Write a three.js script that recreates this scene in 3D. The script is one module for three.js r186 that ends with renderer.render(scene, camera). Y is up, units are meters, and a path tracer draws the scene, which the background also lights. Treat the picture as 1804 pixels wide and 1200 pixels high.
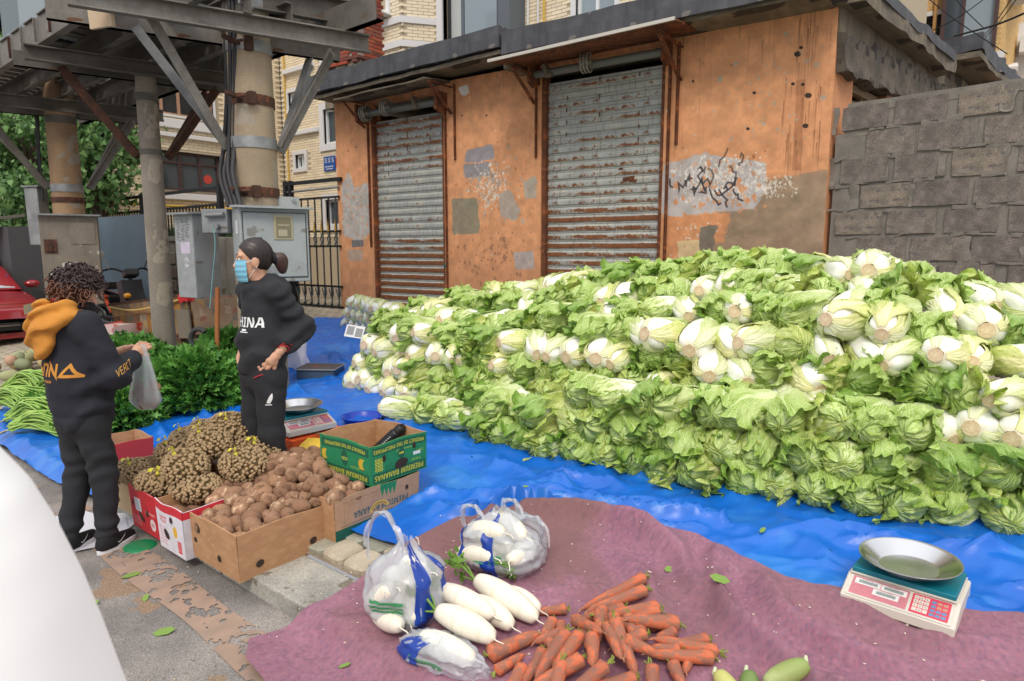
import * as THREE from 'three';
import { mergeGeometries, mergeVertices, toCreasedNormals } from 'three/addons/utils/BufferGeometryUtils.js';
import { RoundedBoxGeometry } from 'three/addons/geometries/RoundedBoxGeometry.js';

// ---------- camera, sky, sun, exposure ----------
const scene = new THREE.Scene();
const camera = new THREE.PerspectiveCamera(55.11, 1024 / 681, 0.05, 400);
camera.position.set(2.547, 1.66, 1.531);
{
  const p = THREE.MathUtils.degToRad(7.92);
  camera.lookAt(2.547 - 0.627 * Math.cos(p), 1.66 - Math.sin(p), 1.531 - 0.779 * Math.cos(p));
}
camera.focus = 4.6; camera.userData.fStop = 3.5;
scene.add(camera);
const renderer = new THREE.WebGLRenderer({ antialias: true });
renderer.toneMapping = THREE.LinearToneMapping;
renderer.toneMappingExposure = 1.18;
renderer.shadowMap.enabled = true;
{
  const W = 256, H = 128, d = new Float32Array(W * H * 4);
  for (let j = 0; j < H; j++) for (let i = 0; i < W; i++) {
    const el = (j + 0.5) / H * 180 - 90, k = Math.max(0, Math.min(1, el / 70)), o = (j * W + i) * 4;
    const a = i / W * 6.2832, c = 1 + 0.05 * Math.sin(a * 3 + el * 0.06) + 0.03 * Math.sin(a * 7 - el * 0.11 + 1);
    const b = (el < 0 ? 0.35 : (0.66 + 0.66 * k) * c);
    d[o] = b * 0.985; d[o + 1] = b * 1.0; d[o + 2] = b * 1.035; d[o + 3] = 1;
  }
  const t = new THREE.DataTexture(d, W, H, THREE.RGBAFormat, THREE.FloatType);
  t.mapping = THREE.EquirectangularReflectionMapping; t.magFilter = t.minFilter = THREE.LinearFilter; t.needsUpdate = true;
  scene.background = t; scene.environment = t;
}
const sun = new THREE.DirectionalLight(0xfff3e2, 1.5);
sun.position.set(7, 15, 9); sun.target.position.set(0, 0, -2); scene.add(sun, sun.target);
sun.castShadow = true; sun.shadow.radius = 32; sun.shadow.mapSize.set(2048, 2048);
Object.assign(sun.shadow.camera, { left: -20, right: 20, top: 20, bottom: -20, near: 1, far: 60 });

// ---------- helpers ----------
const { PI, sin, cos, abs, min, max, floor, sqrt, hypot, pow } = Math;
const clamp = (x, a = 0, b = 1) => x < a ? a : x > b ? b : x, lerp = (a, b, t) => a + (b - a) * t;
const ss = (a, b, x) => { const t = clamp((x - a) / (b - a)); return t * t * (3 - 2 * t); };
const rng = (s) => () => { s = (s + 0x6d2b79f5) | 0; let t = Math.imul(s ^ (s >>> 15), 1 | s); t = (t + Math.imul(t ^ (t >>> 7), 61 | t)) ^ t; return ((t ^ (t >>> 14)) >>> 0) / 4294967296; };
const V = (x, y, z) => new THREE.Vector3(x, y, z);
const hsh = (x, y, s) => { let h = Math.imul(x, 374761393) + Math.imul(y, 668265263) + Math.imul(s, 974711) | 0; h = Math.imul(h ^ (h >>> 13), 1274126177); return ((h ^ (h >>> 16)) >>> 0) / 4294967296; };
function vn(x, y, s, P = 0) { // value noise, tileable with period P
  const ix = floor(x), iy = floor(y), fx = x - ix, fy = y - iy, u = fx * fx * (3 - 2 * fx), v = fy * fy * (3 - 2 * fy), w = (a) => P ? ((a % P) + P) % P : a;
  const a = hsh(w(ix), w(iy), s), b = hsh(w(ix + 1), w(iy), s), c = hsh(w(ix), w(iy + 1), s), e = hsh(w(ix + 1), w(iy + 1), s);
  return a + (b - a) * u + (c - a) * v + (a - b - c + e) * u * v;
}
function F(x, y, s, o = 4, P = 0) { let r = 0, a = 0.5, t = 0; for (let i = 0; i < o; i++) { r += a * vn(x, y, s + i, P); t += a; a *= 0.5; x *= 2; y *= 2; P *= 2; } return r / t; }
function n3(x, y, z) { // smooth 3d noise -1..1
  const h = (a, b, c) => hsh(a + c * 57, b - c * 131, 7), ix = floor(x), iy = floor(y), iz = floor(z), s = (t) => t * t * (3 - 2 * t), u = s(x - ix), v = s(y - iy), w = s(z - iz);
  const l = (k) => lerp(lerp(h(ix, iy, k), h(ix + 1, iy, k), u), lerp(h(ix, iy + 1, k), h(ix + 1, iy + 1, k), u), v);
  return lerp(l(iz), l(iz + 1), w) * 2 - 1;
}
function worley(x, y, P, s) { let a = 9, b = 9; const ix = floor(x), iy = floor(y); for (let j = -1; j < 2; j++) for (let i = -1; i < 2; i++) { const cx = ((ix + i) % P + P) % P, cy = ((iy + j) % P + P) % P, d = hypot(ix + i + hsh(cx, cy, s) - x, iy + j + hsh(cx, cy, s + 9) - y); if (d < a) { b = a; a = d; } else if (d < b) b = d; } return [a, b]; }
function dataTex(n, fn, srgb = true, m = n) {
  const d = new Uint8Array(n * m * 4);
  for (let j = 0; j < m; j++) for (let i = 0; i < n; i++) { const c = fn(i / n, j / m), o = (j * n + i) * 4; if (c.length) { d[o] = clamp(c[0], 0, 255); d[o + 1] = clamp(c[1], 0, 255); d[o + 2] = clamp(c[2], 0, 255); } else d[o] = d[o + 1] = d[o + 2] = clamp(c * 255, 0, 255); d[o + 3] = 255; }
  const t = new THREE.DataTexture(d, n, m); t.wrapS = t.wrapT = THREE.RepeatWrapping; t.magFilter = t.minFilter = THREE.LinearFilter; if (srgb) t.colorSpace = THREE.SRGBColorSpace; t.needsUpdate = true; return t;
}
function canvasTex(w, h, draw, grain = 0, seed = 5) {
  const c = document.createElement('canvas'); c.width = w; c.height = h; const g = c.getContext('2d'); draw(g, w, h);
  if (grain) { const im = g.getImageData(0, 0, w, h), d = im.data; for (let j = 0; j < h; j++) for (let i = 0; i < w; i++) { const k = 1 + grain * ((hsh(i, j, seed) - 0.5) * 0.7 + (F(i / 24, j / 24, seed, 3) - 0.5) * 1.6), o = (j * w + i) * 4; d[o] *= k; d[o + 1] *= k; d[o + 2] *= k; } g.putImageData(im, 0, 0); }
  const t = new THREE.CanvasTexture(c); t.colorSpace = THREE.SRGBColorSpace; t.wrapS = t.wrapT = THREE.RepeatWrapping; return t;
}
const rep = (t, x, y = x) => { const c = t.clone(); c.repeat.set(x, y); c.needsUpdate = true; return c; };
const M = (o) => new THREE.MeshStandardMaterial({ roughness: 0.8, ...o });
const rgb = (r, g, b) => new THREE.Color().setRGB(r / 255, g / 255, b / 255, THREE.SRGBColorSpace);
// mottled material: sRGB base, strength, metres per tile
const mixc = (a, b, t) => [lerp(a[0], b[0], t), lerp(a[1], b[1], t), lerp(a[2], b[2], t)];
let neutral = null;
function mottle(A, B, { n = 256, f = 6, s = 1, tile = 1, sp = 0.12, streak = 0, C = null, ct = 0.62, bump = 0.003, rough = 0.85, metal = 0, o = {} } = {}) {
  if (n <= 128) { neutral ||= dataTex(256, (u, v) => 255 * (0.72 + 0.3 * F(u * 6, v * 6, 3, 5, 6) + 0.1 * (hsh(floor(u * 256), floor(v * 256), 1) - 0.5))); const q = neutral.clone(); q.repeat.set(1 / tile, 1 / tile); q.needsUpdate = true; return M({ color: rgb((A[0] + B[0]) * 0.535, (A[1] + B[1]) * 0.535, (A[2] + B[2]) * 0.535), map: q, roughness: rough, metalness: metal, bumpMap: bump ? q : null, bumpScale: bump, ...o }); }
  const t = dataTex(n, (u, v) => { let k = F(u * f, v * f, s, 5, f); if (streak) k = lerp(k, F(u * f * 4, v * 2, s + 30, 4, 2 * f > 0 ? (f * 4) : 0), streak * 0.7); let c = mixc(A, B, clamp((k - 0.25) * 2)); if (C) { const q = F(u * f * 1.5 + 3, v * f * 1.5, s + 50, 4, 0) * ss(0, 0.08, min(u, 1 - u, v, 1 - v)); c = mixc(c, C, ss(ct, ct + 0.06, q)); } const g = 1 + sp * (hsh(floor(u * n), floor(v * n), s) - 0.5) * 2; return [c[0] * g, c[1] * g, c[2] * g]; });
  t.repeat.set(1 / tile, 1 / tile);
  const p = { map: t, roughness: rough, metalness: metal, ...o }; if (bump) { p.bumpMap = t; p.bumpScale = bump; }
  return M(p);
}
const names = {};
const numbered = (n) => { const k = names[n] = (names[n] ?? -1) + 1; return k ? n + '_' + String(k).padStart(3, '0') : n; };
function mesh(name, geo, m, parent, pos, rot) { const o = new THREE.Mesh(geo, m); o.name = name; o.castShadow = o.receiveShadow = true; if (pos) o.position.set(...pos); if (rot) o.rotation.set(...rot); (parent || scene).add(o); return o; }
function tag(o, label, category, group) { if (label) o.userData.label = label; if (category) o.userData.category = category; if (group) o.userData.group = group; return o; }
function thing(name, label, category, pos = [0, 0, 0], ry = 0, group) { const o = new THREE.Group(); o.name = numbered(name); o.position.set(...pos); o.rotation.y = ry; scene.add(o); return tag(o, label, category, group); }
function struct(name, label, parent) { const o = new THREE.Group(); o.name = name; o.userData.kind = 'structure'; if (label) o.userData.label = label; (parent || scene).add(o); return o; }
const part = (name, parent, pos = [0, 0, 0], rot = [0, 0, 0]) => { const o = new THREE.Group(); o.name = name; o.position.set(...pos); o.rotation.set(...rot); parent.add(o); return o; };
const G = (x, z) => z > 0 ? 0 : 0.07 + 0.1 * min(-z, 6);
function ni(g) { return g.index ? g.toNonIndexed() : g; }
function merge(list) { const l = list.map((g) => { g = ni(g); for (const k of Object.keys(g.attributes)) if (!['position', 'normal', 'uv'].includes(k)) g.deleteAttribute(k); if (!g.attributes.uv) g.setAttribute('uv', new THREE.BufferAttribute(new Float32Array(g.attributes.position.count * 2), 2)); return g; }); return mergeGeometries(l); }
function uvm(g, s = 1) { // uv in metres by dominant normal
  g = ni(g); const p = g.attributes.position, n = g.attributes.normal, uv = new Float32Array(p.count * 2);
  for (let i = 0; i < p.count; i += 3) { let a = 0, b = 0, c = 0; for (let k = 0; k < 3; k++) { a += n.getX(i + k); b += n.getY(i + k); c += n.getZ(i + k); } a = abs(a); b = abs(b); c = abs(c); for (let k = i; k < i + 3; k++) { const x = p.getX(k), y = p.getY(k), z = p.getZ(k); let u, v; if (a >= b && a >= c) { u = z; v = y; } else if (b >= c) { u = x; v = z; } else { u = x; v = y; } uv[k * 2] = u * s; uv[k * 2 + 1] = v * s; } }
  g.setAttribute('uv', new THREE.BufferAttribute(uv, 2)); return g;
}
function xf(g, pos = [0, 0, 0], rot = [0, 0, 0], sc) { const m = new THREE.Matrix4().compose(V(...pos), new THREE.Quaternion().setFromEuler(new THREE.Euler(...rot)), sc ? V(...sc) : V(1, 1, 1)); return g.clone().applyMatrix4(m); }
function box(w, h, d, pos = [0, 0, 0], rot = [0, 0, 0], r = 0, seg = 1) { const g = r ? new RoundedBoxGeometry(w, h, d, seg, min(r, w / 2.01, h / 2.01, d / 2.01)) : new THREE.BoxGeometry(w, h, d); return xf(uvm(g), pos, rot); }
function bar(a, b, w, h, roll = 0, r = 0) { a = V(...a); b = V(...b); const L = a.distanceTo(b), g = box(w, h, L, [0, 0, 0], [0, 0, roll], r); const q = new THREE.Matrix4().lookAt(b, a, abs(b.y - a.y) > L * 0.999 ? V(0, 0, 1) : V(0, 1, 0)); g.applyMatrix4(q); g.translate((a.x + b.x) / 2, (a.y + b.y) / 2, (a.z + b.z) / 2); return g; }
function rod(a, b, r0, r1 = r0, seg = 10, open = false) { a = V(...a); b = V(...b); const L = a.distanceTo(b), g = new THREE.CylinderGeometry(r1, r0, L, seg, 1, open); const uv = g.attributes.uv; for (let i = 0; i < uv.count; i++) uv.setXY(i, uv.getX(i) * 6.28 * max(r0, r1), uv.getY(i) * L); g.applyQuaternion(new THREE.Quaternion().setFromUnitVectors(V(0, 1, 0), b.clone().sub(a).normalize())); g.translate((a.x + b.x) / 2, (a.y + b.y) / 2, (a.z + b.z) / 2); return g; }
function tube(pts, r, seg = 24, rs = 6, closed = false) { return new THREE.TubeGeometry(new THREE.CatmullRomCurve3(pts.map((p) => V(...p)), closed), seg, r, rs, closed); }
function lathe(pts, seg = 32) { return new THREE.LatheGeometry(pts.map((p) => new THREE.Vector2(...p)), seg); }
function ell(rx, ry, rz, pos = [0, 0, 0], rot = [0, 0, 0], a = 14, b = 10) { return xf(new THREE.SphereGeometry(1, a, b), pos, rot, [rx, ry, rz]); }
function extr(pts, depth, pos = [0, 0, 0], rot = [0, 0, 0], bev = 0) { const s = new THREE.Shape(pts.map((p) => new THREE.Vector2(...p))); return xf(uvm(new THREE.ExtrudeGeometry(s, { depth, bevelEnabled: !!bev, bevelSize: bev, bevelThickness: bev, bevelSegments: 1, curveSegments: 6 })), pos, rot); }
function grid(nu, nv, fn, wrapU = false) { // fn(u,v)->[x,y,z,(s,t)]
  const p = [], uv = [], idx = []; for (let j = 0; j <= nv; j++) for (let i = 0; i <= nu; i++) { const q = fn(i / nu, j / nv); p.push(q[0], q[1], q[2]); uv.push(q[3] ?? i / nu, q[4] ?? j / nv); }
  for (let j = 0; j < nv; j++) for (let i = 0; i < nu; i++) { const a = j * (nu + 1) + i, b = a + 1, c = a + nu + 1, d = c + 1; idx.push(a, b, d, a, d, c); }
  const g = new THREE.BufferGeometry(); g.setAttribute('position', new THREE.Float32BufferAttribute(p, 3)); g.setAttribute('uv', new THREE.Float32BufferAttribute(uv, 2)); g.setIndex(idx); g.computeVertexNormals();
  if (wrapU) { const n = g.attributes.normal; for (let j = 0; j <= nv; j++) { const a = j * (nu + 1), b = a + nu, x = n.getX(a) + n.getX(b), y = n.getY(a) + n.getY(b), z = n.getZ(a) + n.getZ(b), l = hypot(x, y, z) || 1; n.setXYZ(a, x / l, y / l, z / l); n.setXYZ(b, x / l, y / l, z / l); } }
  return g;
}
function inst(name, geo, m, parent, mats, cols) { const o = new THREE.InstancedMesh(geo, m, mats.length); mats.forEach((q, i) => o.setMatrixAt(i, q)); if (cols) cols.forEach((c, i) => o.setColorAt(i, c)); o.name = name; o.castShadow = o.receiveShadow = true; o.userData.kind = 'stuff'; (parent || scene).add(o); return o; }
const TR = (pos, rot = [0, 0, 0], sc = [1, 1, 1]) => new THREE.Matrix4().compose(V(...pos), new THREE.Quaternion().setFromEuler(new THREE.Euler(...rot)), V(...(sc.length ? sc : [sc, sc, sc])));
function inPoly(x, y, P) { let c = false; for (let i = 0, j = P.length - 1; i < P.length; j = i++) { const [a, b] = P[i], [d, e] = P[j]; if ((b > y) !== (e > y) && x < (d - a) * (y - b) / (e - b) + a) c = !c; } return c; }
function nearPoly(x, y, P) { let best = 1e9, r = null; for (let i = 0, j = P.length - 1; i < P.length; j = i++) { const [a, b] = P[j], [d, e] = P[i], t = clamp(((x - a) * (d - a) + (y - b) * (e - b)) / ((d - a) ** 2 + (e - b) ** 2)), qx = a + (d - a) * t, qy = b + (e - b) * t, k = hypot(qx - x, qy - y); if (k < best) { best = k; r = [qx, qy]; } } return [r, best]; }
function polyLineDist(x, z, L) { let best = 9, bt = 0; for (let i = 0; i < L.length - 1; i++) { const [a, b] = L[i], [d, e] = L[i + 1], t = clamp(((x - a) * (d - a) + (z - b) * (e - b)) / ((d - a) ** 2 + (e - b) ** 2)), k = hypot(a + (d - a) * t - x, b + (e - b) * t - z); if (k < best) { best = k; bt = (i + t) / (L.length - 1); } } return [best, bt]; }
function cloth(P, step, hf, round = 3) { // heightfield sheet over polygon P
  for (let k = 0; k < round; k++) { const Q = []; P.forEach((p, i) => { const q = P[(i + 1) % P.length]; Q.push([p[0] * 0.75 + q[0] * 0.25, p[1] * 0.75 + q[1] * 0.25], [p[0] * 0.25 + q[0] * 0.75, p[1] * 0.25 + q[1] * 0.75]); }); P = Q; }
  const xs = P.map((p) => p[0]), zs = P.map((p) => p[1]), x0 = min(...xs) - step, z0 = min(...zs) - step, nx = Math.ceil((max(...xs) - x0) / step) + 1, nz = Math.ceil((max(...zs) - z0) / step) + 1, inn = new Uint8Array((nx + 1) * (nz + 1)), id = new Int32Array((nx + 1) * (nz + 1)).fill(-1), p = [], uv = [], idx = [];
  for (let j = 0; j <= nz; j++) for (let i = 0; i <= nx; i++) inn[j * (nx + 1) + i] = inPoly(x0 + i * step, z0 + j * step, P) ? 1 : 0;
  const vert = (i, j) => { const k = j * (nx + 1) + i; if (id[k] >= 0) return id[k]; let x = x0 + i * step, z = z0 + j * step; if (!inn[k]) [x, z] = nearPoly(x, z, P)[0]; id[k] = p.length / 3; p.push(x, hf(x, z), z); uv.push(x, z); return id[k]; };
  for (let j = 0; j < nz; j++) for (let i = 0; i < nx; i++) { const k = j * (nx + 1) + i; if (inn[k] + inn[k + 1] + inn[k + nx + 1] + inn[k + nx + 2] >= 1) { const a = vert(i, j), b = vert(i + 1, j), c = vert(i, j + 1), d = vert(i + 1, j + 1); idx.push(a, c, b, b, c, d); } }
  const g = new THREE.BufferGeometry(); g.setAttribute('position', new THREE.Float32BufferAttribute(p, 3)); g.setAttribute('uv', new THREE.Float32BufferAttribute(uv, 2)); g.setIndex(idx); g.computeVertexNormals(); return g;
}

// ---------- ground: road, sidewalk, kerb, pavers ----------
const road = struct('road', 'grey asphalt road with grit and dirt');
{
  const m = mottle([112, 108, 106], [150, 143, 137], { n: 1024, f: 8, s: 3, tile: 2.2, sp: 0.3, C: [140, 118, 98], ct: 0.6, bump: 0.006, rough: 0.95 });
  const g = new THREE.PlaneGeometry(400, 200, 1, 1); g.rotateX(-PI / 2); g.translate(0, 0, 100); mesh('asphalt', uvm(g), m, road);
  const r = rng(4), bits = []; for (let i = 0; i < 900; i++) { const s = 0.002 + 0.005 * r() * r(); bits.push(TR([-3 + 4.5 * r(), 0.001, 0.05 + 2.2 * r()], [r() * 6, r() * 6, 0], [s * 1.5, s, s])); }
  inst('grit', new THREE.IcosahedronGeometry(1, 0), M({ color: rgb(150, 140, 128) }), road, bits, bits.map(() => { const k = 0.5 + r(); return new THREE.Color(k, k * 0.97, k * 0.9); }));
}
const marking = struct('road_marking', 'worn orange painted strip along the road beside the kerb');
{
  const al = dataTex(512, (u, v) => { const k = F(u * 8, v * 8, 21, 6, 8), e = F(u * 24, v * 24, 28, 3, 24); return 255 * clamp(ss(0.44, 0.6, k * 0.45 + e * 0.55) * 0.8); }, false); al.repeat.set(1.1, 1.1);
  const e = dataTex(256, (u, v) => mixc([170, 142, 124], [140, 122, 110], F(u * 14, v * 8, 6, 4, 8) + 0.3 * (hsh(floor(u * 256), floor(v * 256), 2) - 0.5)));
  const m = M({ map: e, alphaMap: al, transparent: true, roughness: 0.95, side: THREE.DoubleSide });
  const g = grid(60, 4, (u, v) => { const x = lerp(-2.2, 1.4, u), w = 0.2 + 0.02 * sin(x * 5); return [x, 0.004, 0.245 + (v - 0.5) * w + 0.006 * sin(x * 3) + 0.02 * x, x, v * 0.2]; }); g.scale(1, 1, 1);
  mesh('painted_strip', g, m, marking);
}
const side = struct('sidewalk', 'paved sidewalk rising gently from the kerb to the buildings');
{
  const m = mottle([120, 108, 94], [158, 146, 128], { n: 512, f: 8, s: 8, tile: 1.5, sp: 0.2, bump: 0.004 });
  const g = grid(60, 70, (u, v) => { const x = lerp(-60, 30, u), z = -0.3 - 60 * v * v; return [x, G(x, z) - 0.004, z, x, z]; }); mesh('paving_bed', g, m, side);
  const kt = [0, 1, 2].map((i) => mottle([138, 136, 130], [172, 168, 158], { f: 6, s: 40 + i, tile: 0.9, sp: 0.18, C: [120, 112, 100], bump: 0.003 }));
  const r = rng(12);
  for (let i = 0; i < 16; i++) { const x = -12.8 + i * 0.87; const k = box(0.86, 0.2, 0.3, [x + 0.43, -0.02 + 0.004 * r(), -0.155 + 0.006 * r()], [0, 0.01 * (r() - 0.5), 0.004 * (r() - 0.5)], 0.012); mesh('kerb_stone', k, kt[i % 3], side); }
  // interlocking pavers, one by one where they show
  const pm = [0, 1, 2, 3].map((i) => mottle([[164, 162, 146], [172, 162, 142], [150, 152, 138], [182, 170, 150]][i], [[140, 138, 124], [150, 138, 118], [132, 130, 118], [158, 146, 126]][i], { f: 5, s: 60 + i, tile: 0.4, sp: 0.16, bump: 0.002 }));
  const stone = (w, h, s) => { const q = rng(s), P = []; const N = 28; for (let i = 0; i < N; i++) { const a = i / N * 2 * PI, c = cos(a), d = sin(a), k = 1 / pow(pow(abs(c), 14) + pow(abs(d), 14), 1 / 14), wv = 0.97 + 0.035 * sin(a * 4 + 0.8) + 0.025 * (q() - 0.5); P.push([c * k * w / 2 * wv, d * k * h / 2 * wv]); } return extr(P, 0.03, [0, -0.012, 0], [-PI / 2, 0, 0], 0.005); };
  const gs = [0, 1, 2, 3].map((i) => stone(i % 2 ? 0.205 : 0.16, 0.155 + 0.006 * (i > 1), i + 3));
  let n = 0; for (let j = 0; j < 4; j++) { let x = -0.42 - 0.07 * j; while (x < 1.3) { const k = floor(r() * 4), w = k % 2 ? 0.216 : 0.171; const z = -0.4 - j * 0.167; const o = mesh('paver', gs[k], pm[floor(r() * 4)], side, [x + w / 2, G(0, z) + 0.004 * r(), z], [0.1, 0.12 * (r() - 0.5), 0]); x += w; n++; } }
  // small setts of the yard further back
  const ms = [], cs = []; for (let z = -0.42; z > -6.4; z -= 0.125) for (let x = -13.5 + ((floor(-z / 0.125) % 2) * 0.12); x < -3.6; x += 0.245) { if (x > -4.6 - 0 * z && z > -2.8) continue; ms.push(TR([x, G(x, z) + 0.006 + 0.004 * r(), z], [0.1 + 0.02 * (r() - 0.5), 0.03 * (r() - 0.5), 0.02 * (r() - 0.5)])); const k = 0.85 + 0.3 * r(); cs.push(new THREE.Color(k, k * (0.97 + 0.04 * r()), k * (0.92 + 0.06 * r()))); }
  inst('sett', box(0.232, 0.03, 0.112, [0, -0.01, 0], [0, 0, 0], 0.006), mottle([176, 166, 150], [150, 142, 128], { f: 5, s: 77, tile: 0.5 }), side, ms, cs);
}

// ---------- orange shop ----------
const rustTex = dataTex(512, (u, v) => { const k = F(u * 10, v * 10, 91, 5, 10), q = F(u * 30, v * 30, 95, 3, 30); let c = mixc([70, 42, 30], [128, 74, 44], clamp(k * 1.6 - 0.3)); c = mixc(c, [156, 92, 50], ss(0.6, 0.75, q)); return c; });
const rustM = M({ map: rustTex, roughness: 0.9, bumpMap: rustTex, bumpScale: 0.002 });
const bitumenM = mottle([58, 60, 66], [84, 86, 92], { n: 512, f: 6, s: 101, tile: 1.4, sp: 0.14, streak: 0.6, C: [112, 108, 104], ct: 0.68, bump: 0.01, rough: 0.7 });
const sootM = mottle([86, 80, 70], [132, 120, 102], { n: 512, f: 5, s: 105, tile: 1.6, sp: 0.12, streak: 0.7, C: [58, 52, 46], ct: 0.56, bump: 0.012 });
function slab(w, h, d, seg, amp, seed, pos = [0, 0, 0], rot = [0, 0, 0], fr = 3) { const g = new THREE.BoxGeometry(w, h, d, Math.ceil(w / seg), Math.max(2, Math.ceil(h / seg)), Math.ceil(d / seg)); const p = g.attributes.position; for (let i = 0; i < p.count; i++) { const x = p.getX(i), y = p.getY(i), z = p.getZ(i); p.setXYZ(i, x + amp * n3(x * fr + seed, y * fr, z * fr), y + amp * n3(x * fr, y * fr + seed + 9, z * fr), z + amp * n3(x * fr + 4, y * fr, z * fr + seed)); } g.computeVertexNormals(); return xf(uvm(g), pos, rot); }
const shop = thing('shop_building', 'low orange plastered shop with two rusty roller shutters and black flat roof', 'shop', [-6.969, 0, -5.513], 0.0735);
{
  const S = 2048 / 8, toY = (y) => (4.3 - y) * S;
  const wallTex = canvasTex(2048, 1024, (g, w, h) => {
    g.fillStyle = 'rgb(214,154,112)'; g.fillRect(0, 0, w, h);
    const r = rng(7);
    for (let i = 0; i < 500; i++) { g.globalAlpha = 0.05; g.fillStyle = r() < 0.5 ? 'rgb(218,158,110)' : 'rgb(188,130,90)'; g.beginPath(); g.ellipse(r() * w, r() * h, 20 + r() * 90, 20 + r() * 60, r() * 3, 0, 7); g.fill(); }
    g.globalAlpha = 1;
    const blot = (pts, col, al = 1, jag = 12, n = 3) => { // rough-edged patch
      g.fillStyle = col; for (let k = 0; k < n; k++) { g.globalAlpha = al; g.beginPath(); const P = pts.map(([u, y]) => [u * S, toY(y)]); for (let i = 0; i < P.length; i++) { const a = P[i], b = P[(i + 1) % P.length], L = hypot(b[0] - a[0], b[1] - a[1]), m = max(2, floor(L / 9)); for (let t = 0; t < m; t++) { const f = t / m, o = (F(a[0] / 14 + f * m * 0.6, a[1] / 14 + i * 3 + k * 7, 77, 3) - 0.5) * jag * 3; g.lineTo(lerp(a[0], b[0], f) + o, lerp(a[1], b[1], f) + o * (F(f * m, i, 5, 2) - 0.3) * 2); } } g.closePath(); g.fill(); } g.globalAlpha = 1; };
    const specks = (u0, u1, y0, y1, n, col, s0 = 2, s1 = 9) => { g.fillStyle = col; for (let i = 0; i < n; i++) { const cu = lerp(u0, u1, (r() + r()) / 2), cy = lerp(y0, y1, (r() + r()) / 2), s = s0 + (s1 - s0) * r() * r(); g.globalAlpha = 0.5 + 0.5 * r(); g.beginPath(); for (let k = 0; k < 7; k++) g.lineTo(cu * S + cos(k) * s * (0.5 + r()), toY(cy) + sin(k) * s * (0.5 + r()) * 1.3); g.fill(); } g.globalAlpha = 1; };
    const streaks = (u0, u1, y0, y1, n, col, al) => { for (let i = 0; i < n; i++) { const x = lerp(u0, u1, r()) * S, a = toY(lerp(y0, y1, r())), L = 20 + 120 * r(); const q = g.createLinearGradient(0, a, 0, a + L); q.addColorStop(0, col); q.addColorStop(1, 'rgba(120,80,50,0)'); g.globalAlpha = al * r(); g.fillStyle = q; g.fillRect(x, a, 1 + 3 * r(), L); } g.globalAlpha = 1; };
    streaks(0, 7.7, 4.2, 2.4, 240, 'rgb(130,84,56)', 0.35); streaks(0, 7.7, 4.3, 3.9, 200, 'rgb(84,66,54)', 0.5);
    // left pillar
    blot([[0.12, 2.75], [0.3, 2.95], [0.42, 2.7], [0.8, 2.75], [0.78, 1.95], [0.5, 1.8], [0.12, 1.9]], 'rgb(176,172,168)', 0.75, 10); specks(0.05, 0.8, 1.7, 3.1, 90, 'rgb(206,140,96)'); specks(0.05, 0.8, 1.8, 2.9, 60, 'rgb(200,198,192)', 2, 6);
    blot([[0.32, 1.82], [0.6, 1.82], [0.6, 1.72], [0.32, 1.7]], 'rgb(112,112,116)', 0.8, 3); blot([[0.2, 1.66], [0.58, 1.66], [0.56, 1.47], [0.22, 1.47]], 'rgb(172,158,146)', 0.5, 5);
    // middle pillar
    blot([[2.84, 3.1], [3.3, 3.14], [3.33, 2.95], [3.05, 2.92], [2.8, 2.93]], 'rgb(150,146,152)', 0.8, 6); blot([[2.78, 2.9], [3.24, 2.9], [3.27, 2.72], [2.8, 2.7]], 'rgb(146,142,148)', 0.8, 6);
    specks(2.85, 3.65, 2.2, 2.95, 420, 'rgb(222,216,206)', 1, 6); specks(2.7, 3.9, 2.0, 3.1, 90, 'rgb(170,160,150)', 3, 10);
    blot([[2.55, 2.42], [3.02, 2.4], [3.06, 1.9], [2.56, 1.88]], 'rgb(140,132,112)', 0.75, 8); blot([[3.42, 2.44], [3.6, 2.5], [3.78, 2.2], [3.7, 2.05], [3.45, 2.15]], 'rgb(170,160,152)', 0.6, 8); blot([[3.84, 2.6], [4.04, 2.66], [4.04, 2.36], [3.86, 2.36]], 'rgb(172,164,150)', 0.6, 8);
    blot([[3.67, 1.62], [4.0, 1.64], [4.02, 1.4], [3.7, 1.38]], 'rgb(176,172,172)', 0.9, 4); blot([[2.68, 4.0], [2.86, 4.02], [2.88, 3.9], [2.76, 3.88]], 'rgb(226,220,212)', 0.8, 6); specks(2.5, 4, 1, 2, 70, 'rgb(150,110,86)', 3, 12);
    // right panel
    blot([[6.3, 1.9], [6.5, 2.0], [6.7, 2.25], [7.1, 2.42], [7.7, 2.5], [7.75, 0.6], [5.9, 0.6], [5.9, 1.4], [6.2, 1.55]], 'rgb(150,132,112)', 0.36, 18, 5);
    for (let i = 0; i < 260; i++) { g.globalAlpha = 0.05; g.fillStyle = r() < 0.6 ? 'rgb(84,78,72)' : 'rgb(170,156,138)'; g.beginPath(); g.ellipse((6.5 + 1.2 * r()) * S, toY(0.8 + 1.5 * r()), 8 + 40 * r(), 6 + 20 * r(), 0, 0, 7); g.fill(); } g.globalAlpha = 1;
    blot([[5.86, 2.68], [6.4, 2.76], [7.05, 2.62], [7.06, 2.3], [6.95, 2.12], [6.6, 2.1], [6.0, 2.06], [5.86, 2.1]], 'rgb(184,180,180)', 0.65, 10); specks(5.9, 7.2, 2.2, 2.75, 620, 'rgb(222,217,209)', 1, 6); specks(5.9, 7.2, 2.0, 2.8, 150, 'rgb(208,146,102)', 2, 9); specks(6.8, 7.45, 2.22, 2.5, 200, 'rgb(220,214,204)', 1, 5);
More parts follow.
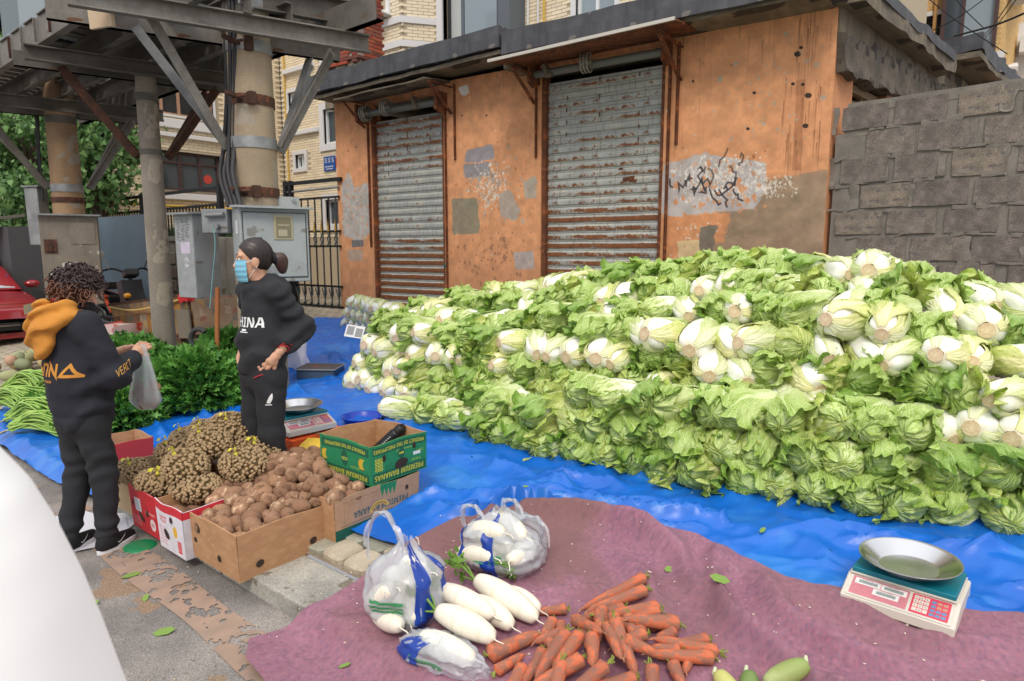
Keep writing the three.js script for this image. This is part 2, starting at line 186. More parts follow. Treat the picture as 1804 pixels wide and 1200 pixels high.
    blot([[5.86, 2.04], [6.7, 2.08], [6.62, 1.75], [6.3, 1.72], [5.86, 1.5]], 'rgb(208,144,100)', 0.7, 10); specks(6.0, 6.7, 1.7, 2.0, 80, 'rgb(222,214,204)', 1, 4);
    blot([[6.08, 1.76], [6.4, 1.78], [6.44, 1.62], [6.1, 1.56]], 'rgb(214,190,146)', 0.95, 4); blot([[6.35, 1.92], [6.55, 1.95], [6.5, 1.6], [6.36, 1.6]], 'rgb(120,112,100)', 0.8, 6);
    g.strokeStyle = 'rgb(52,48,52)'; g.lineWidth = 5; g.globalAlpha = 0.8; const scr = (u, y, s) => { g.beginPath(); let x = u * S, yy = toY(y); g.moveTo(x, yy); for (let i = 0; i < 5; i++) { x += (r() - 0.35) * s; yy += (r() - 0.5) * s * 1.7; g.lineTo(x, yy); } g.stroke(); };
    for (let i = 0; i < 4; i++) scr(6.0 + i * 0.08, 2.4, 24); for (let i = 0; i < 9; i++) scr(6.28 + i * 0.055, 2.36 - 0.03 * r(), 26); g.globalAlpha = 0.6; for (let i = 0; i < 5; i++) scr(6.3 + i * 0.12, 2.6, 22); g.globalAlpha = 1;
    // vertical stain, holes
    g.globalAlpha = 0.35; g.fillStyle = 'rgb(140,86,58)'; g.fillRect(7.34 * S, toY(3.45), 22, 240); g.globalAlpha = 1; streaks(7.2, 7.6, 3.5, 2.6, 60, 'rgb(116,72,50)', 0.6); streaks(7.3, 7.5, 4.1, 3.6, 40, 'rgb(116,72,50)', 0.5);
    g.fillStyle = 'rgb(60,46,38)'; for (const [u, y, s] of [[7.33, 3.72, 7], [7.36, 3.78, 4], [7.46, 3.28, 7], [7.45, 2.97, 6], [7.3, 3.42, 4], [6.9, 3.38, 4], [6.2, 3.6, 3], [6.85, 3.0, 4], [7.4, 3.4, 4], [2.75, 3.6, 3], [0.3, 3.3, 3], [0.5, 3.35, 3], [3.2, 3.55, 3]]) { g.beginPath(); g.ellipse(u * S, toY(y), s * 1.3, s, 0.3, 0, 7); g.fill(); }
    specks(6.3, 7.7, 2.5, 4.2, 70, 'rgb(176,162,146)', 2, 8); specks(0, 7.7, 1, 4.2, 160, 'rgb(170,108,72)', 2, 6); specks(0, 7.7, 1.2, 4.2, 60, 'rgb(214,208,196)', 1, 5);
    // damp lower band
    const q = g.createLinearGradient(0, toY(1.9), 0, toY(0.6)); q.addColorStop(0, 'rgba(150,106,82,0)'); q.addColorStop(1, 'rgba(146,108,88,0.55)'); g.fillStyle = q; g.fillRect(0, toY(1.9), 2048, 400);
  }, 0.14, 9);
  wallTex.repeat.set(1 / 8, 1 / 4); wallTex.offset.set(0, 1 - 4.3 / 4);
  const plain = mottle([208, 146, 102], [190, 130, 90], { f: 5, s: 110, tile: 1.5, sp: 0.06, C: [160, 130, 108], ct: 0.66, bump: 0.003 });
  const wm = M({ map: wallTex, bumpMap: wallTex, bumpScale: 0.004, roughness: 0.92 });
  const wall = (u0, u1, y0, y1, name = 'wall') => mesh(name, uvm(box(u1 - u0, y1 - y0, 0.24, [(u0 + u1) / 2, (y0 + y1) / 2, -0.12])), wm, shop);
  wall(0, 0.85, 0.3, 4.12); wall(2.4, 4.12, 0.3, 4.12); wall(5.86, 7.7, 0.3, 4.12); wall(0.85, 2.4, 3.98, 4.12); wall(4.12, 5.86, 4.06, 4.12);
  // end wall on the left, floor and back keep the inside dark
  mesh('wall', box(0.24, 3.7, 3.4, [0.12, 2.2, -1.95]), plain, shop); mesh('wall', box(7.6, 3.7, 0.2, [3.9, 2.2, -3.75]), plain, shop);
  // roller shutters: slat by slat
  const slatTex = (s, rust, line) => dataTex(512, (u, v) => { let c = mixc([158, 162, 160], [184, 187, 184], F(u * 12, v * 2, s, 4, 12)); const band = ss(0.2, 0.0, abs(v - line)) , k = F(u * 8, v * 5, s + 7, 5, 8), q = F(u * 70, v * 14, s + 14, 3, 70); c = mixc(c, [206, 200, 182], 0.5 * ss(0.5, 0.7, k)); const a = ss(0.82 - rust * 0.36 * (0.25 + band), 0.92 - rust * 0.3 * (0.25 + band), k * 0.62 + q * 0.38); c = mixc(c, mixc([160, 94, 50], [98, 58, 38], q), a * 0.95); const st = F(u * 110, v * 0.6, s + 3, 2, 110); return mixc(c, [116, 108, 100], 0.4 * ss(0.6, 0.8, st)); }, true, 64);
  const slatM = [0.35, 0.75, 1.1, 1.5, 2.2].map((r, i) => { const t = slatTex(200 + i * 31, r, 0.25); t.repeat.set(1 / 1.9, 1); return M({ map: t, roughness: 0.55, metalness: 0.25 }); });
  function shutter(label, u0, u1, y0, y1, rustAt) {
    const g = part('roller_shutter', shop, [u0, 0, -0.1]); g.userData.label = label; const W = u1 - u0, p = 0.1155, n = Math.round((y1 - y0) / p), r = rng(floor(u0 * 10) + 3);
    const prof = [[0, 0], [0.006, 0.012], [0.016, 0.018], [0.062, 0.018], [0.078, 0.012], [0.084, 0.002], [0.094, -0.004], [0.1, 0.004], [0.108, 0.006], [0.1165, -0.002]];
    const geos = [0, 1, 2].map((k) => { const s = rng(k + 5); return grid(14, prof.length - 1, (a, v) => { const q = prof[Math.round(v * (prof.length - 1))]; return [a * W, q[0], q[1] + 0.003 * sin(a * 9 + k * 2) * cos(a * 23 + k), a * W + k * 0.6, v]; }); });
    for (let i = 0; i < n; i++) { const f = i / n; let k = rustAt(f, r); mesh('slat', geos[i % 3], slatM[clamp(k, 0, 4)], g, [0, y0 + i * p, 0.002 * (r() - 0.5)]); }
    mesh('bottom_rail', box(W, 0.07, 0.05, [W / 2, y0 - 0.04, 0]), rustM, g);
    for (const s of [-0.02, W + 0.02]) mesh('guide_rail', box(0.05, y1 - y0 + 0.2, 0.1, [s, (y0 + y1) / 2, 0.04]), rustM, g);
    const lk = []; for (let i = 0; i < 6; i++) for (const a of [0.18, 0.8]) if (r() < 0.75) lk.push(box(0.012, 0.05, 0.008, [W * a + 0.02 * (r() - 0.5), y1 - 0.12 - i * 0.155, 0.022])); for (let i = 0; i < 3; i++) lk.push(box(0.01, 0.07, 0.008, [W * 0.47, y1 - 0.1 - i * 0.22, 0.022])); mesh('rivet_strip', merge(lk), rustM, g);
    // shaft with end plates and chain wheels
    const y = y1 + 0.03, z = 0.24; mesh('shaft', rod([-0.1, y, z - 0.02], [W + 0.1, y, z - 0.02], 0.05, 0.05, 14), M({ color: rgb(120, 122, 118), roughness: 0.6, metalness: 0.3 }), g);
    for (const s of [-0.12, W + 0.08]) mesh('end_plate', extr([[-0.14, -0.12], [-0.02, -0.17], [0.12, -0.1], [0.12, 0.14], [-0.14, 0.14]], 0.04, [s, y, z - 0.02], [0, PI / 2, 0]), rustM, g);
    return g;
  }
  const s1 = shutter('narrower roller shutter, rustiest at its foot', 0.89, 2.36, 0.72, 3.78, (f, r) => f < 0.3 ? 4 : f < 0.38 ? 2 + (r() < 0.4) : f < 0.7 ? (r() < 0.3 ? 1 : 0) : (r() < 0.6 ? 1 : 2));
  const s2 = shutter('wider roller shutter streaked with rust', 4.18, 5.82, 0.75, 3.92, (f, r) => f < 0.2 ? 3 : f < 0.46 ? (r() < 0.5 ? 3 : 2) : f < 0.62 ? 1 + (r() < 0.25) : (r() < 0.6 ? 1 : 0));
  const wheel = (x, y, z, par) => { const l = []; for (const dx of [-0.045, 0, 0.045]) { l.push(xf(new THREE.TorusGeometry(0.115, 0.012, 6, 24), [x + dx, y, z], [0, PI / 2 + 0.15, 0])); } for (let a = 0; a < 5; a++) l.push(rod([x, y, z], [x, y + 0.11 * cos(a * 1.26), z + 0.11 * sin(a * 1.26)], 0.008)); l.push(rod([x - 0.07, y, z], [x + 0.07, y, z], 0.03)); mesh('chain_wheel', merge(l), M({ color: rgb(150, 148, 138), roughness: 0.6, metalness: 0.3 }), par); };
  wheel(0.02, 3.81, 0.26, s1); wheel(0.5, 3.84, 0.28, s1); wheel(0.72, 3.96, 0.3, s2); mesh('bearing', merge([box(0.05, 0.18, 0.1, [1.1, 3.84, 0.26], [0.2, 0, 0.3]), box(0.1, 0.05, 0.06, [1.1, 3.78, 0.28])]), sootM, s1); mesh('bearing', merge([box(0.05, 0.16, 0.1, [0.12, 3.97, 0.26], [0.2, 0, 0.3]), box(0.1, 0.05, 0.06, [0.16, 3.9, 0.28])]), sootM, s2);
  mesh('torn_patch', merge([box(0.16, 0.05, 0.006, [1.2, 2.55, 0.022], [0, 0, 0.12], 0.002), box(0.1, 0.03, 0.006, [1.26, 2.52, 0.024], [0, 0, -0.1], 0.002), box(0.06, 0.02, 0.006, [1.09, 2.68, 0.022])]), rustM, s2);
  mesh('padlock', merge([box(0.05, 0.06, 0.03, [1.5, 1.42, 0.09], [0, 0, 0], 0.01), xf(new THREE.TorusGeometry(0.022, 0.006, 6, 12, PI), [1.5, 1.45, 0.09])]), M({ color: rgb(50, 92, 78) }), s1);
  // rusty upright angle irons beside the shutters and their brackets
  for (const [u, a, b] of [[0.8, 1.7, 3.9], [2.62, 2.98, 4.05], [4.04, 2.9, 3.9], [6.02, 2.9, 4.05], [2.44, 0.6, 3.8], [5.92, 0.6, 3.95]]) mesh('angle_iron', merge([box(0.035, b - a, 0.012, [u, (a + b) / 2, 0.008]), box(0.008, b - a, 0.05, [u + 0.018, (a + b) / 2, 0.03])]), rustM, shop);
  for (const [u, y, l] of [[2.56, 4.0, 0.5], [6.05, 3.98, 0.7], [4.02, 3.96, 0.55], [0.72, 3.98, 0.45]]) mesh('bracket', merge([bar([u, y - 0.35, 0.01], [u, y, l], 0.05, 0.012), bar([u, y + 0.02, 0.0], [u, y + 0.02, l], 0.05, 0.012)]), rustM, shop);
  // roofs: black felt over a concrete overhang
  mesh('roof_slab', merge([slab(3.95, 0.26, 4.4, 0.16, 0.022, 3, [1.83, 4.33, -1.65], [0, 0, 0.03])]), bitumenM, shop);
  mesh('soffit', merge([slab(3.7, 0.05, 0.6, 0.2, 0.008, 8, [1.95, 4.165, 0.2], [0.06, 0, 0.03])]), sootM, shop);
  mesh('roof_slab', slab(3.95, 0.28, 4.5, 0.16, 0.02, 11, [5.82, 4.29, -1.7], [0, 0, 0.002]), bitumenM, shop);
  mesh('soffit', slab(3.7, 0.04, 0.55, 0.2, 0.008, 14, [5.8, 4.135, 0.2]), sootM, shop);
  mesh('roof_step', box(0.16, 0.3, 0.5, [3.86, 4.15, 0.16], [0, 0, 0], 0.02), sootM, shop);
  mesh('awning', merge([slab(2.42, 0.02, 0.85, 0.12, 0.008, 5, [5.05, 4.08, 0.38], [0.1, 0, 0.02])]), M({ map: rustTex, roughness: 0.8 }), shop);
  mesh('awning_edge', box(2.44, 0.035, 0.02, [5.05, 4.035, 0.81], [0, 0, 0.02]), M({ color: rgb(196, 192, 184), roughness: 0.6 }), shop);
  mesh('awning', slab(1.9, 0.02, 0.6, 0.15, 0.012, 25, [1.6, 4.04, 0.28], [0.1, 0, 0.03]), sootM, shop);
  mesh('lintel', box(1.56, 0.2, 0.2, [1.62, 4.0, -0.22]), sootM, shop); mesh('lintel', box(1.76, 0.14, 0.2, [5.0, 4.06, -0.22]), sootM, shop);
  // side wall running back on the right
  const sw = part('side_wall', shop, [7.7, 0, -0.02], [0, -0.18, 0]); sw.userData.label = 'sooty side wall with crumbling concrete beam above small windows';
  const sp = mottle([150, 128, 104], [176, 150, 118], { f: 5, s: 140, tile: 1.4, sp: 0.12, C: [196, 128, 84], ct: 0.6, streak: 0.5, bump: 0.01 });
  mesh('corner_pier', box(0.24, 3.8, 0.56, [-0.12, 2.2, -0.28]), plain, sw);
  mesh('wall_panel', merge([box(0.2, 2.6, 1.1, [-0.13, 1.7, -1.1]), box(0.2, 2.2, 1.0, [-0.13, 1.7, -2.1]), box(0.2, 2.9, 0.9, [-0.13, 2.05, -3.0]), box(0.2, 2.2, 5, [-0.13, 1.7, -5.6])]), sp, sw);
  mesh('concrete_beam', slab(0.3, 0.4, 9.5, 0.09, 0.035, 31, [-0.06, 3.86, -4.75], [0.04, 0, 0], 5), mottle([74, 68, 62], [108, 98, 86], { f: 6, s: 144, tile: 0.9, sp: 0.2, C: [50, 44, 40], ct: 0.55, bump: 0.02 }), sw);
  mesh('wall_panel', slab(0.26, 0.5, 9.5, 0.2, 0.02, 37, [-0.1, 4.1, -4.75]), sootM, sw);
  mesh('wall_panel', box(0.02, 0.45, 0.5, [0.005, 4.05, -0.3]), plain, sw);
  mesh('window_frame', merge([box(0.08, 0.08, 1.1, [-0.1, 3.46, -1.1]), box(0.08, 0.07, 1.1, [-0.14, 3.32, -1.15]), box(0.07, 0.6, 0.06, [-0.14, 3.2, -0.62]), box(0.07, 0.6, 0.05, [-0.14, 3.2, -1.2]), box(0.07, 0.6, 0.06, [-0.14, 3.2, -1.65])]), mottle([118, 98, 76], [146, 124, 98], { f: 5, s: 150, tile: 0.5 }), sw);
  mesh('window_pane', box(0.01, 0.6, 1, [-0.2, 3.2, -1.15]), M({ color: rgb(46, 44, 42), roughness: 0.2 }), sw);
  mesh('pier', merge([box(0.2, 1.2, 0.5, [-0.08, 3.0, -1.95]), box(0.2, 1.2, 0.5, [-0.08, 3.0, -3.1])]), mottle([150, 96, 66], [170, 138, 112], { f: 7, s: 155, tile: 0.7, C: [196, 100, 62], ct: 0.6, bump: 0.01 }), sw);
  mesh('eave', slab(0.5, 0.16, 3.9, 0.12, 0.025, 41, [0.0, 4.2, -1.9], [0, 0, 0], 4), sootM, sw);
  mesh('eave_felt', slab(0.53, 0.12, 3.85, 0.12, 0.02, 43, [0.0, 4.32, -1.9]), bitumenM, sw);
  mesh('rear_eave', merge([slab(0.72, 0.08, 4.2, 0.14, 0.02, 47, [0.1, 4.42, -6.3])]), sootM, sw);
  mesh('rear_roof', slab(0.74, 0.22, 4.2, 0.12, 0.035, 49, [0.1, 4.58, -6.3]), bitumenM, sw);
}
// brick chimney on the roof
{
  const ch = thing('brick_chimney', 'red brick chimney standing on the left end of the shop roof', 'chimney', [-7.78, 0, -6.62], 0.0735);
  const bm = [[164, 74, 52], [140, 60, 46], [178, 92, 62], [112, 66, 58], [150, 84, 66]].map((c, i) => mottle(c, c.map((x) => x * 0.75), { n: 128, f: 5, s: 170 + i, tile: 0.25, sp: 0.15, C: [188, 170, 156], ct: 0.72, bump: 0.004 }));
  const g1 = box(0.235, 0.056, 0.112, [0, 0, 0], [0, 0, 0], 0.006), g2 = box(0.112, 0.056, 0.112, [0, 0, 0], [0, 0, 0], 0.006), r = rng(31);
  mesh('mortar', box(0.84, 2.3, 0.6, [0, 6.05, 0]), mottle([170, 158, 146], [140, 128, 118], { s: 171, f: 6 }), ch);
  for (let k = 0; k < 26; k++) { const y = 5.03 + k * 0.068, o = k < 3 ? 0.06 - k * 0.02 : 0, W = 0.86 + o * 2, D = 0.62 + o * 2; const n = 3.5, off = k % 2 ? 0.06 : -0.06; for (let i = 0; i < 4; i++) { const x = -W / 2 + 0.12 + i * (W - 0.24) / 3; mesh('brick', i === (k % 2 ? 0 : 3) ? g2 : g1, bm[(k > 14 && r() < 0.6) ? 3 : floor(r() * 5)], ch, [x + (i === 0 || i === 3 ? 0 : off), y, D / 2 - 0.05 + 0.004 * r()], [0, 0.02 * (r() - 0.5), 0]); } for (const s of [-1, 1]) for (let i = 0; i < 2; i++) mesh('brick', g1, bm[floor(r() * 5)], ch, [s * (W / 2 - 0.05), y, D / 2 - 0.25 - i * 0.25 + off * 0.5], [0, PI / 2, 0]); }
  mesh('chimney_foot', slab(0.95, 0.7, 0.7, 0.2, 0.02, 5, [0, 4.65, 0]), sootM, ch);
}
// block wall on the right
{
  const bw = thing('block_wall', 'rough grey concrete block wall right of the orange shop', 'wall', [0.726, 0, -6.08], -0.123);
  const bm = [[132, 123, 117], [138, 128, 120], [127, 118, 113], [142, 131, 120]].map((c, i) => mottle(c, c.map((x) => x * 0.78), { n: 256, f: 8, s: 180 + i, tile: 0.6, sp: 0.34, C: [108, 102, 100], ct: 0.6, bump: 0.009, rough: 0.95 }));
  const mm = mottle([116, 111, 105], [136, 130, 122], { n: 256, f: 6, s: 190, tile: 0.8, sp: 0.12, bump: 0.006 });
  mesh('mortar', slab(5.2, 2.75, 0.19, 0.16, 0.006, 51, [2.62, 1.48, -0.155]), mm, bw); mesh('mortar', slab(5.1, 0.3, 0.19, 0.16, 0.006, 53, [2.65, 2.97, -0.155]), mm, bw);
  const r = rng(77), gs = [0, 1, 2, 3].map((k) => slab(0.435, 0.238, 0.2, 0.075, 0.005, 60 + k * 3, [0, 0, 0], [0, 0, 0], 9));
  for (let j = 0; j < 10; j++) { const y = 0.604 + j * 0.266; for (let i = 0; i < 12; i++) { const x = (j % 2 ? 0.3 : 0.52) + i * 0.5 + (r() - 0.5) * 0.05; if (x > 5) continue; mesh('block', gs[floor(r() * 4)], bm[floor(r() * 4)], bw, [x, y, -0.148 + 0.008 * r()], [0, 0, 0.012 * (r() - 0.5)]).scale.set(0.95 + 0.08 * r(), 0.94 + 0.09 * r(), 1); } }
  // mortar squeezed out of the joints
  const sm = []; for (let j = 0; j < 9; j++) for (let i = 0; i < 26; i++) { if (r() < 0.35) continue; const x = i * 0.2 + r() * 0.1, y = 0.604 + j * 0.266 + 0.133 + (r() - 0.5) * 0.03; sm.push(xf(slab(0.14 + 0.2 * r(), 0.02 + 0.04 * r(), 0.01, 0.04, 0.016, 99 + i + j, [0, 0, 0], [0, 0, 0], 14), [x, y, -0.052], [0, 0, 0.16 * (r() - 0.5)])); } for (let j = 0; j < 10; j++) for (let i = 0; i < 12; i++) { const x = (j % 2 ? -0.01 : 0.24) + i * 0.5, y = 0.604 + j * 0.266; if (r() < 0.4) continue; sm.push(xf(slab(0.04 + 0.06 * r(), 0.2 + 0.1 * r(), 0.01, 0.04, 0.018, 12 + i + j * 5, [0, 0, 0], [0, 0, 0], 14), [x + 0.04 * (r() - 0.3), y, -0.052], [0, 0, 0.25 * (r() - 0.5)])); }
  const ms = mesh('mortar_smear', merge(sm), mm, bw); ms.userData.kind = 'stuff';
  mesh('wall_cap', slab(4.9, 0.1, 0.21, 0.09, 0.016, 57, [2.58, 3.1, -0.155], [0, 0, 0], 6), mm, bw);
}

// ---------- apartment houses behind ----------
const tileM = (c, s) => mottle(c, c.map((x) => x * 0.9), { n: 128, f: 5, s, tile: 0.4, sp: 0.06, bump: 0 });
const glassM = M({ color: rgb(70, 80, 88), roughness: 0.06, metalness: 0.1 }), glassL = M({ color: rgb(142, 156, 166), roughness: 0.08 }), darkGlass = M({ color: rgb(42, 44, 46), roughness: 0.12 }), curtainM = M({ color: rgb(196, 200, 200), roughness: 0.4 });
const whiteP = mottle([214, 214, 216], [196, 196, 198], { n: 128, f: 5, s: 220, tile: 1, sp: 0.04, bump: 0.001 }), pvc = M({ color: rgb(226, 228, 230), roughness: 0.5 }), maroon = M({ color: rgb(74, 50, 50), roughness: 0.6 }), darkFrame = M({ color: rgb(56, 56, 60), roughness: 0.5 });
const yellowPipe = M({ color: rgb(206, 168, 62), roughness: 0.5 }), blackIron = M({ color: rgb(30, 31, 34), roughness: 0.55, metalness: 0.2 });
// a tiled wall with real openings: local u along, y up, z outward
function tiledWall(parent, pos, ry, W, y0, y1, holes, mat, tm, vis) {
  const s = new THREE.Shape([[0, y0], [W, y0], [W, y1], [0, y1]].map((p) => new THREE.Vector2(...p)));
  for (const [a, b, c, d] of holes) s.holes.push(new THREE.Path([[a, c], [a, d], [b, d], [b, c]].map((p) => new THREE.Vector2(...p))));
  const w = part('wall', parent, pos, [0, ry, 0]); mesh('wall_body', uvm(new THREE.ExtrudeGeometry(s, { depth: 0.3, bevelEnabled: false })), mat, w, [0, 0, -0.3]);
  const ms = [], cs = [], r = rng(floor(W * 100)), bw = 0.245, bh = 0.068; const [va, vb, vc, vd] = vis || [0, W, y0, y1];
  for (let j = 0, y = vc + 0.04; y < vd - 0.03; y += bh, j++) for (let x = va + (j % 2 ? bw / 2 : 0) + bw / 2; x < vb - 0.05; x += bw) { if (holes.some(([a, b, c, d]) => x > a - 0.16 && x < b + 0.16 && y > c - 0.06 && y < d + 0.06)) continue; ms.push(TR([x, y, 0.004])); const k = 0.9 + 0.18 * r(); cs.push(new THREE.Color(k, k * (0.98 + 0.03 * r()), k * (0.95 + 0.06 * r()))); }
  inst('wall_tile', new THREE.BoxGeometry(bw - 0.014, bh - 0.012, 0.014), tm, w, ms, cs); return w;
}
function window_(parent, pos, ry, u0, u1, y0, y1, { sur = 0.14, fm = pvc, gm = glassM, bars = 1, rails = 0, depth = 0.12, cur = 0, sm = whiteP } = {}) {
  const o = part('window', parent, pos, [0, ry, 0]), W = u1 - u0, H = y1 - y0, cx = (u0 + u1) / 2, cy = (y0 + y1) / 2;
  if (sur) mesh('surround', merge([box(W + 2 * sur, sur, 0.16, [cx, y1 + sur / 2, -0.04]), box(W + 2 * sur, sur, 0.18, [cx, y0 - sur / 2, -0.03]), box(sur, H, 0.16, [u0 - sur / 2, cy, -0.04]), box(sur, H, 0.16, [u1 + sur / 2, cy, -0.04])]), sm, o);
  mesh('frame', merge([box(W, 0.06, 0.06, [cx, y1 - 0.03, -depth + 0.03]), box(W, 0.06, 0.06, [cx, y0 + 0.03, -depth + 0.03]), box(0.06, H - 0.12, 0.06, [u0 + 0.03, cy, -depth + 0.03]), box(0.06, H - 0.12, 0.06, [u1 - 0.03, cy, -depth + 0.03])]), fm, o);
  for (let i = 1; i <= bars; i++) mesh('mullion', box(0.06, H - 0.12, 0.05, [u0 + W * i / (bars + 1), cy, -depth + 0.03]), fm, o);
  if (rails) mesh('transom', box(W - 0.12, 0.05, 0.048, [cx, y0 + H * rails, -depth + 0.03]), fm, o);
  for (let i = 0; i <= bars; i++) mesh('pane', box(W / (bars + 1) - 0.06, H - 0.12, 0.012, [u0 + W * (i + 0.5) / (bars + 1), cy, -depth - 0.002]), (cur && i === cur - 1) ? curtainM : gm, o);
  return o;
}
{
  const A = thing('apartment_building', 'cream tiled apartment house with white window surrounds behind the shop', 'apartment house');
  const tm = tileM([232, 218, 192], 230), mortar = mottle([160, 148, 126], [176, 162, 140], { n: 128, s: 231, tile: 0.8 });
  // street side wall, z = -9.4, u = x + 14.7
  const P = [-14.7, 0, -9.4];
  const H1 = [[0.62, 1.08, 3.92, 4.3], [2.0, 2.95, 4.45, 5.35], [1.95, 2.9, 2.3, 3.0], [2.1, 3.0, 6.2, 7.2], [6.5, 8.15, 5.6, 7.6], [10.0, 10.85, 5.7, 7.3], [0.4, 0.9, 5.55, 6.0], [9.4, 9.9, 7.4, 8.4], [12.5, 13.6, 5.6, 7.4], [4.5, 5.2, 2.4, 3.4]];
  tiledWall(A, P, 0, 14.6, 0.5, 16, H1, mortar, tm, [0, 14.6, 2, 9.5]);
  mesh('slot', box(0.02, 12, 0.02, [-14.66, 6, -9.39]), darkFrame, A);
  window_(A, P, 0, 0.62, 1.08, 3.92, 4.3, { sur: 0.1 }); window_(A, P, 0, 2.0, 2.95, 4.45, 5.35, { sur: 0.17 }); window_(A, P, 0, 1.95, 2.9, 2.3, 3.0, { sur: 0.15 }); window_(A, P, 0, 2.1, 3.0, 6.2, 7.2, { sur: 0.16 }); window_(A, P, 0, 0.4, 0.9, 5.55, 6.0, { sur: 0.1 }); window_(A, P, 0, 4.5, 5.2, 2.4, 3.4, { sur: 0.1 });
  window_(A, P, 0, 6.5, 8.15, 5.6, 7.6, { sur: 0.18, fm: darkFrame, gm: darkGlass, bars: 1, depth: 0.2, cur: 1 }); window_(A, P, 0, 10.0, 10.85, 5.7, 7.3, { sur: 0.1, gm: glassL, bars: 1 }); window_(A, P, 0, 9.4, 9.9, 7.4, 8.4, { sur: 0.1 }); window_(A, P, 0, 12.5, 13.6, 5.6, 7.4, { sur: 0.12 });
  for (const [a, b, y, h] of [[0.35, 1.8, 4.87, 0.12], [0.3, 1.7, 6.55, 0.12], [9.0, 11.6, 5.48, 0.14], [3.2, 4.2, 5.5, 0.12]]) mesh('ledge', box(b - a, h, 0.14, [P[0] + (a + b) / 2, y, P[2] + 0.05], [0, 0, 0], 0.01), whiteP, A);
  // bay with sloping cheeks
  { const bx = part('bay', A, [-9.55, 0, -9.4]); const pr = [[-1.1, 0], [-0.75, 0.6], [0.65, 0.6], [1.1, 0]]; mesh('bay_body', extr(pr.map((q) => [q[0], -q[1]]), 8, [0, 6.0, 0], [-PI / 2, 0, 0]), mortar, bx);
    const ms = []; for (let i = 0; i < 3; i++) { const [a, b] = [pr[i], pr[i + 1]], L = hypot(b[0] - a[0], b[1] - a[1]), th = Math.atan2(b[1] - a[1], b[0] - a[0]); for (let y = 6.04, j = 0; y < 9.5; y += 0.068, j++) for (let u = (j % 2) * 0.122 + 0.122; u < L; u += 0.245) { if (i === 1 && u > 0.05 && u < 1.05 && y > 6.85) continue; ms.push(TR([lerp(a[0], b[0], u / L) - sin(th) * 0.004 * -1, y, lerp(a[1], b[1], u / L) + 0.004], [0, -th, 0])); } } inst('wall_tile', new THREE.BoxGeometry(0.23, 0.056, 0.014), tm, bx, ms);
    for (const y of [6.12, 6.62]) mesh('ledge', extr(pr.map((q) => [q[0] * 1.04, -(q[1] ? q[1] + 0.06 : 0)]), 0.14, [0, y, 0], [-PI / 2, 0, 0]), whiteP, bx);
    mesh('bracket', merge([0, 0.3, 0.6, 0.9].map((x) => bar([-0.65 + x, 6.82, 0.6], [-0.65 + x, 6.82, 0.95], 0.02, 0.02)).concat([box(1.1, 0.03, 0.36, [-0.2, 6.85, 0.8])])), pvc, bx);
    window_(A, [-9.55, 0, -8.79], 0, -0.7, 0.25, 6.92, 8.4, { sur: 0.06, depth: 0.02 }); mesh('green_box', box(0.12, 0.16, 0.1, [-10.08, 6.98, -8.5]), M({ color: rgb(40, 150, 80) }), A); }
  { const b = part('glazed_balcony', A, [-7.0, 0, -9.4]); mesh('balcony_frame', merge([box(0.08, 3, 0.08, [-0.12, 7.3, 0.5]), box(0.3, 3, 0.5, [0.95, 7.3, 0.27]), box(1.0, 0.08, 0.6, [0.4, 5.9, 0.3])]), M({ color: rgb(96, 104, 112), roughness: 0.5 }), b); mesh('pane', box(0.85, 2.8, 0.02, [0.36, 7.3, 0.52]), glassL, b); mesh('pane', box(0.02, 2.8, 0.4, [-0.12, 7.3, 0.25]), glassL, b); }
  for (const u of [0.32, 9.15, 5.95, 8.9]) mesh('gas_pipe', rod([P[0] + u, 1, P[2] + 0.06], [P[0] + u, 11, P[2] + 0.06], 0.022), u > 6 ? whiteP : yellowPipe, A); mesh('gas_pipe', rod([P[0] + 9.3, 5, P[2] + 0.07], [P[0] + 9.3, 11, P[2] + 0.07], 0.025), yellowPipe, A);
  // address sign: blue plate, white characters made of strokes
  { const sgn = part('address_sign', A, [-12.47, 3.94, -9.36]); mesh('plate', box(0.5, 0.38, 0.012), M({ color: rgb(28, 84, 164), roughness: 0.4 }), sgn); const st = []; for (let k = 0; k < 3; k++) { const x = -0.15 + k * 0.15; for (const [a, b, w, h] of [[0, 0.05, 0.1, 0.014], [0, 0.0, 0.012, 0.11], [0, 0.01, 0.08, 0.012], [-0.03, -0.04, 0.05, 0.012], [0.035, -0.035, 0.012, 0.05]]) st.push(box(w, h, 0.004, [x + a, 0.07 + b + 0.01, 0.009 + 0.0005 * k])); } for (let k = 0; k < 4; k++) st.push(box(0.06, 0.03, 0.003, [-0.14 + k * 0.09, -0.08, 0.009])); st.push(box(0.3, 0.018, 0.003, [0, -0.14, 0.009])); const q = mesh('lettering', merge(st), pvc, sgn); mesh('notice', box(0.12, 0.25, 0.01, [0.34, 0.0, 0]), M({ color: rgb(198, 60, 60) }), sgn); }
  // wing wall turned to the right, x = -14.7
  const Wp = [-14.7, 0, -4], wr = PI / 2; tiledWall(A, Wp, wr, 5.4, 0.5, 16, [[1.95, 3.5, 3.15, 4.12], [1.7, 3.4, 5.0, 6.4]], mortar, tm, [0, 5.4, 2, 8]);
  window_(A, Wp, wr, 1.95, 3.5, 3.15, 4.12, { sur: 0.001, fm: maroon, bars: 2, rails: 0.72, gm: glassM }); window_(A, Wp, wr, 1.7, 3.4, 5.0, 6.4, { sur: 0.05, fm: mottle([150, 110, 90], [170, 140, 116], { s: 240, n: 128 }), bars: 3, rails: 0.55, gm: darkGlass, cur: 4 });
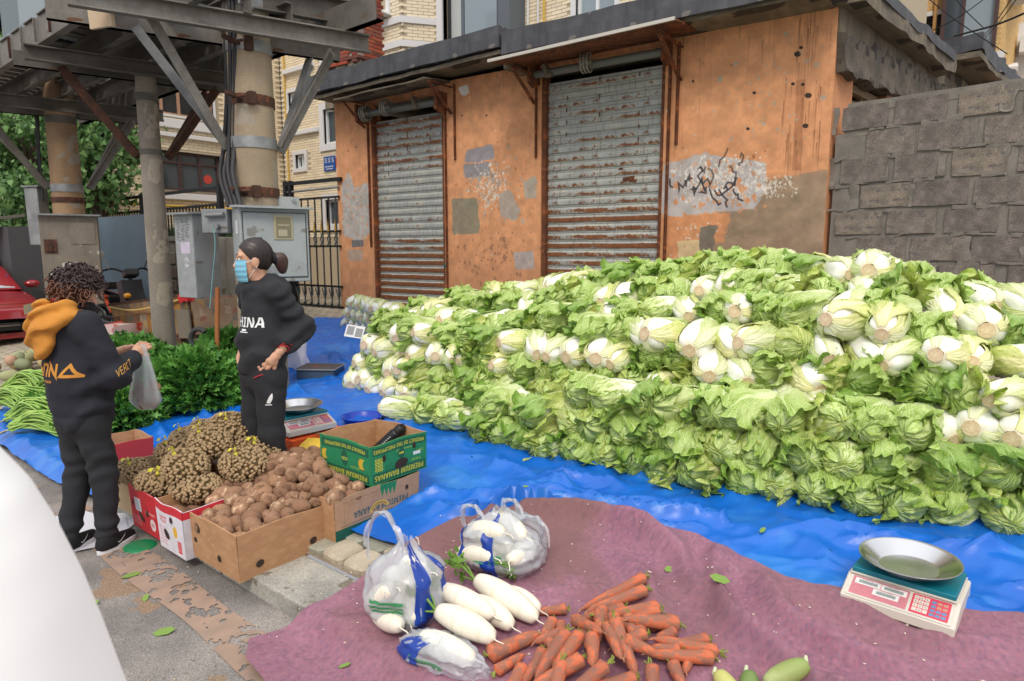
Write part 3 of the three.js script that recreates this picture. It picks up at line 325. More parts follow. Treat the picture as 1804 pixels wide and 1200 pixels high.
  for (const [y, h, z0, z1] of [[4.78, 0.22, -5.3, -7.8], [4.5, 0.1, -4.0, -9.3], [3.0, 0.16, -5.5, -8.0]]) mesh('ledge', box(0.16, h, z0 - z1, [-14.66, y, (z0 + z1) / 2], [0, 0, 0], 0.01), whiteP, A); mesh('gas_pipe', rod([-14.6, 2.75, -4], [-14.6, 2.75, -9.3], 0.03), yellowPipe, A);
  mesh('paper_cut', new THREE.CircleGeometry(0.12, 7), M({ color: rgb(200, 70, 60), side: THREE.DoubleSide }), A, [-14.81, 3.5, -7.2], [0, PI / 2, 0]);
  // wing front, z = -4
  tiledWall(A, [-36, 0, -4.0], 0, 21.3, 0.2, 16, [[15.6, 16.7, 1.2, 2.6], [17.2, 18.2, 6.6, 8.2], [14.5, 16, 4.6, 6]], mortar, tm, [13, 21.3, 0.5, 8]);
  window_(A, [-36, 0, -4.0], 0, 15.6, 16.7, 1.2, 2.6, { sur: 0.1 }); window_(A, [-36, 0, -4.0], 0, 17.2, 18.2, 6.6, 8.2, { sur: 0.2, bars: 1 }); window_(A, [-36, 0, -4.0], 0, 14.5, 16, 4.6, 6, { sur: 0.1 });
  { const l = []; for (let k = 0; k < 8; k++) l.push(box(1.3, 0.02, 0.02, [0, k * 0.2, 0.1])); for (const x of [-0.63, 0.1, 0.63]) l.push(box(0.05, 1.6, 0.03, [x, 0.75, 0.1])); mesh('window_bars', merge(l), pvc, A, [-19.8, 1.1, -3.9]); }
  mesh('roof', box(24, 0.4, 14, [-26, 16.2, -11]), whiteP, A); mesh('roof', box(14.6, 0.4, 8, [-7.4, 16.2, -13.4]), whiteP, A); mesh('back_wall', box(0.3, 15.5, 8, [-0.26, 8.2, -13.72]), mortar, A);
}
{
  const B = thing('apartment_building', 'yellow tiled apartment house far behind the block wall, top right', 'apartment house', [-3.6, 0, -22], 0.05);
  const tm = tileM([214, 178, 120], 260), mo = mottle([180, 152, 106], [196, 166, 118], { n: 128, s: 261, tile: 0.8 });
  tiledWall(B, [-6, 0, 0], 0, 10.7, 0.5, 14, [[8.8, 9.45, 7.9, 8.5], [10.0, 10.0, 7, 7]].slice(0, 1), mo, tm, [6.5, 10.7, 5, 12]);
  window_(B, [-6, 0, 0], 0, 8.8, 9.45, 7.9, 8.5, { sur: 0.12, fm: darkFrame, gm: darkGlass, bars: 1 });
  const o = part('bay', B, [3.95, 0, 0.1]); mesh('bay_frame', merge([box(1.35, 0.1, 0.3, [0, 7.3, 0.1]), box(1.35, 0.1, 0.3, [0, 9.2, 0.1]), box(0.1, 1.9, 0.3, [-0.62, 8.25, 0.1]), box(0.1, 1.9, 0.3, [0.62, 8.25, 0.1]), box(0.08, 1.8, 0.2, [-0.15, 8.25, 0.15]), box(0.5, 0.06, 0.2, [-0.38, 7.65, 0.15])]), maroon, o); mesh('pane', box(0.72, 1.8, 0.02, [0.24, 8.25, 0.12]), glassL, o); mesh('pane', box(0.42, 1.8, 0.02, [-0.38, 8.25, 0.12]), glassM, o);
  mesh('downpipe', rod([3.1, 2, 0.08], [3.1, 14, 0.08], 0.05), M({ color: rgb(196, 150, 92) }), B);
  tiledWall(B, [4.7, 0, 0], PI / 2 - 0.1, 9, 0.5, 14, [], mo, tm, [0, 5, 5, 12]);
  mesh('ledge', merge([box(4, 0.22, 0.3, [-1, 9.35, 0.1]), box(0.9, 0.3, 0.4, [4.4, 7.0, 0.15]), box(0.5, 0.16, 4, [5.1, 9.3, -2.5], [0.25, 0, 0]), box(0.4, 0.14, 3, [5.0, 7.3, -2.6], [0.25, 0, 0])]), whiteP, B);
  mesh('side_bay', merge([box(0.7, 5, 2, [5.4, 6.5, -5.2]), box(0.8, 0.5, 2.4, [5.6, 8.2, -4.8])]), whiteP, B);
  mesh('air_conditioner', box(0.5, 0.6, 0.9, [5.05, 9.2, -1.4], [0, 0, 0], 0.03), M({ color: rgb(206, 206, 204) }), B); mesh('roof', box(11, 0.4, 10, [-0.6, 14.2, -5]), whiteP, B);
}
{ const C = thing('glass_building', 'pale green glazed building at the far right edge behind the wires', 'building', [5.4, 0, -30]); mesh('wall', box(5, 9.5, 4, [0, 4.7, 0]), M({ color: rgb(196, 206, 208) }), C); for (let k = 0; k < 3; k++) mesh('window_band', box(4.6, 0.9, 0.1, [0, 6.4 + k * 1.3, 2.03]), M({ color: rgb(96, 140, 150), roughness: 0.1 }), C); }
{ const f = thing('shrub', 'bare white flowering bush behind the end of the block wall', 'shrub', [2.15, 2.6, -13]); const r = rng(8), l = [], b = []; for (let i = 0; i < 40; i++) { const a = r() * 6.28, h = 0.6 + 1.4 * r(), q = [0.7 * r() * cos(a), h, 0.7 * r() * sin(a)]; l.push(tube([[0, 0, 0], [q[0] * 0.4, h * 0.5, q[2] * 0.5], q], 0.012, 5, 4)); for (let k = 0; k < 7; k++) b.push(xf(new THREE.IcosahedronGeometry(0.035, 0), [q[0] + 0.25 * (r() - 0.5), q[1] - 0.5 * r() * r(), q[2] + 0.25 * (r() - 0.5)])); } mesh('stem', merge(l), M({ color: rgb(120, 104, 96) }), f); mesh('blossom', merge(b), M({ color: rgb(220, 214, 216) }), f).userData.kind = 'stuff'; mesh('brick_planter', box(1.6, 2.7, 0.5, [0.1, -1.2, 0]), plainBrick(), f); }
function plainBrick() { return mottle([150, 84, 66], [120, 70, 58], { s: 270, f: 8, tile: 0.5, n: 128 }); }
// overhead wires at the top right
[[[0.7, 5.4, -9.3], [1.939, 4.334, -10.121]], [[2.5, 4.15, -7.2], [1.45, 4.32, -8.7]], [[1.689, 5.15, -10.056], [0.9, 4.98, -10.75]], [[1.0, 5.75, -10.9], [1.55, 5.03, -11.23]], [[2.1, 4.66, -8.3], [1.392, 5.118, -12.413]], [[2.17, 4.68, -8.3], [1.449, 5.147, -12.464]]].forEach(([a, b], i) => { const m = [(a[0] + b[0]) / 2, (a[1] + b[1]) / 2 - 0.05, (a[2] + b[2]) / 2]; tag(mesh(numbered('overhead_cable'), tube([a, m, b], i === 1 ? 0.012 : 0.007, 20, 5), blackIron), ['long thin wire slanting down to the right above the rear roof', 'thick black cable rising to the right picture edge above the block wall', 'thin wire crossing the yellow house front upwards to the right', 'short wire falling steeply over the big dark framed window', 'left one of two parallel wires at the top right corner', 'right one of two parallel wires at the top right corner'][i], 'cable'); });
// ---------- trees ----------
function tree(label, x, z, h, cy, R, s, n, tr) {
  const t = thing('tree', label, 'tree', [x, G(x, z), z]), r = rng(s), bark = mottle([96, 84, 74], [70, 60, 52], { n: 128, s: 300 + s, f: 5, tile: 0.4, streak: 0.7, bump: 0.01 });
  const bl = [tube([[0, -0.1, 0], [0.05, h * 0.25, 0.03], [-0.04, h * 0.5, 0], [0.05, h * 0.8, 0.05]], tr, 16, 9)]; const tips = [];
  for (let i = 0; i < 16; i++) { const a = r() * 6.28, q = [R[0] * 0.75 * cos(a) * (0.4 + 0.6 * r()), cy + R[1] * (r() * 1.6 - 0.8), R[2] * 0.75 * sin(a) * (0.4 + 0.6 * r())]; bl.push(tube([[0, h * (0.25 + 0.4 * r()), 0], [q[0] * 0.5, q[1] * 0.85, q[2] * 0.5], q], 0.022 + 0.02 * r(), 8, 5)); tips.push(q); }
  mesh('trunk', merge(bl), bark, t);
  const cl = []; for (let i = 0; i < 64; i++) { const a = r() * 6.28, e = Math.acos(2 * r() - 1), k = 0.45 + 0.55 * pow(r(), 0.5); cl.push([R[0] * k * sin(e) * cos(a), cy + R[1] * k * cos(e), R[2] * k * sin(e) * sin(a), 0.35 + 0.4 * r()]); }
  const leaf = (sz) => { const P = [[0, 0], [0.3, 0.16], [0.5, 0.05], [0.42, 0.42], [0.24, 0.62], [0, 1], [-0.24, 0.62], [-0.42, 0.42], [-0.5, 0.05], [-0.3, 0.16]]; const g = new THREE.ShapeGeometry(new THREE.Shape(P.map((p) => new THREE.Vector2(p[0] * sz, p[1] * sz)))); const p = g.attributes.position; for (let i = 0; i < p.count; i++) p.setZ(i, -0.35 * abs(p.getX(i)) - 0.2 * p.getY(i) * p.getY(i) / sz); g.computeVertexNormals(); return g; };
  const lm = [[96, 138, 72], [70, 112, 58], [122, 160, 92]].map((c) => new THREE.MeshPhysicalMaterial({ color: rgb(...c), roughness: 0.7, transmission: 0.25, thickness: 0, side: THREE.DoubleSide }));
  const gl = leaf(0.11), sets = [[], [], []];
  for (let i = 0; i < n; i++) { const c = cl[floor(r() * cl.length)], a = r() * 6.28, e = Math.acos(2 * r() - 1), k = c[3] * pow(r(), 0.4); sets[floor(r() * 3)].push(TR([c[0] + k * sin(e) * cos(a), c[1] + 0.75 * k * cos(e), c[2] + k * sin(e) * sin(a)], [-0.9 + 1.3 * r() + (r() < 0.3 ? PI : 0), r() * 6.28, (r() - 0.5) * 1.2], [0.6 + 0.7 * r(), 0.6 + 0.7 * r(), 0.8])); }
  sets.forEach((q, i) => inst('crown', gl, lm[i], t, q)); return t;
}
tree('broad leafy green tree behind the left steel platform', -14.2, -3.1, 4.2, 3.5, [2.1, 1.9, 1.0], 5, 12000, 0.12);
tree('leafy green tree between the two concrete poles', -12.55, -3.75, 3.6, 3.2, [0.8, 1.1, 0.7], 9, 5600, 0.09);
tree('tall tree at the far left edge behind the building front', -17.5, -2.2, 5.6, 5.0, [2.2, 2.2, 1.4], 14, 5000, 0.13);

// ---------- transformer platform on concrete poles ----------
const concM = (a, b, s) => mottle(a, b, { n: 512, f: 5, s, tile: 1.3, sp: 0.14, streak: 0.45, C: [158, 148, 134], ct: 0.62, bump: 0.005 });
const steelM = mottle([134, 130, 124], [104, 100, 94], { n: 256, f: 5, s: 320, tile: 0.8, sp: 0.08, streak: 0.5, C: [110, 78, 56], ct: 0.64, bump: 0.002, rough: 0.65, metal: 0.25 }), steelD = mottle([112, 108, 102], [82, 78, 72], { n: 256, f: 5, s: 325, tile: 0.8, sp: 0.08, C: [96, 72, 52], ct: 0.64, bump: 0.002, rough: 0.75 }), galvM = mottle([160, 162, 162], [132, 134, 136], { n: 256, f: 6, s: 330, tile: 0.6, sp: 0.06, rough: 0.5, metal: 0.4, bump: 0.001 }), rustyM = mottle([88, 56, 42], [62, 42, 34], { n: 256, f: 8, s: 335, tile: 0.5, sp: 0.2, C: [120, 70, 44], ct: 0.6, bump: 0.003 });
function chan(a, b, w, h, t = 0.012) { // open channel, web on the far side of local x
  const A = V(...a), B = V(...b), L = A.distanceTo(B), g = merge([box(t, h, L, [w / 2, 0, 0]), box(w, t, L, [0, h / 2 - t / 2, 0]), box(w, t, L, [0, -h / 2 + t / 2, 0])]); g.applyMatrix4(new THREE.Matrix4().lookAt(B, A, V(0, 1, 0))); g.translate((a[0] + b[0]) / 2, (a[1] + b[1]) / 2, (a[2] + b[2]) / 2); return uvmKeep(g);
}
const uvmKeep = (g) => g;
function angle(a, b, w = 0.07) { const A = V(...a), B = V(...b), L = A.distanceTo(B), g = merge([box(w, 0.01, L, [0, 0, 0]), box(0.01, w, L, [w / 2, -w / 2, 0])]); g.applyMatrix4(new THREE.Matrix4().lookAt(B, A, V(0, 1, 0))); g.translate((a[0] + b[0]) / 2, (a[1] + b[1]) / 2, (a[2] + b[2]) / 2); return g; }
function pole(label, x, z, r0, r1, h, m, bands) {
  const p = thing('concrete_pole', label, 'pole', [x, G(x, z), z]);
  mesh('shaft', rod([0, -0.15, 0], [0, h, 0], r0, r1, 28), m, p);
  for (const [y, hh, mm, bolt] of bands) { const yy = y - G(x, z), rr = lerp(r0, r1, yy / h) + 0.008; const b = mesh('clamp_band', merge([rod([0, yy, 0], [0, yy + hh, 0], rr, rr, 28, true), rod([0, yy + hh, 0], [0, yy + hh + 0.001, 0], rr, rr - 0.01, 28)]), mm, p); if (bolt) mesh('bolt', merge([bar([rr * 0.6, yy + hh / 2, rr * 0.75], [rr * 0.75, yy + hh / 2 + 0.02, rr * 0.75 + 0.16], 0.04, 0.03), rod([rr * 0.5, yy + hh / 2, rr * 0.8 + 0.06], [rr * 1.15, yy + hh / 2, rr * 0.6 + 0.06], 0.014), box(0.06, hh * 1.2, 0.06, [rr * 0.95, yy + hh / 2, rr * 0.5])]), rustyM, b); }
  return p;
}
pole('thick concrete pole with grey cabinets, right of the platform', -3.28, -1.85, 0.222, 0.178, 7.4, concM([170, 152, 128], [148, 132, 112], 340), [[2.58, 0.1, galvM, 0], [2.96, 0.09, rustyM, 1], [3.42, 0.1, galvM, 1], [2.14, 0.09, rustyM, 1]]);
pole('slender grey concrete post standing behind the green bundles', -4.93, -1.63, 0.12, 0.098, 3.22, concM([146, 138, 128], [122, 114, 104], 345), [[2.66, 0.05, steelD, 0], [3.2, 0.08, steelD, 0]]);
pole('thick weathered concrete pole carrying the left end of the platform', -7.72, -1.7, 0.205, 0.166, 3.75, concM([168, 138, 106], [140, 116, 92], 350), [[2.42, 0.1, galvM, 0], [2.28, 0.07, rustyM, 0], [3.3, 0.1, steelD, 0]]);
{
  const t = thing('transformer_platform', 'dark steel transformer platform carried by three concrete poles', 'steel platform');
  const cb = (a, b, h, off, m) => { for (const s of [-1, 1]) { const dx = s * off; const mm = m; const g = chan([a[0] + dx, a[1] - h / 2, a[2]], [b[0] + dx, b[1] - h / 2, b[2]], s * 0.07, h); mesh('cross_beam', g, mm, t); } };
  cb([-3.62, 3.66, -0.45], [-2.83, 3.67, -2.7], 0.16, 0.24, steelM); cb([-5.25, 3.58, -0.62], [-4.72, 3.58, -2.5], 0.14, 0.17, steelD); cb([-7.9, 3.55, -0.6], [-7.22, 3.55, -2.7], 0.15, 0.24, steelD);
  mesh('edge_beam', merge([bar([-9.2, 3.70, -0.775], [-3.42, 3.79, -0.8], 0.012, 0.235), bar([-9.2, 3.59, -0.81], [-3.42, 3.68, -0.835], 0.08, 0.012), bar([-9.2, 3.81, -0.81], [-3.42, 3.90, -0.835], 0.08, 0.012)]), steelM, t); mesh('edge_beam', chan([-9.2, 3.70, -2.45], [-2.2, 3.79, -2.5], -0.08, 0.235), steelD, t);
  const st = []; for (let k = 0; k < 14; k++) { const x = -8.9 + k * 0.41; mesh('stiffener', box(0.012, 0.215, 0.024, [x, lerp(3.7, 3.79, (x + 9.2) / 5.8), -0.762]), k % 3 === 1 ? rustyM : steelM, t); mesh('deck_bracket', box(0.26, 0.01, 0.05, [x + 0.2, lerp(3.7, 3.79, (x + 9.2) / 5.8) + 0.13, -0.79], [0, 0, 0.02]), steelD, t); }
  for (const z of [-1.25, -1.65, -2.05]) mesh('joist', chan([-9.1, 3.68, z], [-2.9, 3.76, z], 0.06, 0.2), steelD, t);
  for (let k = 0; k < 26; k++) { if (k === 9 || k === 15) continue; const x = -9 + k * 0.215; mesh('deck_plank', box(0.165, 0.025, 1.62, [x, lerp(3.835, 3.93, (x + 9.2) / 5.8), -1.64 + 0.04 * sin(k * 5)], [0, 0.01 * sin(k * 3), 0.016]), k % 4 ? steelD : steelM, t); }
  // projecting channels at the right end
  mesh('outrigger', chan([-3.08, 3.88, -1.8], [-2.86, 3.92, -2.72], 0.08, 0.22), steelD, t); mesh('outrigger', chan([-3.5, 3.9, -1.95], [-3.25, 3.92, -2.85], -0.08, 0.22), steelD, t); mesh('outrigger', chan([-2.84, 3.9, -2.74], [-3.28, 3.9, -2.88], 0.08, 0.22), steelD, t); mesh('end_plate', box(0.02, 0.24, 0.3, [-3.06, 3.88, -1.78], [0, 0.3, 0]), galvM, t);
  const br = (n, a, b, w, m) => mesh('brace', angle(a, b, w), m, t);
  br(0, [-3.38, 2.6, -1.66], [-3.34, 3.62, -1.02], 0.085, steelM); br(0, [-3.42, 2.6, -1.72], [-3.62, 3.55, -1.05], 0.075, galvM); br(0, [-3.04, 2.6, -1.97], [-2.9, 3.56, -2.48], 0.08, steelM); br(0, [-3.1, 2.6, -2.02], [-3.16, 3.5, -2.42], 0.1, galvM);
  br(0, [-5.02, 2.66, -1.54], [-5.12, 3.46, -0.95], 0.075, rustyM); br(0, [-5.06, 2.66, -1.6], [-5.35, 3.46, -1.05], 0.075, rustyM); br(0, [-4.85, 2.66, -1.75], [-4.78, 3.46, -2.3], 0.085, rustyM); br(0, [-4.9, 2.66, -1.78], [-5.0, 3.46, -2.3], 0.07, rustyM);
  br(0, [-7.88, 2.5, -1.54], [-7.8, 3.44, -0.85], 0.085, steelM); br(0, [-7.9, 2.5, -1.6], [-8.1, 3.44, -0.9], 0.075, steelM); br(0, [-7.54, 2.5, -1.88], [-7.3, 3.44, -2.4], 0.08, steelM); br(0, [-7.6, 2.5, -1.9], [-7.6, 3.44, -2.4], 0.07, steelM);
  mesh('end_bracket', box(0.24, 0.26, 0.03, [-3.5, 3.56, -0.72], [0.05, 0.35, 0]), mottle([206, 190, 168], [176, 150, 120], { n: 128, s: 355, C: [150, 96, 60], ct: 0.6 }), t);
}
{
  const t = thing('transformer', 'ribbed grey transformer case standing on the platform at top left', 'transformer', [-5.75, 3.86, -1.3], 0);
  const m = M({ color: rgb(136, 148, 154), roughness: 0.5 }), g = M({ color: rgb(122, 134, 140), roughness: 0.5 });
  mesh('case', box(1.5, 1.8, 0.9, [0.6, 0.95, 0.02], [0, 0, 0], 0.02), m, t); for (let k = 0; k < 22; k++) mesh('cooling_fin', box(0.018, 1.6, 0.12, [-0.75 + k * 0.03, 0.9, 0.4]), g, t); mesh('cooling_rail', box(0.72, 0.05, 0.16, [-0.43, 0.06, 0.4]), g, t); mesh('tank', box(0.7, 1.7, 0.8, [-0.43, 0.92, -0.06]), g, t);
  mesh('skid', merge([box(2.2, 0.08, 0.1, [0.2, -0.0, 0.3]), box(2.2, 0.08, 0.1, [0.2, -0.0, -0.3])]), steelM, t);
}
{ // black cables strapped down the right pole
  const c = thing('cable_bundle', 'black cables strapped down the thick right pole', 'cable'); const bm = M({ color: rgb(48, 48, 52), roughness: 0.6 });
  for (let k = 0; k < 4; k++) { const a = -0.06 + k * 0.034; mesh('cable', tube([[-3.19 + a, 4.2, -1.66], [-3.23 + a * 1.2, 3.5, -1.65 - 0.02 * (k % 2)], [-3.27 + a, 3.0, -1.645 - 0.02 * (k % 2)], [-3.31 + a * 1.5, 2.55, -1.62 - 0.025 * (k % 2)], [-3.27 + a * 2.2, 2.35, -1.58], [-3.12 + a * 2, 2.05, -1.56]], 0.02, 40, 7), bm, c); }
  const d = thing('cable_bundle', 'thin black cables beside the weathered left pole', 'cable'); for (let k = 0; k < 3; k++) mesh('cable', tube([[-7.95 + 0.04 * k, 3.5, -1.5], [-7.93 + 0.04 * k, 3.1, -1.47], [-7.9 + 0.03 * k, 2.6, -1.45], [-7.85, 2.3, -1.45]], 0.014, 16, 5), bm, d);
}
// ---------- electric cabinets ----------
const cabM = mottle([166, 172, 172], [150, 156, 156], { n: 256, f: 5, s: 360, tile: 1, sp: 0.04, C: [128, 128, 122], ct: 0.72, bump: 0.0008, rough: 0.55 }), cabD = mottle([140, 144, 146], [124, 128, 130], { n: 256, f: 5, s: 362, tile: 0.8, sp: 0.05, C: [110, 104, 98], ct: 0.7, bump: 0.001, rough: 0.6 });
{
  const c = thing('electric_cabinet', 'grey steel meter cabinet with small window hung on the thick pole', 'electric cabinet', [-2.93, 1.36, -1.7], 1.26);
  mesh('body', box(0.6, 0.66, 0.34, [0.1, 0.34, -0.14], [0, 0, 0], 0.008), cabM, c); mesh('rain_hood', merge([box(0.66, 0.02, 0.44, [0.1, 0.685, -0.1], [0.05, 0, 0]), box(0.62, 0.1, 0.02, [0.1, 0.75, -0.28])]), cabM, c);
  const d = mesh('door', box(0.54, 0.57, 0.016, [0.1, 0.34, 0.034], [0, 0, 0], 0.004), cabM, c); mesh('door_gap', merge([box(0.56, 0.006, 0.003, [0.1, 0.632, 0.032]), box(0.56, 0.006, 0.003, [0.1, 0.048, 0.032]), box(0.006, 0.585, 0.003, [-0.178, 0.34, 0.032]), box(0.006, 0.585, 0.003, [0.378, 0.34, 0.032])]), darkFrame, c);
  const w = mesh('meter_window', box(0.17, 0.22, 0.012, [0.17, 0.5, 0.044], [0, 0, 0], 0.004), M({ color: rgb(170, 162, 132), roughness: 0.4 }), c); mesh('pane', box(0.13, 0.18, 0.004, [0.17, 0.5, 0.052]), M({ color: rgb(128, 120, 94), roughness: 0.15 }), w); mesh('meter', merge([box(0.08, 0.06, 0.003, [0.16, 0.45, 0.0555]), box(0.1, 0.012, 0.003, [0.17, 0.52, 0.0555])]), M({ color: rgb(172, 164, 138) }), w);
  mesh('latch', merge([box(0.08, 0.1, 0.004, [-0.06, 0.36, 0.044]), box(0.045, 0.09, 0.01, [-0.05, 0.355, 0.048])]), M({ color: rgb(70, 72, 74), roughness: 0.4 }), c);
  mesh('paper', box(0.002, 0.12, 0.09, [-0.202, 0.5, -0.1], [0.05, 0, 0]), M({ color: rgb(206, 206, 212) }), c); mesh('name_plate', merge([box(0.15, 0.05, 0.002, [0.1, 0.13, 0.044]), box(0.13, 0.02, 0.003, [0.11, 0.1, 0.0445])]), cabD, c); mesh('bolt', merge([-0.16, 0.36].map((x) => rod([x, 0.765, -0.268], [x, 0.765, -0.25], 0.018, 0.018, 8))), cabD, c);
}
{
  const c = thing('electric_cabinet', 'narrow grey cabinet covered in scribbles left of the meter cabinet', 'electric cabinet', [-3.86, 1.2, -1.55], 0.12);
  const tx = canvasTex(128, 512, (g, w, h) => { g.fillStyle = 'rgb(148,152,154)'; g.fillRect(0, 0, w, h); g.strokeStyle = 'rgba(60,62,66,.8)'; g.lineWidth = 3; const r = rng(3); for (let k = 0; k < 26; k++) { const x = 14 + (k % 3) * 32, y = 30 + floor(k / 3) * 15; g.beginPath(); g.moveTo(x, y); for (let i = 0; i < 4; i++) g.lineTo(x + r() * 24, y + r() * 13); g.stroke(); } g.fillStyle = 'rgb(196,186,206)'; g.fillRect(36, 170, 64, 70); g.fillStyle = 'rgba(210,210,214,.7)'; for (let i = 0; i < 30; i++) g.fillRect(50 + r() * 30, 260 + r() * 60, 3 + r() * 8, 3 + r() * 6); }, 0.1); tx.repeat.set(1 / 0.3, 1 / 0.82); tx.offset.set(0.5, 0.5);
  mesh('body', box(0.3, 0.8, 0.26, [0, 0.4, 0], [0, 0, 0], 0.006), cabD, c); mesh('scribbled_face', new THREE.PlaneGeometry(0.29, 0.79), M({ map: (tx.repeat.set(1, 1), tx.offset.set(0, 0), tx), roughness: 0.6 }), c, [0, 0.4, 0.133]); mesh('lid', box(0.34, 0.02, 0.34, [0, 0.81, 0.02], [0.06, 0, 0]), cabD, c);
  const s = thing('pole_switch', 'small grey switch box bolted between the two cabinets', 'switch box', [-3.42, 1.92, -1.55], 0.5); mesh('body', box(0.26, 0.22, 0.14, [0, 0, 0], [0, 0, 0], 0.01), cabD, s); mesh('handle', merge([rod([-0.06, 0.05, 0.1], [0.12, 0.06, 0.1], 0.02), rod([0.04, -0.05, 0.07], [0.04, -0.05, 0.12], 0.025)]), galvM, s); mesh('wire', tube([[0.02, -0.05, 0.12], [0.03, -0.2, 0.12], [-0.03, -0.5, 0.1], [-0.08, -0.8, 0.1]], 0.005, 14, 4), M({ color: rgb(120, 170, 170) }), s);
  const lc = mottle([140, 130, 118], [118, 110, 100], { n: 256, f: 6, s: 370, tile: 0.9, sp: 0.1, streak: 0.4, C: [190, 184, 178], ct: 0.7, bump: 0.002 });
  const l = thing('electric_cabinet', 'dirty brown steel cabinet on the weathered left pole behind the curly-haired person', 'electric cabinet', [-6.95, 0.98, -1.45], 1.2); mesh('body', box(0.6, 1.1, 0.34, [0, 0.55, 0], [0, 0, 0], 0.008), lc, l); mesh('rain_hood', box(0.68, 0.02, 0.42, [0, 1.11, 0.02], [0.04, 0, 0]), galvM, l); mesh('lock_recess', merge([box(0.13, 0.17, 0.01, [-0.2, 0.72, 0.172]), box(0.04, 0.08, 0.02, [-0.2, 0.7, 0.178])]), rustyM, l); mesh('vent_panel', box(0.26, 0.26, 0.012, [0.14, 0.88, 0.172]), lc, l);
  mesh('paint_smear', merge([box(0.16, 0.05, 0.002, [-0.02, 0.5, 0.172], [0, 0, 0.1]), box(0.1, 0.03, 0.003, [0.08, 0.46, 0.172])]), M({ color: rgb(196, 192, 186) }), l);
  const n = thing('pole_box', 'narrow pale metal trunking box on the weathered left pole', 'cable box', [-7.98, 1.75, -1.42], 0.5); mesh('body', box(0.2, 0.75, 0.16, [0, 0.35, 0], [0, 0, 0.02], 0.006), galvM, n); mesh('lid', box(0.26, 0.02, 0.2, [0, 0.74, 0]), galvM, n);
}
// ---------- fences, gate, walls in the yard behind ----------
function barFence(label, pos, ry, W, y0, H, n, posts, extra) {
  const f = thing('iron_fence', label, 'fence', pos, ry), b = box(0.022, H, 0.022, [0, 0, 0]);
  for (let i = 0; i < n; i++) mesh('bar', b, blackIron, f, [W * (i + 0.5) / n, y0 + H / 2, 0]); for (const y of [y0 + 0.06, y0 + H - 0.03]) mesh('rail', box(W, 0.04, 0.035, [W / 2, y, 0]), blackIron, f); mesh('top_rail', box(W, 0.05, 0.06, [W / 2, y0 + H + extra, 0]), blackIron, f);
  for (const x of posts) mesh('post', box(0.09, H + extra + 0.1, 0.09, [x, y0 + (H + extra) / 2, 0], [0, 0, 0], 0.006), blackIron, f); return f;
}
barFence('black iron bar fence on the low wall left of the cabinets', [-15.2, 0, -4.3], 0, 6.6, 1.85, 0.62, 52, [0.1, 3.4, 6.55], 0.26);
{
  const g = thing('iron_gate', 'black wrought iron gate with gilded spear tips beside the shop', 'gate', [-8.25, 0, -5.42], 0.05), gold = M({ color: rgb(182, 146, 66), roughness: 0.4, metalness: 0.4 });
  for (let k = 0; k < 7; k++) { const x = 0.12 + k * 0.19; mesh('bar', rod([x, 0.62, 0], [x, 2.55, 0], 0.014), k % 2 ? blackIron : M({ color: rgb(58, 66, 68), roughness: 0.5 }), g); mesh('spear_tip', rod([x, 1.98, 0.03], [x, 2.18, 0.03], 0.024, 0.002, 6), gold, g); mesh('scroll', merge([tube([[x - 0.05, 0.98, 0.02], [x - 0.01, 0.86, 0.02], [x + 0.03, 0.76, 0.02], [x - 0.02, 0.68, 0.02]], 0.012, 12, 5), tube([[x + 0.05, 1.0, 0.02], [x + 0.06, 0.88, 0.02], [x + 0.02, 0.8, 0.02], [x + 0.05, 0.66, 0.02]], 0.012, 12, 5), tube([[x - 0.04, 1.74, 0.02], [x + 0.04, 1.86, 0.02], [x - 0.03, 1.95, 0.02]], 0.012, 12, 5), tube([[x + 0.04, 1.74, 0.02], [x - 0.04, 1.84, 0.02], [x + 0.03, 1.95, 0.02]], 0.012, 12, 5)]), M({ color: rgb(70, 80, 82), roughness: 0.5 }), g); }
  for (const y of [0.66, 1.02, 1.72, 1.98, 2.56]) mesh('rail', box(1.35, 0.035, 0.03, [0.68, y, 0]), blackIron, g); mesh('top_rail', box(1.6, 0.06, 0.06, [0.62, 2.85, 0]), blackIron, g); mesh('top_rail', rod([-0.2, 2.7, 0], [1.35, 2.72, 0], 0.02), galvM, g); for (const x of [-0.12, 0.02]) mesh('post', box(0.08, 2.3, 0.08, [x, 1.75, 0], [0, 0, 0], 0.005), blackIron, g);
}
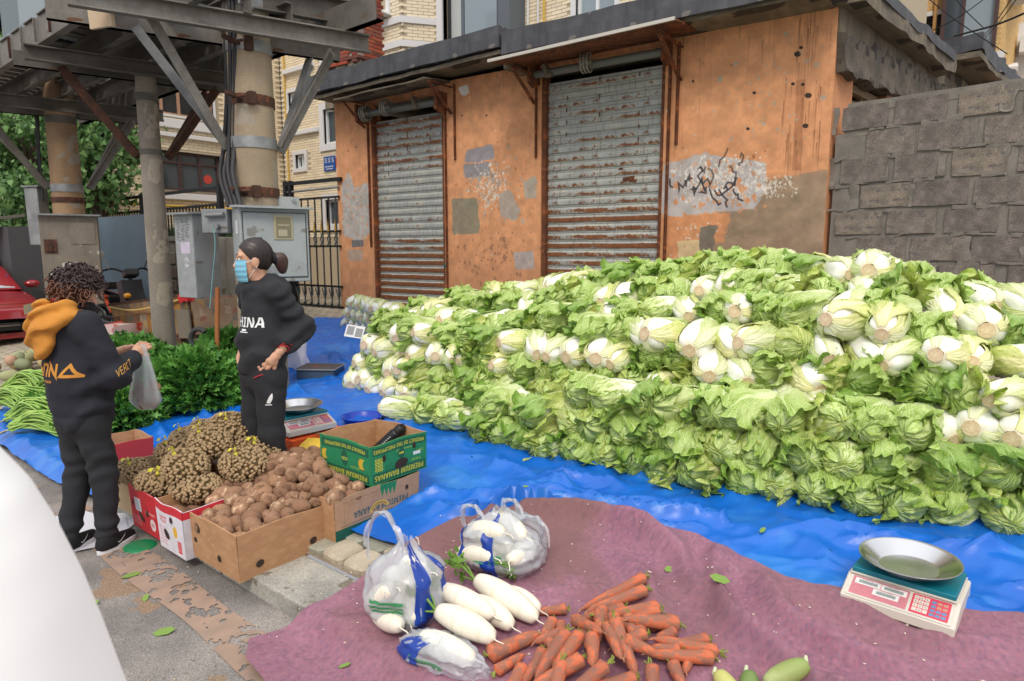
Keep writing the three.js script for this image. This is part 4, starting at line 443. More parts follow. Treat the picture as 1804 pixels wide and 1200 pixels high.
{
  const st = mottle([176, 168, 154], [150, 144, 132], { n: 256, f: 5, s: 380, tile: 1.2, sp: 0.1, C: [128, 112, 92], ct: 0.66, bump: 0.006 });
  const w = thing('yard_wall', 'low pale rendered wall under the black iron fence', 'wall', [-15.2, 0, -4.35]); mesh('wall', box(5.6, 1.45, 0.25, [2.8, 1.1, 0]), st, w); mesh('coping', box(6.7, 0.1, 0.34, [3.3, 1.83, 0], [0, 0, 0], 0.01), st, w);
  for (const x of [5.85, 7.35]) { const p = mesh('gate_pier', box(0.45, 1.42, 0.4, [x, 1.12, 0.45]), st, w); } mesh('gate_pier', box(0.9, 1.5, 0.3, [7.9, 1.1, 0.4]), st, w); mesh('coping', box(0.5, 0.08, 0.46, [5.85, 1.85, 0.45]), st, w);
  for (let k = 0; k < 5; k++) for (let i = 0; i < 2; i++) mesh('stone', box(0.2 - 0.02 * i, 0.2, 0.03, [5.72 + i * 0.22 + 0.02 * (k % 2), 0.55 + k * 0.24, 0.66], [0, 0, 0.05 * sin(k * 3 + i)], 0.012), mottle([[166, 150, 130], [150, 122, 104], [176, 164, 148]][(k + i) % 3], [130, 118, 104], { n: 128, s: 384 + k, tile: 0.3 }), w);
  const g = thing('yard_gate', 'small black iron door with white bars and a gold ball post', 'gate', [-9.05, 0, -3.72]); mesh('panel', box(0.62, 1.22, 0.03, [0.36, 1.06, 0]), M({ color: rgb(34, 38, 46), roughness: 0.5 }), g); for (let k = 0; k < 4; k++) mesh('bar', rod([0.2 + k * 0.1, 0.6, 0.03], [0.2 + k * 0.1, 1.6, 0.03], 0.012), M({ color: rgb(196, 196, 200), roughness: 0.4 }), g); for (const y of [0.78, 1.02]) mesh('rail', box(0.58, 0.04, 0.03, [0.38, y, 0.045]), blackIron, g); mesh('post', box(0.16, 1.35, 0.14, [0.84, 1.05, 0.04], [0, 0, 0], 0.008), blackIron, g); mesh('gold_ball', ell(0.075, 0.075, 0.075, [0.84, 1.79, 0.04]), M({ color: rgb(190, 150, 66), roughness: 0.3, metalness: 0.6 }), g);
  const s = thing('stone_steps', 'two pale stone steps in front of the gate pier', 'steps', [-7.35, 0, -3.5]); mesh('step', box(1.5, 0.16, 0.5, [0.7, 0.46, 0], [0, 0, 0], 0.012), st, s); mesh('step', box(1.25, 0.17, 0.35, [0.85, 0.62, -0.16], [0, 0, 0], 0.012), st, s);
  const b = thing('grass_bank', 'strip of dark green hedge grass behind the iron fence', 'hedge', [-12, 1.75, -4.9]); const r = rng(6), q = []; for (let i = 0; i < 2600; i++) q.push(TR([6.2 * (r() - 0.5), 0.02 + 0.3 * r(), 0.5 * (r() - 0.5)], [r() - 0.5, r() * 6, r() - 0.5], [1, 0.7 + r() * 0.6, 1])); mesh('soil', box(6.4, 0.2, 0.7, [0, 0, 0]), M({ color: rgb(70, 62, 50) }), b); inst('foliage', new THREE.ConeGeometry(0.02, 0.22, 3), M({ color: rgb(72, 102, 48) }), b, q);
  const h = thing('metal_hoarding', 'tall plain blue-grey metal screen standing behind the scooter', 'hoarding', [-10.35, 0, -2.95], 0.03); mesh('panel', slab(2.25, 1.95, 0.05, 0.3, 0.006, 7, [1.15, 1.24, 0]), mottle([96, 116, 128], [88, 106, 118], { n: 256, f: 4, s: 390, tile: 2, sp: 0.03, bump: 0.001, rough: 0.5 }), h); mesh('edge_post', box(0.22, 1.95, 0.12, [-0.05, 1.24, 0.03]), mottle([88, 96, 104], [70, 78, 84], { n: 128, s: 391 }), h);
  const k = thing('dark_kiosk', 'dark grey sheet metal kiosk side behind the weathered pole', 'kiosk', [-12.6, 0, -2.0], 0.1); mesh('wall', slab(2.1, 1.9, 0.6, 0.3, 0.01, 9, [0.4, 1.1, 0]), mottle([84, 84, 86], [66, 66, 70], { n: 128, s: 392, f: 4 }), k); mesh('canopy', slab(3.0, 0.05, 0.9, 0.3, 0.02, 12, [-0.2, 2.12, 0.4], [0.15, 0, 0.05]), mottle([120, 112, 104], [90, 84, 78], { n: 128, s: 393 }), k); mesh('upright', rod([1.1, 0.2, 0.5], [1.1, 2.2, 0.5], 0.045), rustyM, k); mesh('sign', box(0.3, 0.4, 0.02, [1.5, 1.05, 0.45]), M({ color: rgb(52, 96, 164) }), k);
}

// ---------- napa cabbages ----------
// one leaf's print: pale midrib, branching veins, crinkled green between
const leafMaps = (() => {
  const n = 512, vein = new Float32Array(n * n), c = document.createElement('canvas'); c.width = c.height = n; const g = c.getContext('2d'); g.fillStyle = '#000'; g.fillRect(0, 0, n, n); g.strokeStyle = g.fillStyle = '#fff'; g.lineCap = 'round';
  g.beginPath(); g.moveTo(n * 0.1, n); g.bezierCurveTo(n * 0.3, n * 0.75, n * 0.47, n * 0.6, n * 0.495, n * 0.06); g.lineTo(n * 0.505, n * 0.06); g.bezierCurveTo(n * 0.53, n * 0.6, n * 0.7, n * 0.75, n * 0.9, n); g.fill();
  const r = rng(17), br = (x, y, a, L, w, d) => { if (d > 3 || w < 0.6) return; const N = 8; let px = x, py = y, aa = a; for (let i = 0; i < N; i++) { aa += (r() - 0.5) * 0.22 + (a > -PI / 2 ? -0.03 : 0.03); const qx = px + cos(aa) * L / N, qy = py + sin(aa) * L / N; g.lineWidth = 1.35 * w * (1 - i / N * 0.6); g.globalAlpha = d === 0 ? 0.95 : 0.7; g.beginPath(); g.moveTo(px, py); g.lineTo(qx, qy); g.stroke(); px = qx; py = qy; if (i % 2 === (d % 2) && i > 0) { for (const s of [-1, 1]) br(px, py, aa + s * (0.55 + 0.3 * r()), L * 0.42, w * 0.5, d + 1); } } };
  for (let k = 0; k < 11; k++) { const y = n * (0.97 - k * 0.085); for (const s of [-1, 1]) br(n / 2 + s * n * 0.13 * (1 - k / 12), y + 8 * r(), s > 0 ? -0.75 - 0.05 * k : -PI + 0.75 + 0.05 * k, n * (0.55 - 0.012 * k), 6.5 - 0.35 * k, 0); }
  const d = g.getImageData(0, 0, n, n).data; for (let i = 0; i < n * n; i++) vein[i] = d[i * 4] / 255;
  const H = (u, v) => { const i = min(n - 1, floor(u * n)), j = min(n - 1, floor((1 - v) * n)), V0 = vein[j * n + i], w = worley(u * 26, v * 26, 26, 3), w2 = worley(u * 60, v * 60, 60, 4); return [V0, clamp((w[1] - w[0]) * 1.6), clamp((w2[1] - w2[0]) * 1.6)]; };
  const col = dataTex(n, (u, v) => { const [V0, c1, c2] = H(u, v), e = max(abs(u - 0.5) * 2 * ss(0.3, 0.62, v), v), q = F(u * 5, v * 5, 9, 4, 5); let a = mixc([238, 242, 214], [178, 204, 98], ss(0.26, 0.72, v + abs(u - 0.5) * 0.35)); a = mixc(a, [138, 178, 62], ss(0.6, 1.0, e) * 0.8); a = mixc(a, a.map((x) => x * 0.82), q); a = mixc(a, [218, 232, 160], (1 - c1) * 0.4 + (1 - c2) * 0.18); a = mixc(a, [120, 156, 66], ss(0.55, 0.9, c1) * 0.25 * ss(0.3, 0.8, e)); return mixc(a, [246, 248, 234], V0 * 0.9 * (1 - 0.25 * v)); });
  const bmp = dataTex(n, (u, v) => { const [V0, c1, c2] = H(u, v); return 255 * (0.25 + 0.42 * c1 + 0.16 * c2 - 0.0 + 0.3 * V0 * (1 - v)); }, false);
  return [col, bmp];
})();
const headTex = dataTex(512, (u, v) => { // wrap-around print of the head, butt at v = 0
  const K = 6, a = u * K + 0.35 * sin(v * 3), f = abs(a - floor(a) - 0.5) * 2, q = F(u * 12, v * 6, 33, 4, 12), w = worley(u * 30, v * 24, 30, 5), rib = ss(0.75 - 0.1 * v, 0.25, f) * (1 - ss(0.35, 0.95, v)), gr = ss(0.34, 1.0, v + (q - 0.5) * 0.3 - rib * 0.2);
  let c = mixc([246, 246, 240], [226, 234, 190], ss(0.1, 0.5, gr)); c = mixc(c, [168, 196, 96], ss(0.45, 1, gr)); c = mixc(c, [236, 242, 208], (1 - clamp((w[1] - w[0]) * 2)) * 0.55 * ss(0.35, 0.75, v)); const st = F(u * 90, v * 2, 41, 3, 90); c = mixc(c, [212, 224, 172], 0.22 * ss(0.5, 0.75, st) * ss(0.15, 0.5, v)); const seam = ss(0.95, 1, f); c = mixc(c, [206, 214, 168], seam * 0.45 * ss(0.06, 0.2, v)); return mixc(c, [232, 220, 194], ss(0.04, 0.0, v) * 0.7); });
const headBump = dataTex(512, (u, v) => { const K = 6, a = u * K + 0.35 * sin(v * 3), f = abs(a - floor(a) - 0.5) * 2, w = worley(u * 30, v * 24, 30, 5), st = F(u * 90, v * 2, 41, 3, 90); return 255 * clamp(0.5 + 0.25 * (st - 0.5) + ss(0.3, 0.7, v) * 0.5 * (clamp((w[1] - w[0]) * 1.6) - 0.5) - 0.18 * ss(0.92, 1, f)); }, false);
const PM = (o) => new THREE.MeshPhysicalMaterial(o);
const leafM = [[1.0, 1.0, 0.82], [0.84, 0.92, 0.6], [0.54, 0.7, 0.34], [1.06, 1.0, 0.68]].map((c) => PM({ map: leafMaps[0], bumpMap: leafMaps[1], bumpScale: 0.011, color: new THREE.Color(...c), roughness: 0.48, transmission: 0.18, thickness: 0, side: THREE.DoubleSide }));
const headM = [M({ map: headTex, bumpMap: headBump, bumpScale: 0.004, roughness: 0.42 }), M({ map: headTex, bumpMap: headBump, bumpScale: 0.004, roughness: 0.45, color: new THREE.Color(0.9, 0.95, 0.8) })];
const stumpTex = dataTex(128, (u, v) => { const x = u - 0.5, y = v - 0.5, d = hypot(x, y), q = F(u * 8, v * 8, 3, 4), rg = 0.5 + 0.5 * sin(d * 60 + q * 5); return mixc(mixc([236, 222, 196], [212, 184, 148], clamp(q * 1.4 - 0.2)), [182, 140, 102], 0.35 * rg * ss(0.1, 0.4, d)); });
const stumpM = M({ map: stumpTex, roughness: 0.85, bumpMap: stumpTex, bumpScale: 0.004 });
const CL = 0.4; // length; butt at z = +CL/2, tip at -CL/2
const prof = (t) => { const k = [[0, 0.034], [0.02, 0.058], [0.06, 0.078], [0.15, 0.092], [0.35, 0.099], [0.6, 0.103], [0.8, 0.096], [0.92, 0.074], [0.98, 0.04], [1, 0.004]]; for (let i = 1; i < k.length; i++) if (t <= k[i][0]) { const f = (t - k[i - 1][0]) / (k[i][0] - k[i - 1][0]); return lerp(k[i - 1][1], k[i][1], f * f * (3 - 2 * f) * 0.5 + f * 0.5); } return 0; };
function makeHead(s, fat) { return grid(36, 26, (u, v) => { const th = u * 2 * PI, t = v; let r = prof(t) * fat * (1 + 0.045 * cos(th * 6 + 2 * t + s) * (1 - ss(0.5, 1, t)) + 0.05 * n3(cos(th) * 2 + s, sin(th) * 2, t * 3)); r += 0.010 * ss(0.45, 0.9, t) * n3(cos(th) * 5, sin(th) * 5 + s, t * 11) ; return [r * cos(th), r * sin(th) + 0.004 * sin(t * 4 + s), CL * (0.5 - t), u, v]; }, true); }
function makeLeaf(s, th0, span, flare, frill, len, lift, wrap) { // wraps the head and folds over its tip, or curls away and hangs
  const r0 = rng(s), p1 = r0() * 6, p2 = r0() * 6, tw = (r0() - 0.5) * 0.9;
  return grid(26, 24, (uu, v) => { const u = uu * 2 - 1, w = span * (0.45 + 0.55 * ss(0, 0.55, v)) * (1 - 0.3 * ss(0.8, 1, v) * u * u), t = v * len * (1 - 0.14 * u * u * ss(0.5, 1, v)) * (1 + 0.05 * sin(u * 9 + p1) * ss(0.8, 1, v)), th = th0 + u * w + tw * v * v, m = max(ss(0.6, 1, abs(u)) * ss(0.2, 0.6, v), ss(0.76, 1, v));
    const wr = 0.008 * ss(0.2, 0.8, v) * n3(u * 5 + s, v * 8, p1) + 0.005 * n3(u * 11, v * 15, s) + 0.0035 * ss(0.3, 0.7, v) * n3(u * 22, v * 30, s) + 0.45 * frill * m * sin(u * 27 + v * 9 + p2) * sin(v * 33 + p1);
    if (wrap) { const tt = min(t, 0.985 + 0.01 * u), over = max(0, t - 0.985); let r = prof(tt) * (1 + 0.04 * s % 0.03) + lift + wr + frill * m * (0.5 * sin(u * 12 + p1) + n3(u * 4, v * 5, s)) * 0.8; let x = r * cos(th), y = r * sin(th), z = CL * (0.5 - tt) - lift * ss(0.8, 1, v) - wr; const q = over / 0.15; x -= cos(th0) * q * 0.09; y -= sin(th0) * q * 0.09; z -= q * 0.004 - 0.25 * q * q * 0.06; return [x, y, z, uu, v]; }
    let r = lerp(prof(min(t, 0.8)), 0.075, ss(0.8, 1.2, t)) + 0.006 + lift + flare * pow(ss(0.3, 1.1, v), 1.6) + 0.3 * flare * abs(u * u * u) * v + wr; r += frill * m * (sin(u * 13 + p1 + v * 4) * 0.6 + sin(v * 19 + p2 + u * 5) * 0.6 + n3(u * 4 + s, v * 4, p1) * 0.9);
    const z = CL * (0.5 - t) + flare * 0.35 * ss(0.6, 1, v) * (1 + 0.4 * sin(u * 4 + p2)) + frill * 0.7 * m * sin(u * 11 + p2 + v * 7); const g = (0.35 * flare + 0.02) * pow(ss(0.5, 1.05, v), 1.5) * (1.2 + 0.8 * sin(th)); return [r * cos(th), r * sin(th) - g, z, uu, v]; });
}
const stumpG = xf(new THREE.CylinderGeometry(0.039, 0.036, 0.014, 14), [0, 0, CL / 2 + 0.002], [PI / 2, 0, 0]);
function protoCabbage(s, o) { const g = new THREE.Group(); mesh('head', makeHead(s, o.fat || 1), headM[o.dark ? 1 : 0], g); mesh('stump', stumpG, stumpM, g); const r = rng(s * 7 + 1); let k = 0;
  for (let i = 0; i < (o.wrap || 0); i++, k++) mesh('leaf', makeLeaf(s * 13 + k, 1.2 + i * 2.3 + r() * 0.5 + s, 1.05 + 0.25 * r(), 0, 0.012, 1.0 + 0.13 * r(), 0.004 + 0.004 * i, true), leafM[o.wm[i % o.wm.length]], g);
  for (let i = 0; i < o.n; i++, k++) { const th = i / o.n * 2 * PI + r() * 0.5 + s; mesh('leaf', makeLeaf(s * 13 + k, th, o.span * (0.85 + 0.3 * r()), o.flare * (0.4 + r()), o.frill, o.len * (0.9 + 0.16 * r()), 0.006 + 0.005 * i / o.n), leafM[o.mats[i % o.mats.length]], g); } return g; }
const protos = [
  protoCabbage(1, { n: 3, span: 0.8, flare: 0.015, frill: 0.008, len: 0.95, mats: [0, 3, 0] }), protoCabbage(2, { n: 4, span: 0.8, flare: 0.03, frill: 0.012, len: 1.0, mats: [0, 1, 0, 3], fat: 1.06 }), protoCabbage(3, { n: 4, span: 0.9, flare: 0.05, frill: 0.018, len: 1.04, mats: [1, 0, 0, 3], wrap: 2, wm: [0, 3] }),
  protoCabbage(4, { n: 3, span: 0.85, flare: 0.075, frill: 0.03, len: 1.1, mats: [1, 2, 1], wrap: 3, wm: [0, 1, 0] }), protoCabbage(5, { n: 3, span: 0.95, flare: 0.06, frill: 0.034, len: 1.14, mats: [1, 2, 3], wrap: 3, wm: [3, 0, 1] }), protoCabbage(6, { n: 4, span: 0.9, flare: 0.09, frill: 0.026, len: 1.14, mats: [2, 1, 1, 0], dark: 1, wrap: 2, wm: [1, 0] }), protoCabbage(7, { n: 2, span: 0.9, flare: 0.05, frill: 0.02, len: 1.05, mats: [0, 1], fat: 1.06, wrap: 3, wm: [0, 0, 3] }),
  protoCabbage(8, { n: 2, span: 0.8, flare: 0.06, frill: 0.03, len: 1.06, mats: [1, 0], wrap: 4, wm: [1, 0, 3, 0] }), protoCabbage(9, { n: 4, span: 1.0, flare: 0.08, frill: 0.03, len: 1.16, mats: [1, 0, 2, 1], wrap: 2, wm: [2, 1] }), protoCabbage(10, { n: 3, span: 1.0, flare: 0.1, frill: 0.024, len: 1.1, mats: [0, 3, 1], wrap: 3, wm: [3, 0, 0], fat: 1.04 }),
];
const tipKinds = [3, 4, 5, 6, 7, 8, 9];
const cr = rng(2024);
function cabbage(x, y, z, yaw, pitch, kind, label, group, roll = (cr() - 0.5) * 1.4, s = 1) { const o = protos[kind].clone(); o.name = numbered('napa_cabbage'); o.position.set(x, y, z); o.rotation.set(pitch, yaw, roll, 'YXZ'); o.scale.setScalar(s); scene.add(o); tag(o, label, 'cabbage', group || label); return o; }
const itp = (L, x) => { if (x <= L[0][0]) return L[0][1]; for (let i = 1; i < L.length; i++) if (x <= L[i][0]) return lerp(L[i - 1][1], L[i][1], (x - L[i - 1][0]) / (L[i][0] - L[i - 1][0])); return L[L.length - 1][1]; };
const where = (x) => x < -0.35 ? 'left end' : x < 1.1 ? 'middle' : 'right end';
// front low stack: mostly leafy tips towards the road (local -z faces the viewer when yaw = PI)
const Afront = [[-1.2, -1.9], [0, -1.86], [1.1, -1.95], [1.9, -2.1], [2.8, -2.3]], Atop = [[-1.3, 0.4], [-0.6, 0.56], [0.1, 0.68], [0.55, 0.8], [1.1, 0.85], [1.6, 0.89], [1.86, 0.82], [2.2, 0.78], [2.5, 0.64], [2.9, 0.6]];
{
  for (let k = 0; k < 4; k++) for (let x = -1.16 + (k % 2) * 0.1; x < 2.85; x += 0.205) {
    const zf = itp(Afront, x) - 0.035 * k, y = G(0, zf) + 0.1 + 0.165 * k, top = itp(Atop, x); if (y > top - 0.03) continue; const isTop = y + 0.165 > top - 0.03, xx = x + 0.03 * (cr() - 0.5);
    const kind = tipKinds[floor(cr() * 7)], lay = ['bottom layer', 'second layer', 'third layer', 'upper layer'][k];
    cabbage(xx, y + 0.015 * (cr() - 0.5) + (isTop ? 0.02 : 0), zf - 0.17 + 0.05 * (cr() - 0.5), PI + (cr() - 0.5) * (isTop ? 1.7 : 1.0), (cr() - 0.5) * 0.4 + (isTop ? 0.05 : 0.0), kind, `leafy green cabbage, tip outward, ${isTop ? 'topmost' : 'in the ' + lay} of the low front stack's ${where(x)}`);
  }
  cabbage(-1.42, 0.36, -1.98, -1.0, -0.05, 0, 'pale cabbage lying alone at the front stack\'s left tip behind the green box', null, 1);
}
// main stack behind: upper courses show white butts, lower courses leafy tips
const Btop = [[-2.7, 0.72], [-2.45, 0.92], [-1.7, 0.98], [-1.17, 0.95], [-0.55, 1.02], [0.08, 1.11], [0.74, 1.2], [1.38, 1.18], [1.7, 1.32], [2.0, 1.22], [2.2, 1.08], [2.5, 1.0], [2.9, 0.95]], Ctop = [[-3.4, 0.9], [-3.0, 1.09], [-2.05, 1.25], [-0.84, 1.44], [0, 1.54], [0.86, 1.64], [1.73, 1.6], [2.0, 1.5], [2.33, 1.4], [2.9, 1.35]];
{
  for (let k = 0; k < 7; k++) for (let x = -2.62 + (k % 2) * 0.1; x < 2.85; x += 0.2) {
    const zf = -2.36 - 0.05 * k - 0.02 * max(0, x), y = G(0, zf) + 0.1 + 0.16 * k, top = itp(Btop, x); if (y > top - 0.02) continue; if (x < -2.3 && x < -2.62 + 0.07 * k) continue; if (x > -0.95 && y + 0.1 < itp(Atop, x) - 0.06) continue;
    const d = top - y, isTop = d < 0.34, left = x < -1.75, butt = left ? cr() < 0.66 : isTop ? cr() < 0.6 : cr() < (x > 1.2 ? 0.38 : 0.1), dirty = left;
    const kind = butt ? [0, 1, 0, 1, 2][floor(cr() * 5)] : tipKinds[floor(cr() * 7)], seg = x < -1.75 ? 'far left face' : x < -0.5 ? 'left part' : x < 0.7 ? 'middle' : x < 1.6 ? 'right part' : 'far right', lay = isTop ? 'top course' : ['lowest course', 'second course', 'third course', 'fourth course', 'fifth course', 'sixth course', 'seventh course'][k];
    cabbage(x + 0.03 * (cr() - 0.5), y + 0.02 * (cr() - 0.5), zf - (butt ? 0.13 : 0.17) + 0.07 * (cr() - 0.5), (butt ? 0 : PI) + (cr() - 0.5) * (butt ? 1.1 : 1.3) + (butt ? 0.15 : 0), (butt ? 0.08 : 0) + (cr() - 0.5) * 0.45, kind, `${butt ? 'cabbage with white butt outward' : 'green cabbage, frilly tip outward'}, ${lay}, ${seg} of the main stack`, null, undefined, 0.88 + 0.26 * cr());
  }
  // tiers above and behind
  for (let t = 0; t < 4; t++) for (let x = -3.1 + 0.11 * t; x < 2.9; x += 0.215) {
    const z = -2.98 - 0.36 * t, f = (t + 1) / 3, cx = x - 0.12 * t, base = itp(Btop, cx), y = t === 3 ? itp(Ctop, cx) - 0.13 : lerp(base, itp(Ctop, cx), min(1, f)) - 0.1; if (cx < -2.55 && t < 1) continue;
    const butt = cr() < (x > 0.9 ? 0.46 : 0.3), seg = x < -1.2 ? 'left' : x < 0.6 ? 'middle' : 'right', kind = butt ? [0, 1, 1, 2][floor(cr() * 4)] : tipKinds[floor(cr() * 7)];
    cabbage(cx + 0.05 * (cr() - 0.5), y + 0.05 * (cr() - 0.5), z + 0.08 * (cr() - 0.5), (butt ? 0.25 : PI) + (cr() - 0.5) * 1.0, (cr() - 0.5) * 0.3 + (butt ? 0.12 : 0), kind, `${butt ? 'cabbage with white butt outward' : 'loose leafy green cabbage'} in the ${['first', 'second', 'third', 'highest'][t]} tier on the ${seg} of the main stack`, null, undefined, 0.92 + 0.28 * cr());
  }
  // small separate stack at the far left
  let i = 0; for (let k = 0; k < 3; k++) for (let x = -5.35 + 0.11 * k; x < -3.5 - 0.1 * k; x += 0.22) { const z = -4.25 + 0.28 * (x + 5.35); cabbage(x, G(0, z) + 0.1 + 0.16 * k, z - 0.2, 0.75 + 0.3 * (cr() - 0.5), 0.08, [0, 1, 0][floor(cr() * 3)], `whitish cabbage in the ${['bottom', 'second', 'top'][k]} row of the small stack before the narrow shutter`); i++; }
}

// ---------- tarpaulin and blanket ----------
const blP = [[0.07, 0.3], [0.13, 0.05], [0.2, -0.15], [0.17, -0.47], [0.19, -0.85], [0.24, -1.14], [0.42, -1.27], [0.75, -1.38], [1.1, -1.42], [1.42, -1.41], [1.66, -1.33], [1.86, -1.26], [2.06, -1.31], [2.44, -1.4], [2.65, -1.53], [3.2, -1.6], [3.2, 0.42], [0.6, 0.38]];
const Gs = (x, z) => z > -0.02 ? lerp(0.072, 0, ss(-0.02, 0.1, z)) : G(x, z);
const crease = (x, y, s) => { const a = abs(2 * F(x, y, s, 3) - 1); return pow(1 - min(1, a * 2.2), 1.6); };
const ridge = (x, y, s) => pow(1 - abs(2 * F(x, y, s, 3) - 1), 3);
const tarpFolds = (() => { const r = rng(505), l = []; for (let i = 0; i < 120; i++) { const big = i < 70, x = big ? -0.2 + 3.0 * r() : -5 + 4.6 * r(), z = big ? -0.55 - 1.5 * r() : -0.1 - 3.4 * r(), a = (r() - 0.5) * 1.5 + (big ? 0.35 : 0), L = 0.15 + 0.45 * r(); l.push([[[x, z], [x + L * 0.5 * cos(a), z - L * 0.5 * sin(a) + 0.05 * (r() - 0.5)], [x + L * cos(a), z - L * sin(a)]], (0.016 + 0.03 * r()) * (r() < 0.25 ? -0.5 : 1), 0.014 + 0.02 * r()]); } return l; })().concat([[[[-0.15, -1.02], [0.3, -1.16], [0.8, -1.42], [1.4, -1.62], [2.2, -1.68]], 0.09, 0.045], [[[-0.1, -0.85], [0.2, -0.95], [0.45, -1.2]], 0.05, 0.05], [[[0.1, -1.45], [0.6, -1.5], [1.1, -1.75]], 0.03, 0.04], [[[1.5, -1.5], [1.75, -1.75], [2.0, -1.95]], 0.035, 0.035], [[[-2.2, -0.95], [-2.9, -1.05], [-3.3, -1.25]], 0.06, 0.05], [[[-4.4, -3.2], [-3.4, -2.9], [-2.8, -2.75]], 0.07, 0.06], [[[-3.7, -2.1], [-3.0, -2.0], [-2.6, -1.9]], 0.05, 0.05], [[[-5.3, -4.3], [-4.2, -3.6], [-3.2, -3.3]], 0.14, 0.12], [[[-1.7, -1.5], [-1.2, -1.55], [-0.8, -1.65]], 0.03, 0.04]]);
function tarpH(x, z) { if (x > 0.05 && z < 0.45 && inPoly(x, z, blP) && nearPoly(x, z, blP)[1] > 0.05) return Gs(x, z) + 0.01; let h = Gs(x, z) + 0.016 + 0.035 * crease(x * 0.9 + 0.5 * z, z * 2.3, 11) + 0.024 * crease(x * 2.2 - z * 1.6, z * 2.4 + x, 15) + 0.01 * crease(x * 6, z * 4 + x * 3, 19); const wx = x + 0.03 * (F(x * 6, z * 6, 3, 2) - 0.5), wz = z + 0.06 * (F(x * 5, z * 5, 8, 2) - 0.5); for (const [L, a, w] of tarpFolds) { if (hypot(wx - L[1][0], wz - L[1][1]) > 1.2) continue; const [d, t] = polyLineDist(wx, wz, L); if (d < w * 4) h += 1.25 * a * (0.75 * Math.exp(-d / (w * 0.6)) + 0.25 * Math.exp(-d * d / (w * w))) * sin(PI * clamp(t * 0.8 + 0.1)); } return h; }
{
  const tt = dataTex(512, (u, v) => { const q = F(u * 6, v * 6, 61, 5, 6), w = F(u * 20, v * 20, 66, 3, 20); let c = mixc([10, 90, 186], [22, 116, 214], q); c = mixc(c, [92, 150, 208], 0.25 * ss(0.6, 0.8, w) + 0.3 * ss(0.66, 0.8, q)); return c; }); tt.repeat.set(0.5, 0.5);
  const tb = dataTex(512, (u, v) => 255 * (0.5 * pow(1 - abs(2 * F(u * 7, v * 7, 71, 4, 7) - 1), 4) + 0.4 * pow(1 - abs(2 * F(u * 16, v * 16, 76, 3, 16) - 1), 5)), false); tb.repeat.set(0.9, 0.9);
  const P = [[-5.3, 0.1], [-2.4, 0.1], [-1.95, -0.02], [-1.6, -0.42], [-0.3, -0.5], [0.05, -0.55], [0.5, -0.55], [1.5, -0.7], [2.95, -0.9], [3.0, -3.3], [-2.0, -3.3], [-4.2, -4.5], [-6.2, -5.0], [-6.5, -4.4], [-5.0, -2.6], [-5.4, -1.2]];
  const m = mesh('tarpaulin', cloth(P, 0.02, tarpH, 1), M({ map: tt, bumpMap: tb, bumpScale: 0.03, roughness: 0.36, side: THREE.DoubleSide })); tag(m, 'wrinkled bright blue tarpaulin spread under all the vegetables', 'tarpaulin');
}
const blFolds = [[[[0.45, -1.2], [0.75, -1.3], [1.1, -1.32], [1.35, -1.22], [1.52, -1.0]], 0.05, 0.06], [[[1.5, -1.3], [1.58, -1.05], [1.72, -0.86], [2.05, -0.72], [2.35, -0.55]], 0.055, 0.055], [[[1.72, -1.2], [1.9, -1.02], [2.15, -0.95], [2.3, -0.98]], 0.04, 0.05], [[[2.1, -0.62], [2.5, -0.9], [3, -1.0]], 0.05, 0.07], [[[0.95, -0.58], [1.06, -0.7], [1.2, -0.82]], 0.016, 0.03], [[[1.15, -1.05], [1.3, -0.98], [1.42, -0.8]], 0.025, 0.06], [[[0.24, -1.1], [0.5, -0.98], [0.7, -1.0]], 0.02, 0.05], [[[2.0, -1.25], [2.3, -1.15], [2.75, -1.35]], 0.02, 0.05], [[[0.2, 0.1], [0.5, -0.1], [0.6, -0.4]], 0.012, 0.05]];
function blH(x, z) { let h = Gs(x, z) + 0.034 + 0.03 * (F(x * 2.2, z * 2.2, 5, 3) - 0.5) + 0.01 * F(x * 7, z * 7, 6, 2); for (const [L, a, w] of blFolds) { const [d, t] = polyLineDist(x + 0.05 * (F(x * 5, z * 5, 33, 2) - 0.5), z + 0.05 * (F(x * 5, z * 5, 38, 2) - 0.5), L); if (d < w * 4) h += 1.9 * a * (0.6 * Math.exp(-d * d / (w * w * 0.7)) + 0.4 * Math.exp(-d / (w * 0.6))) * pow(sin(PI * clamp(t * 0.86 + 0.07)), 0.6) - 0.25 * a * Math.exp(-((d - 1.8 * w) ** 2) / (w * w)); } if (z < -0.5) h += 0.03 * ss(0.22, 0.05, nearPoly(x, z, blP)[1]); return max(h, Gs(x, z) + 0.03); }
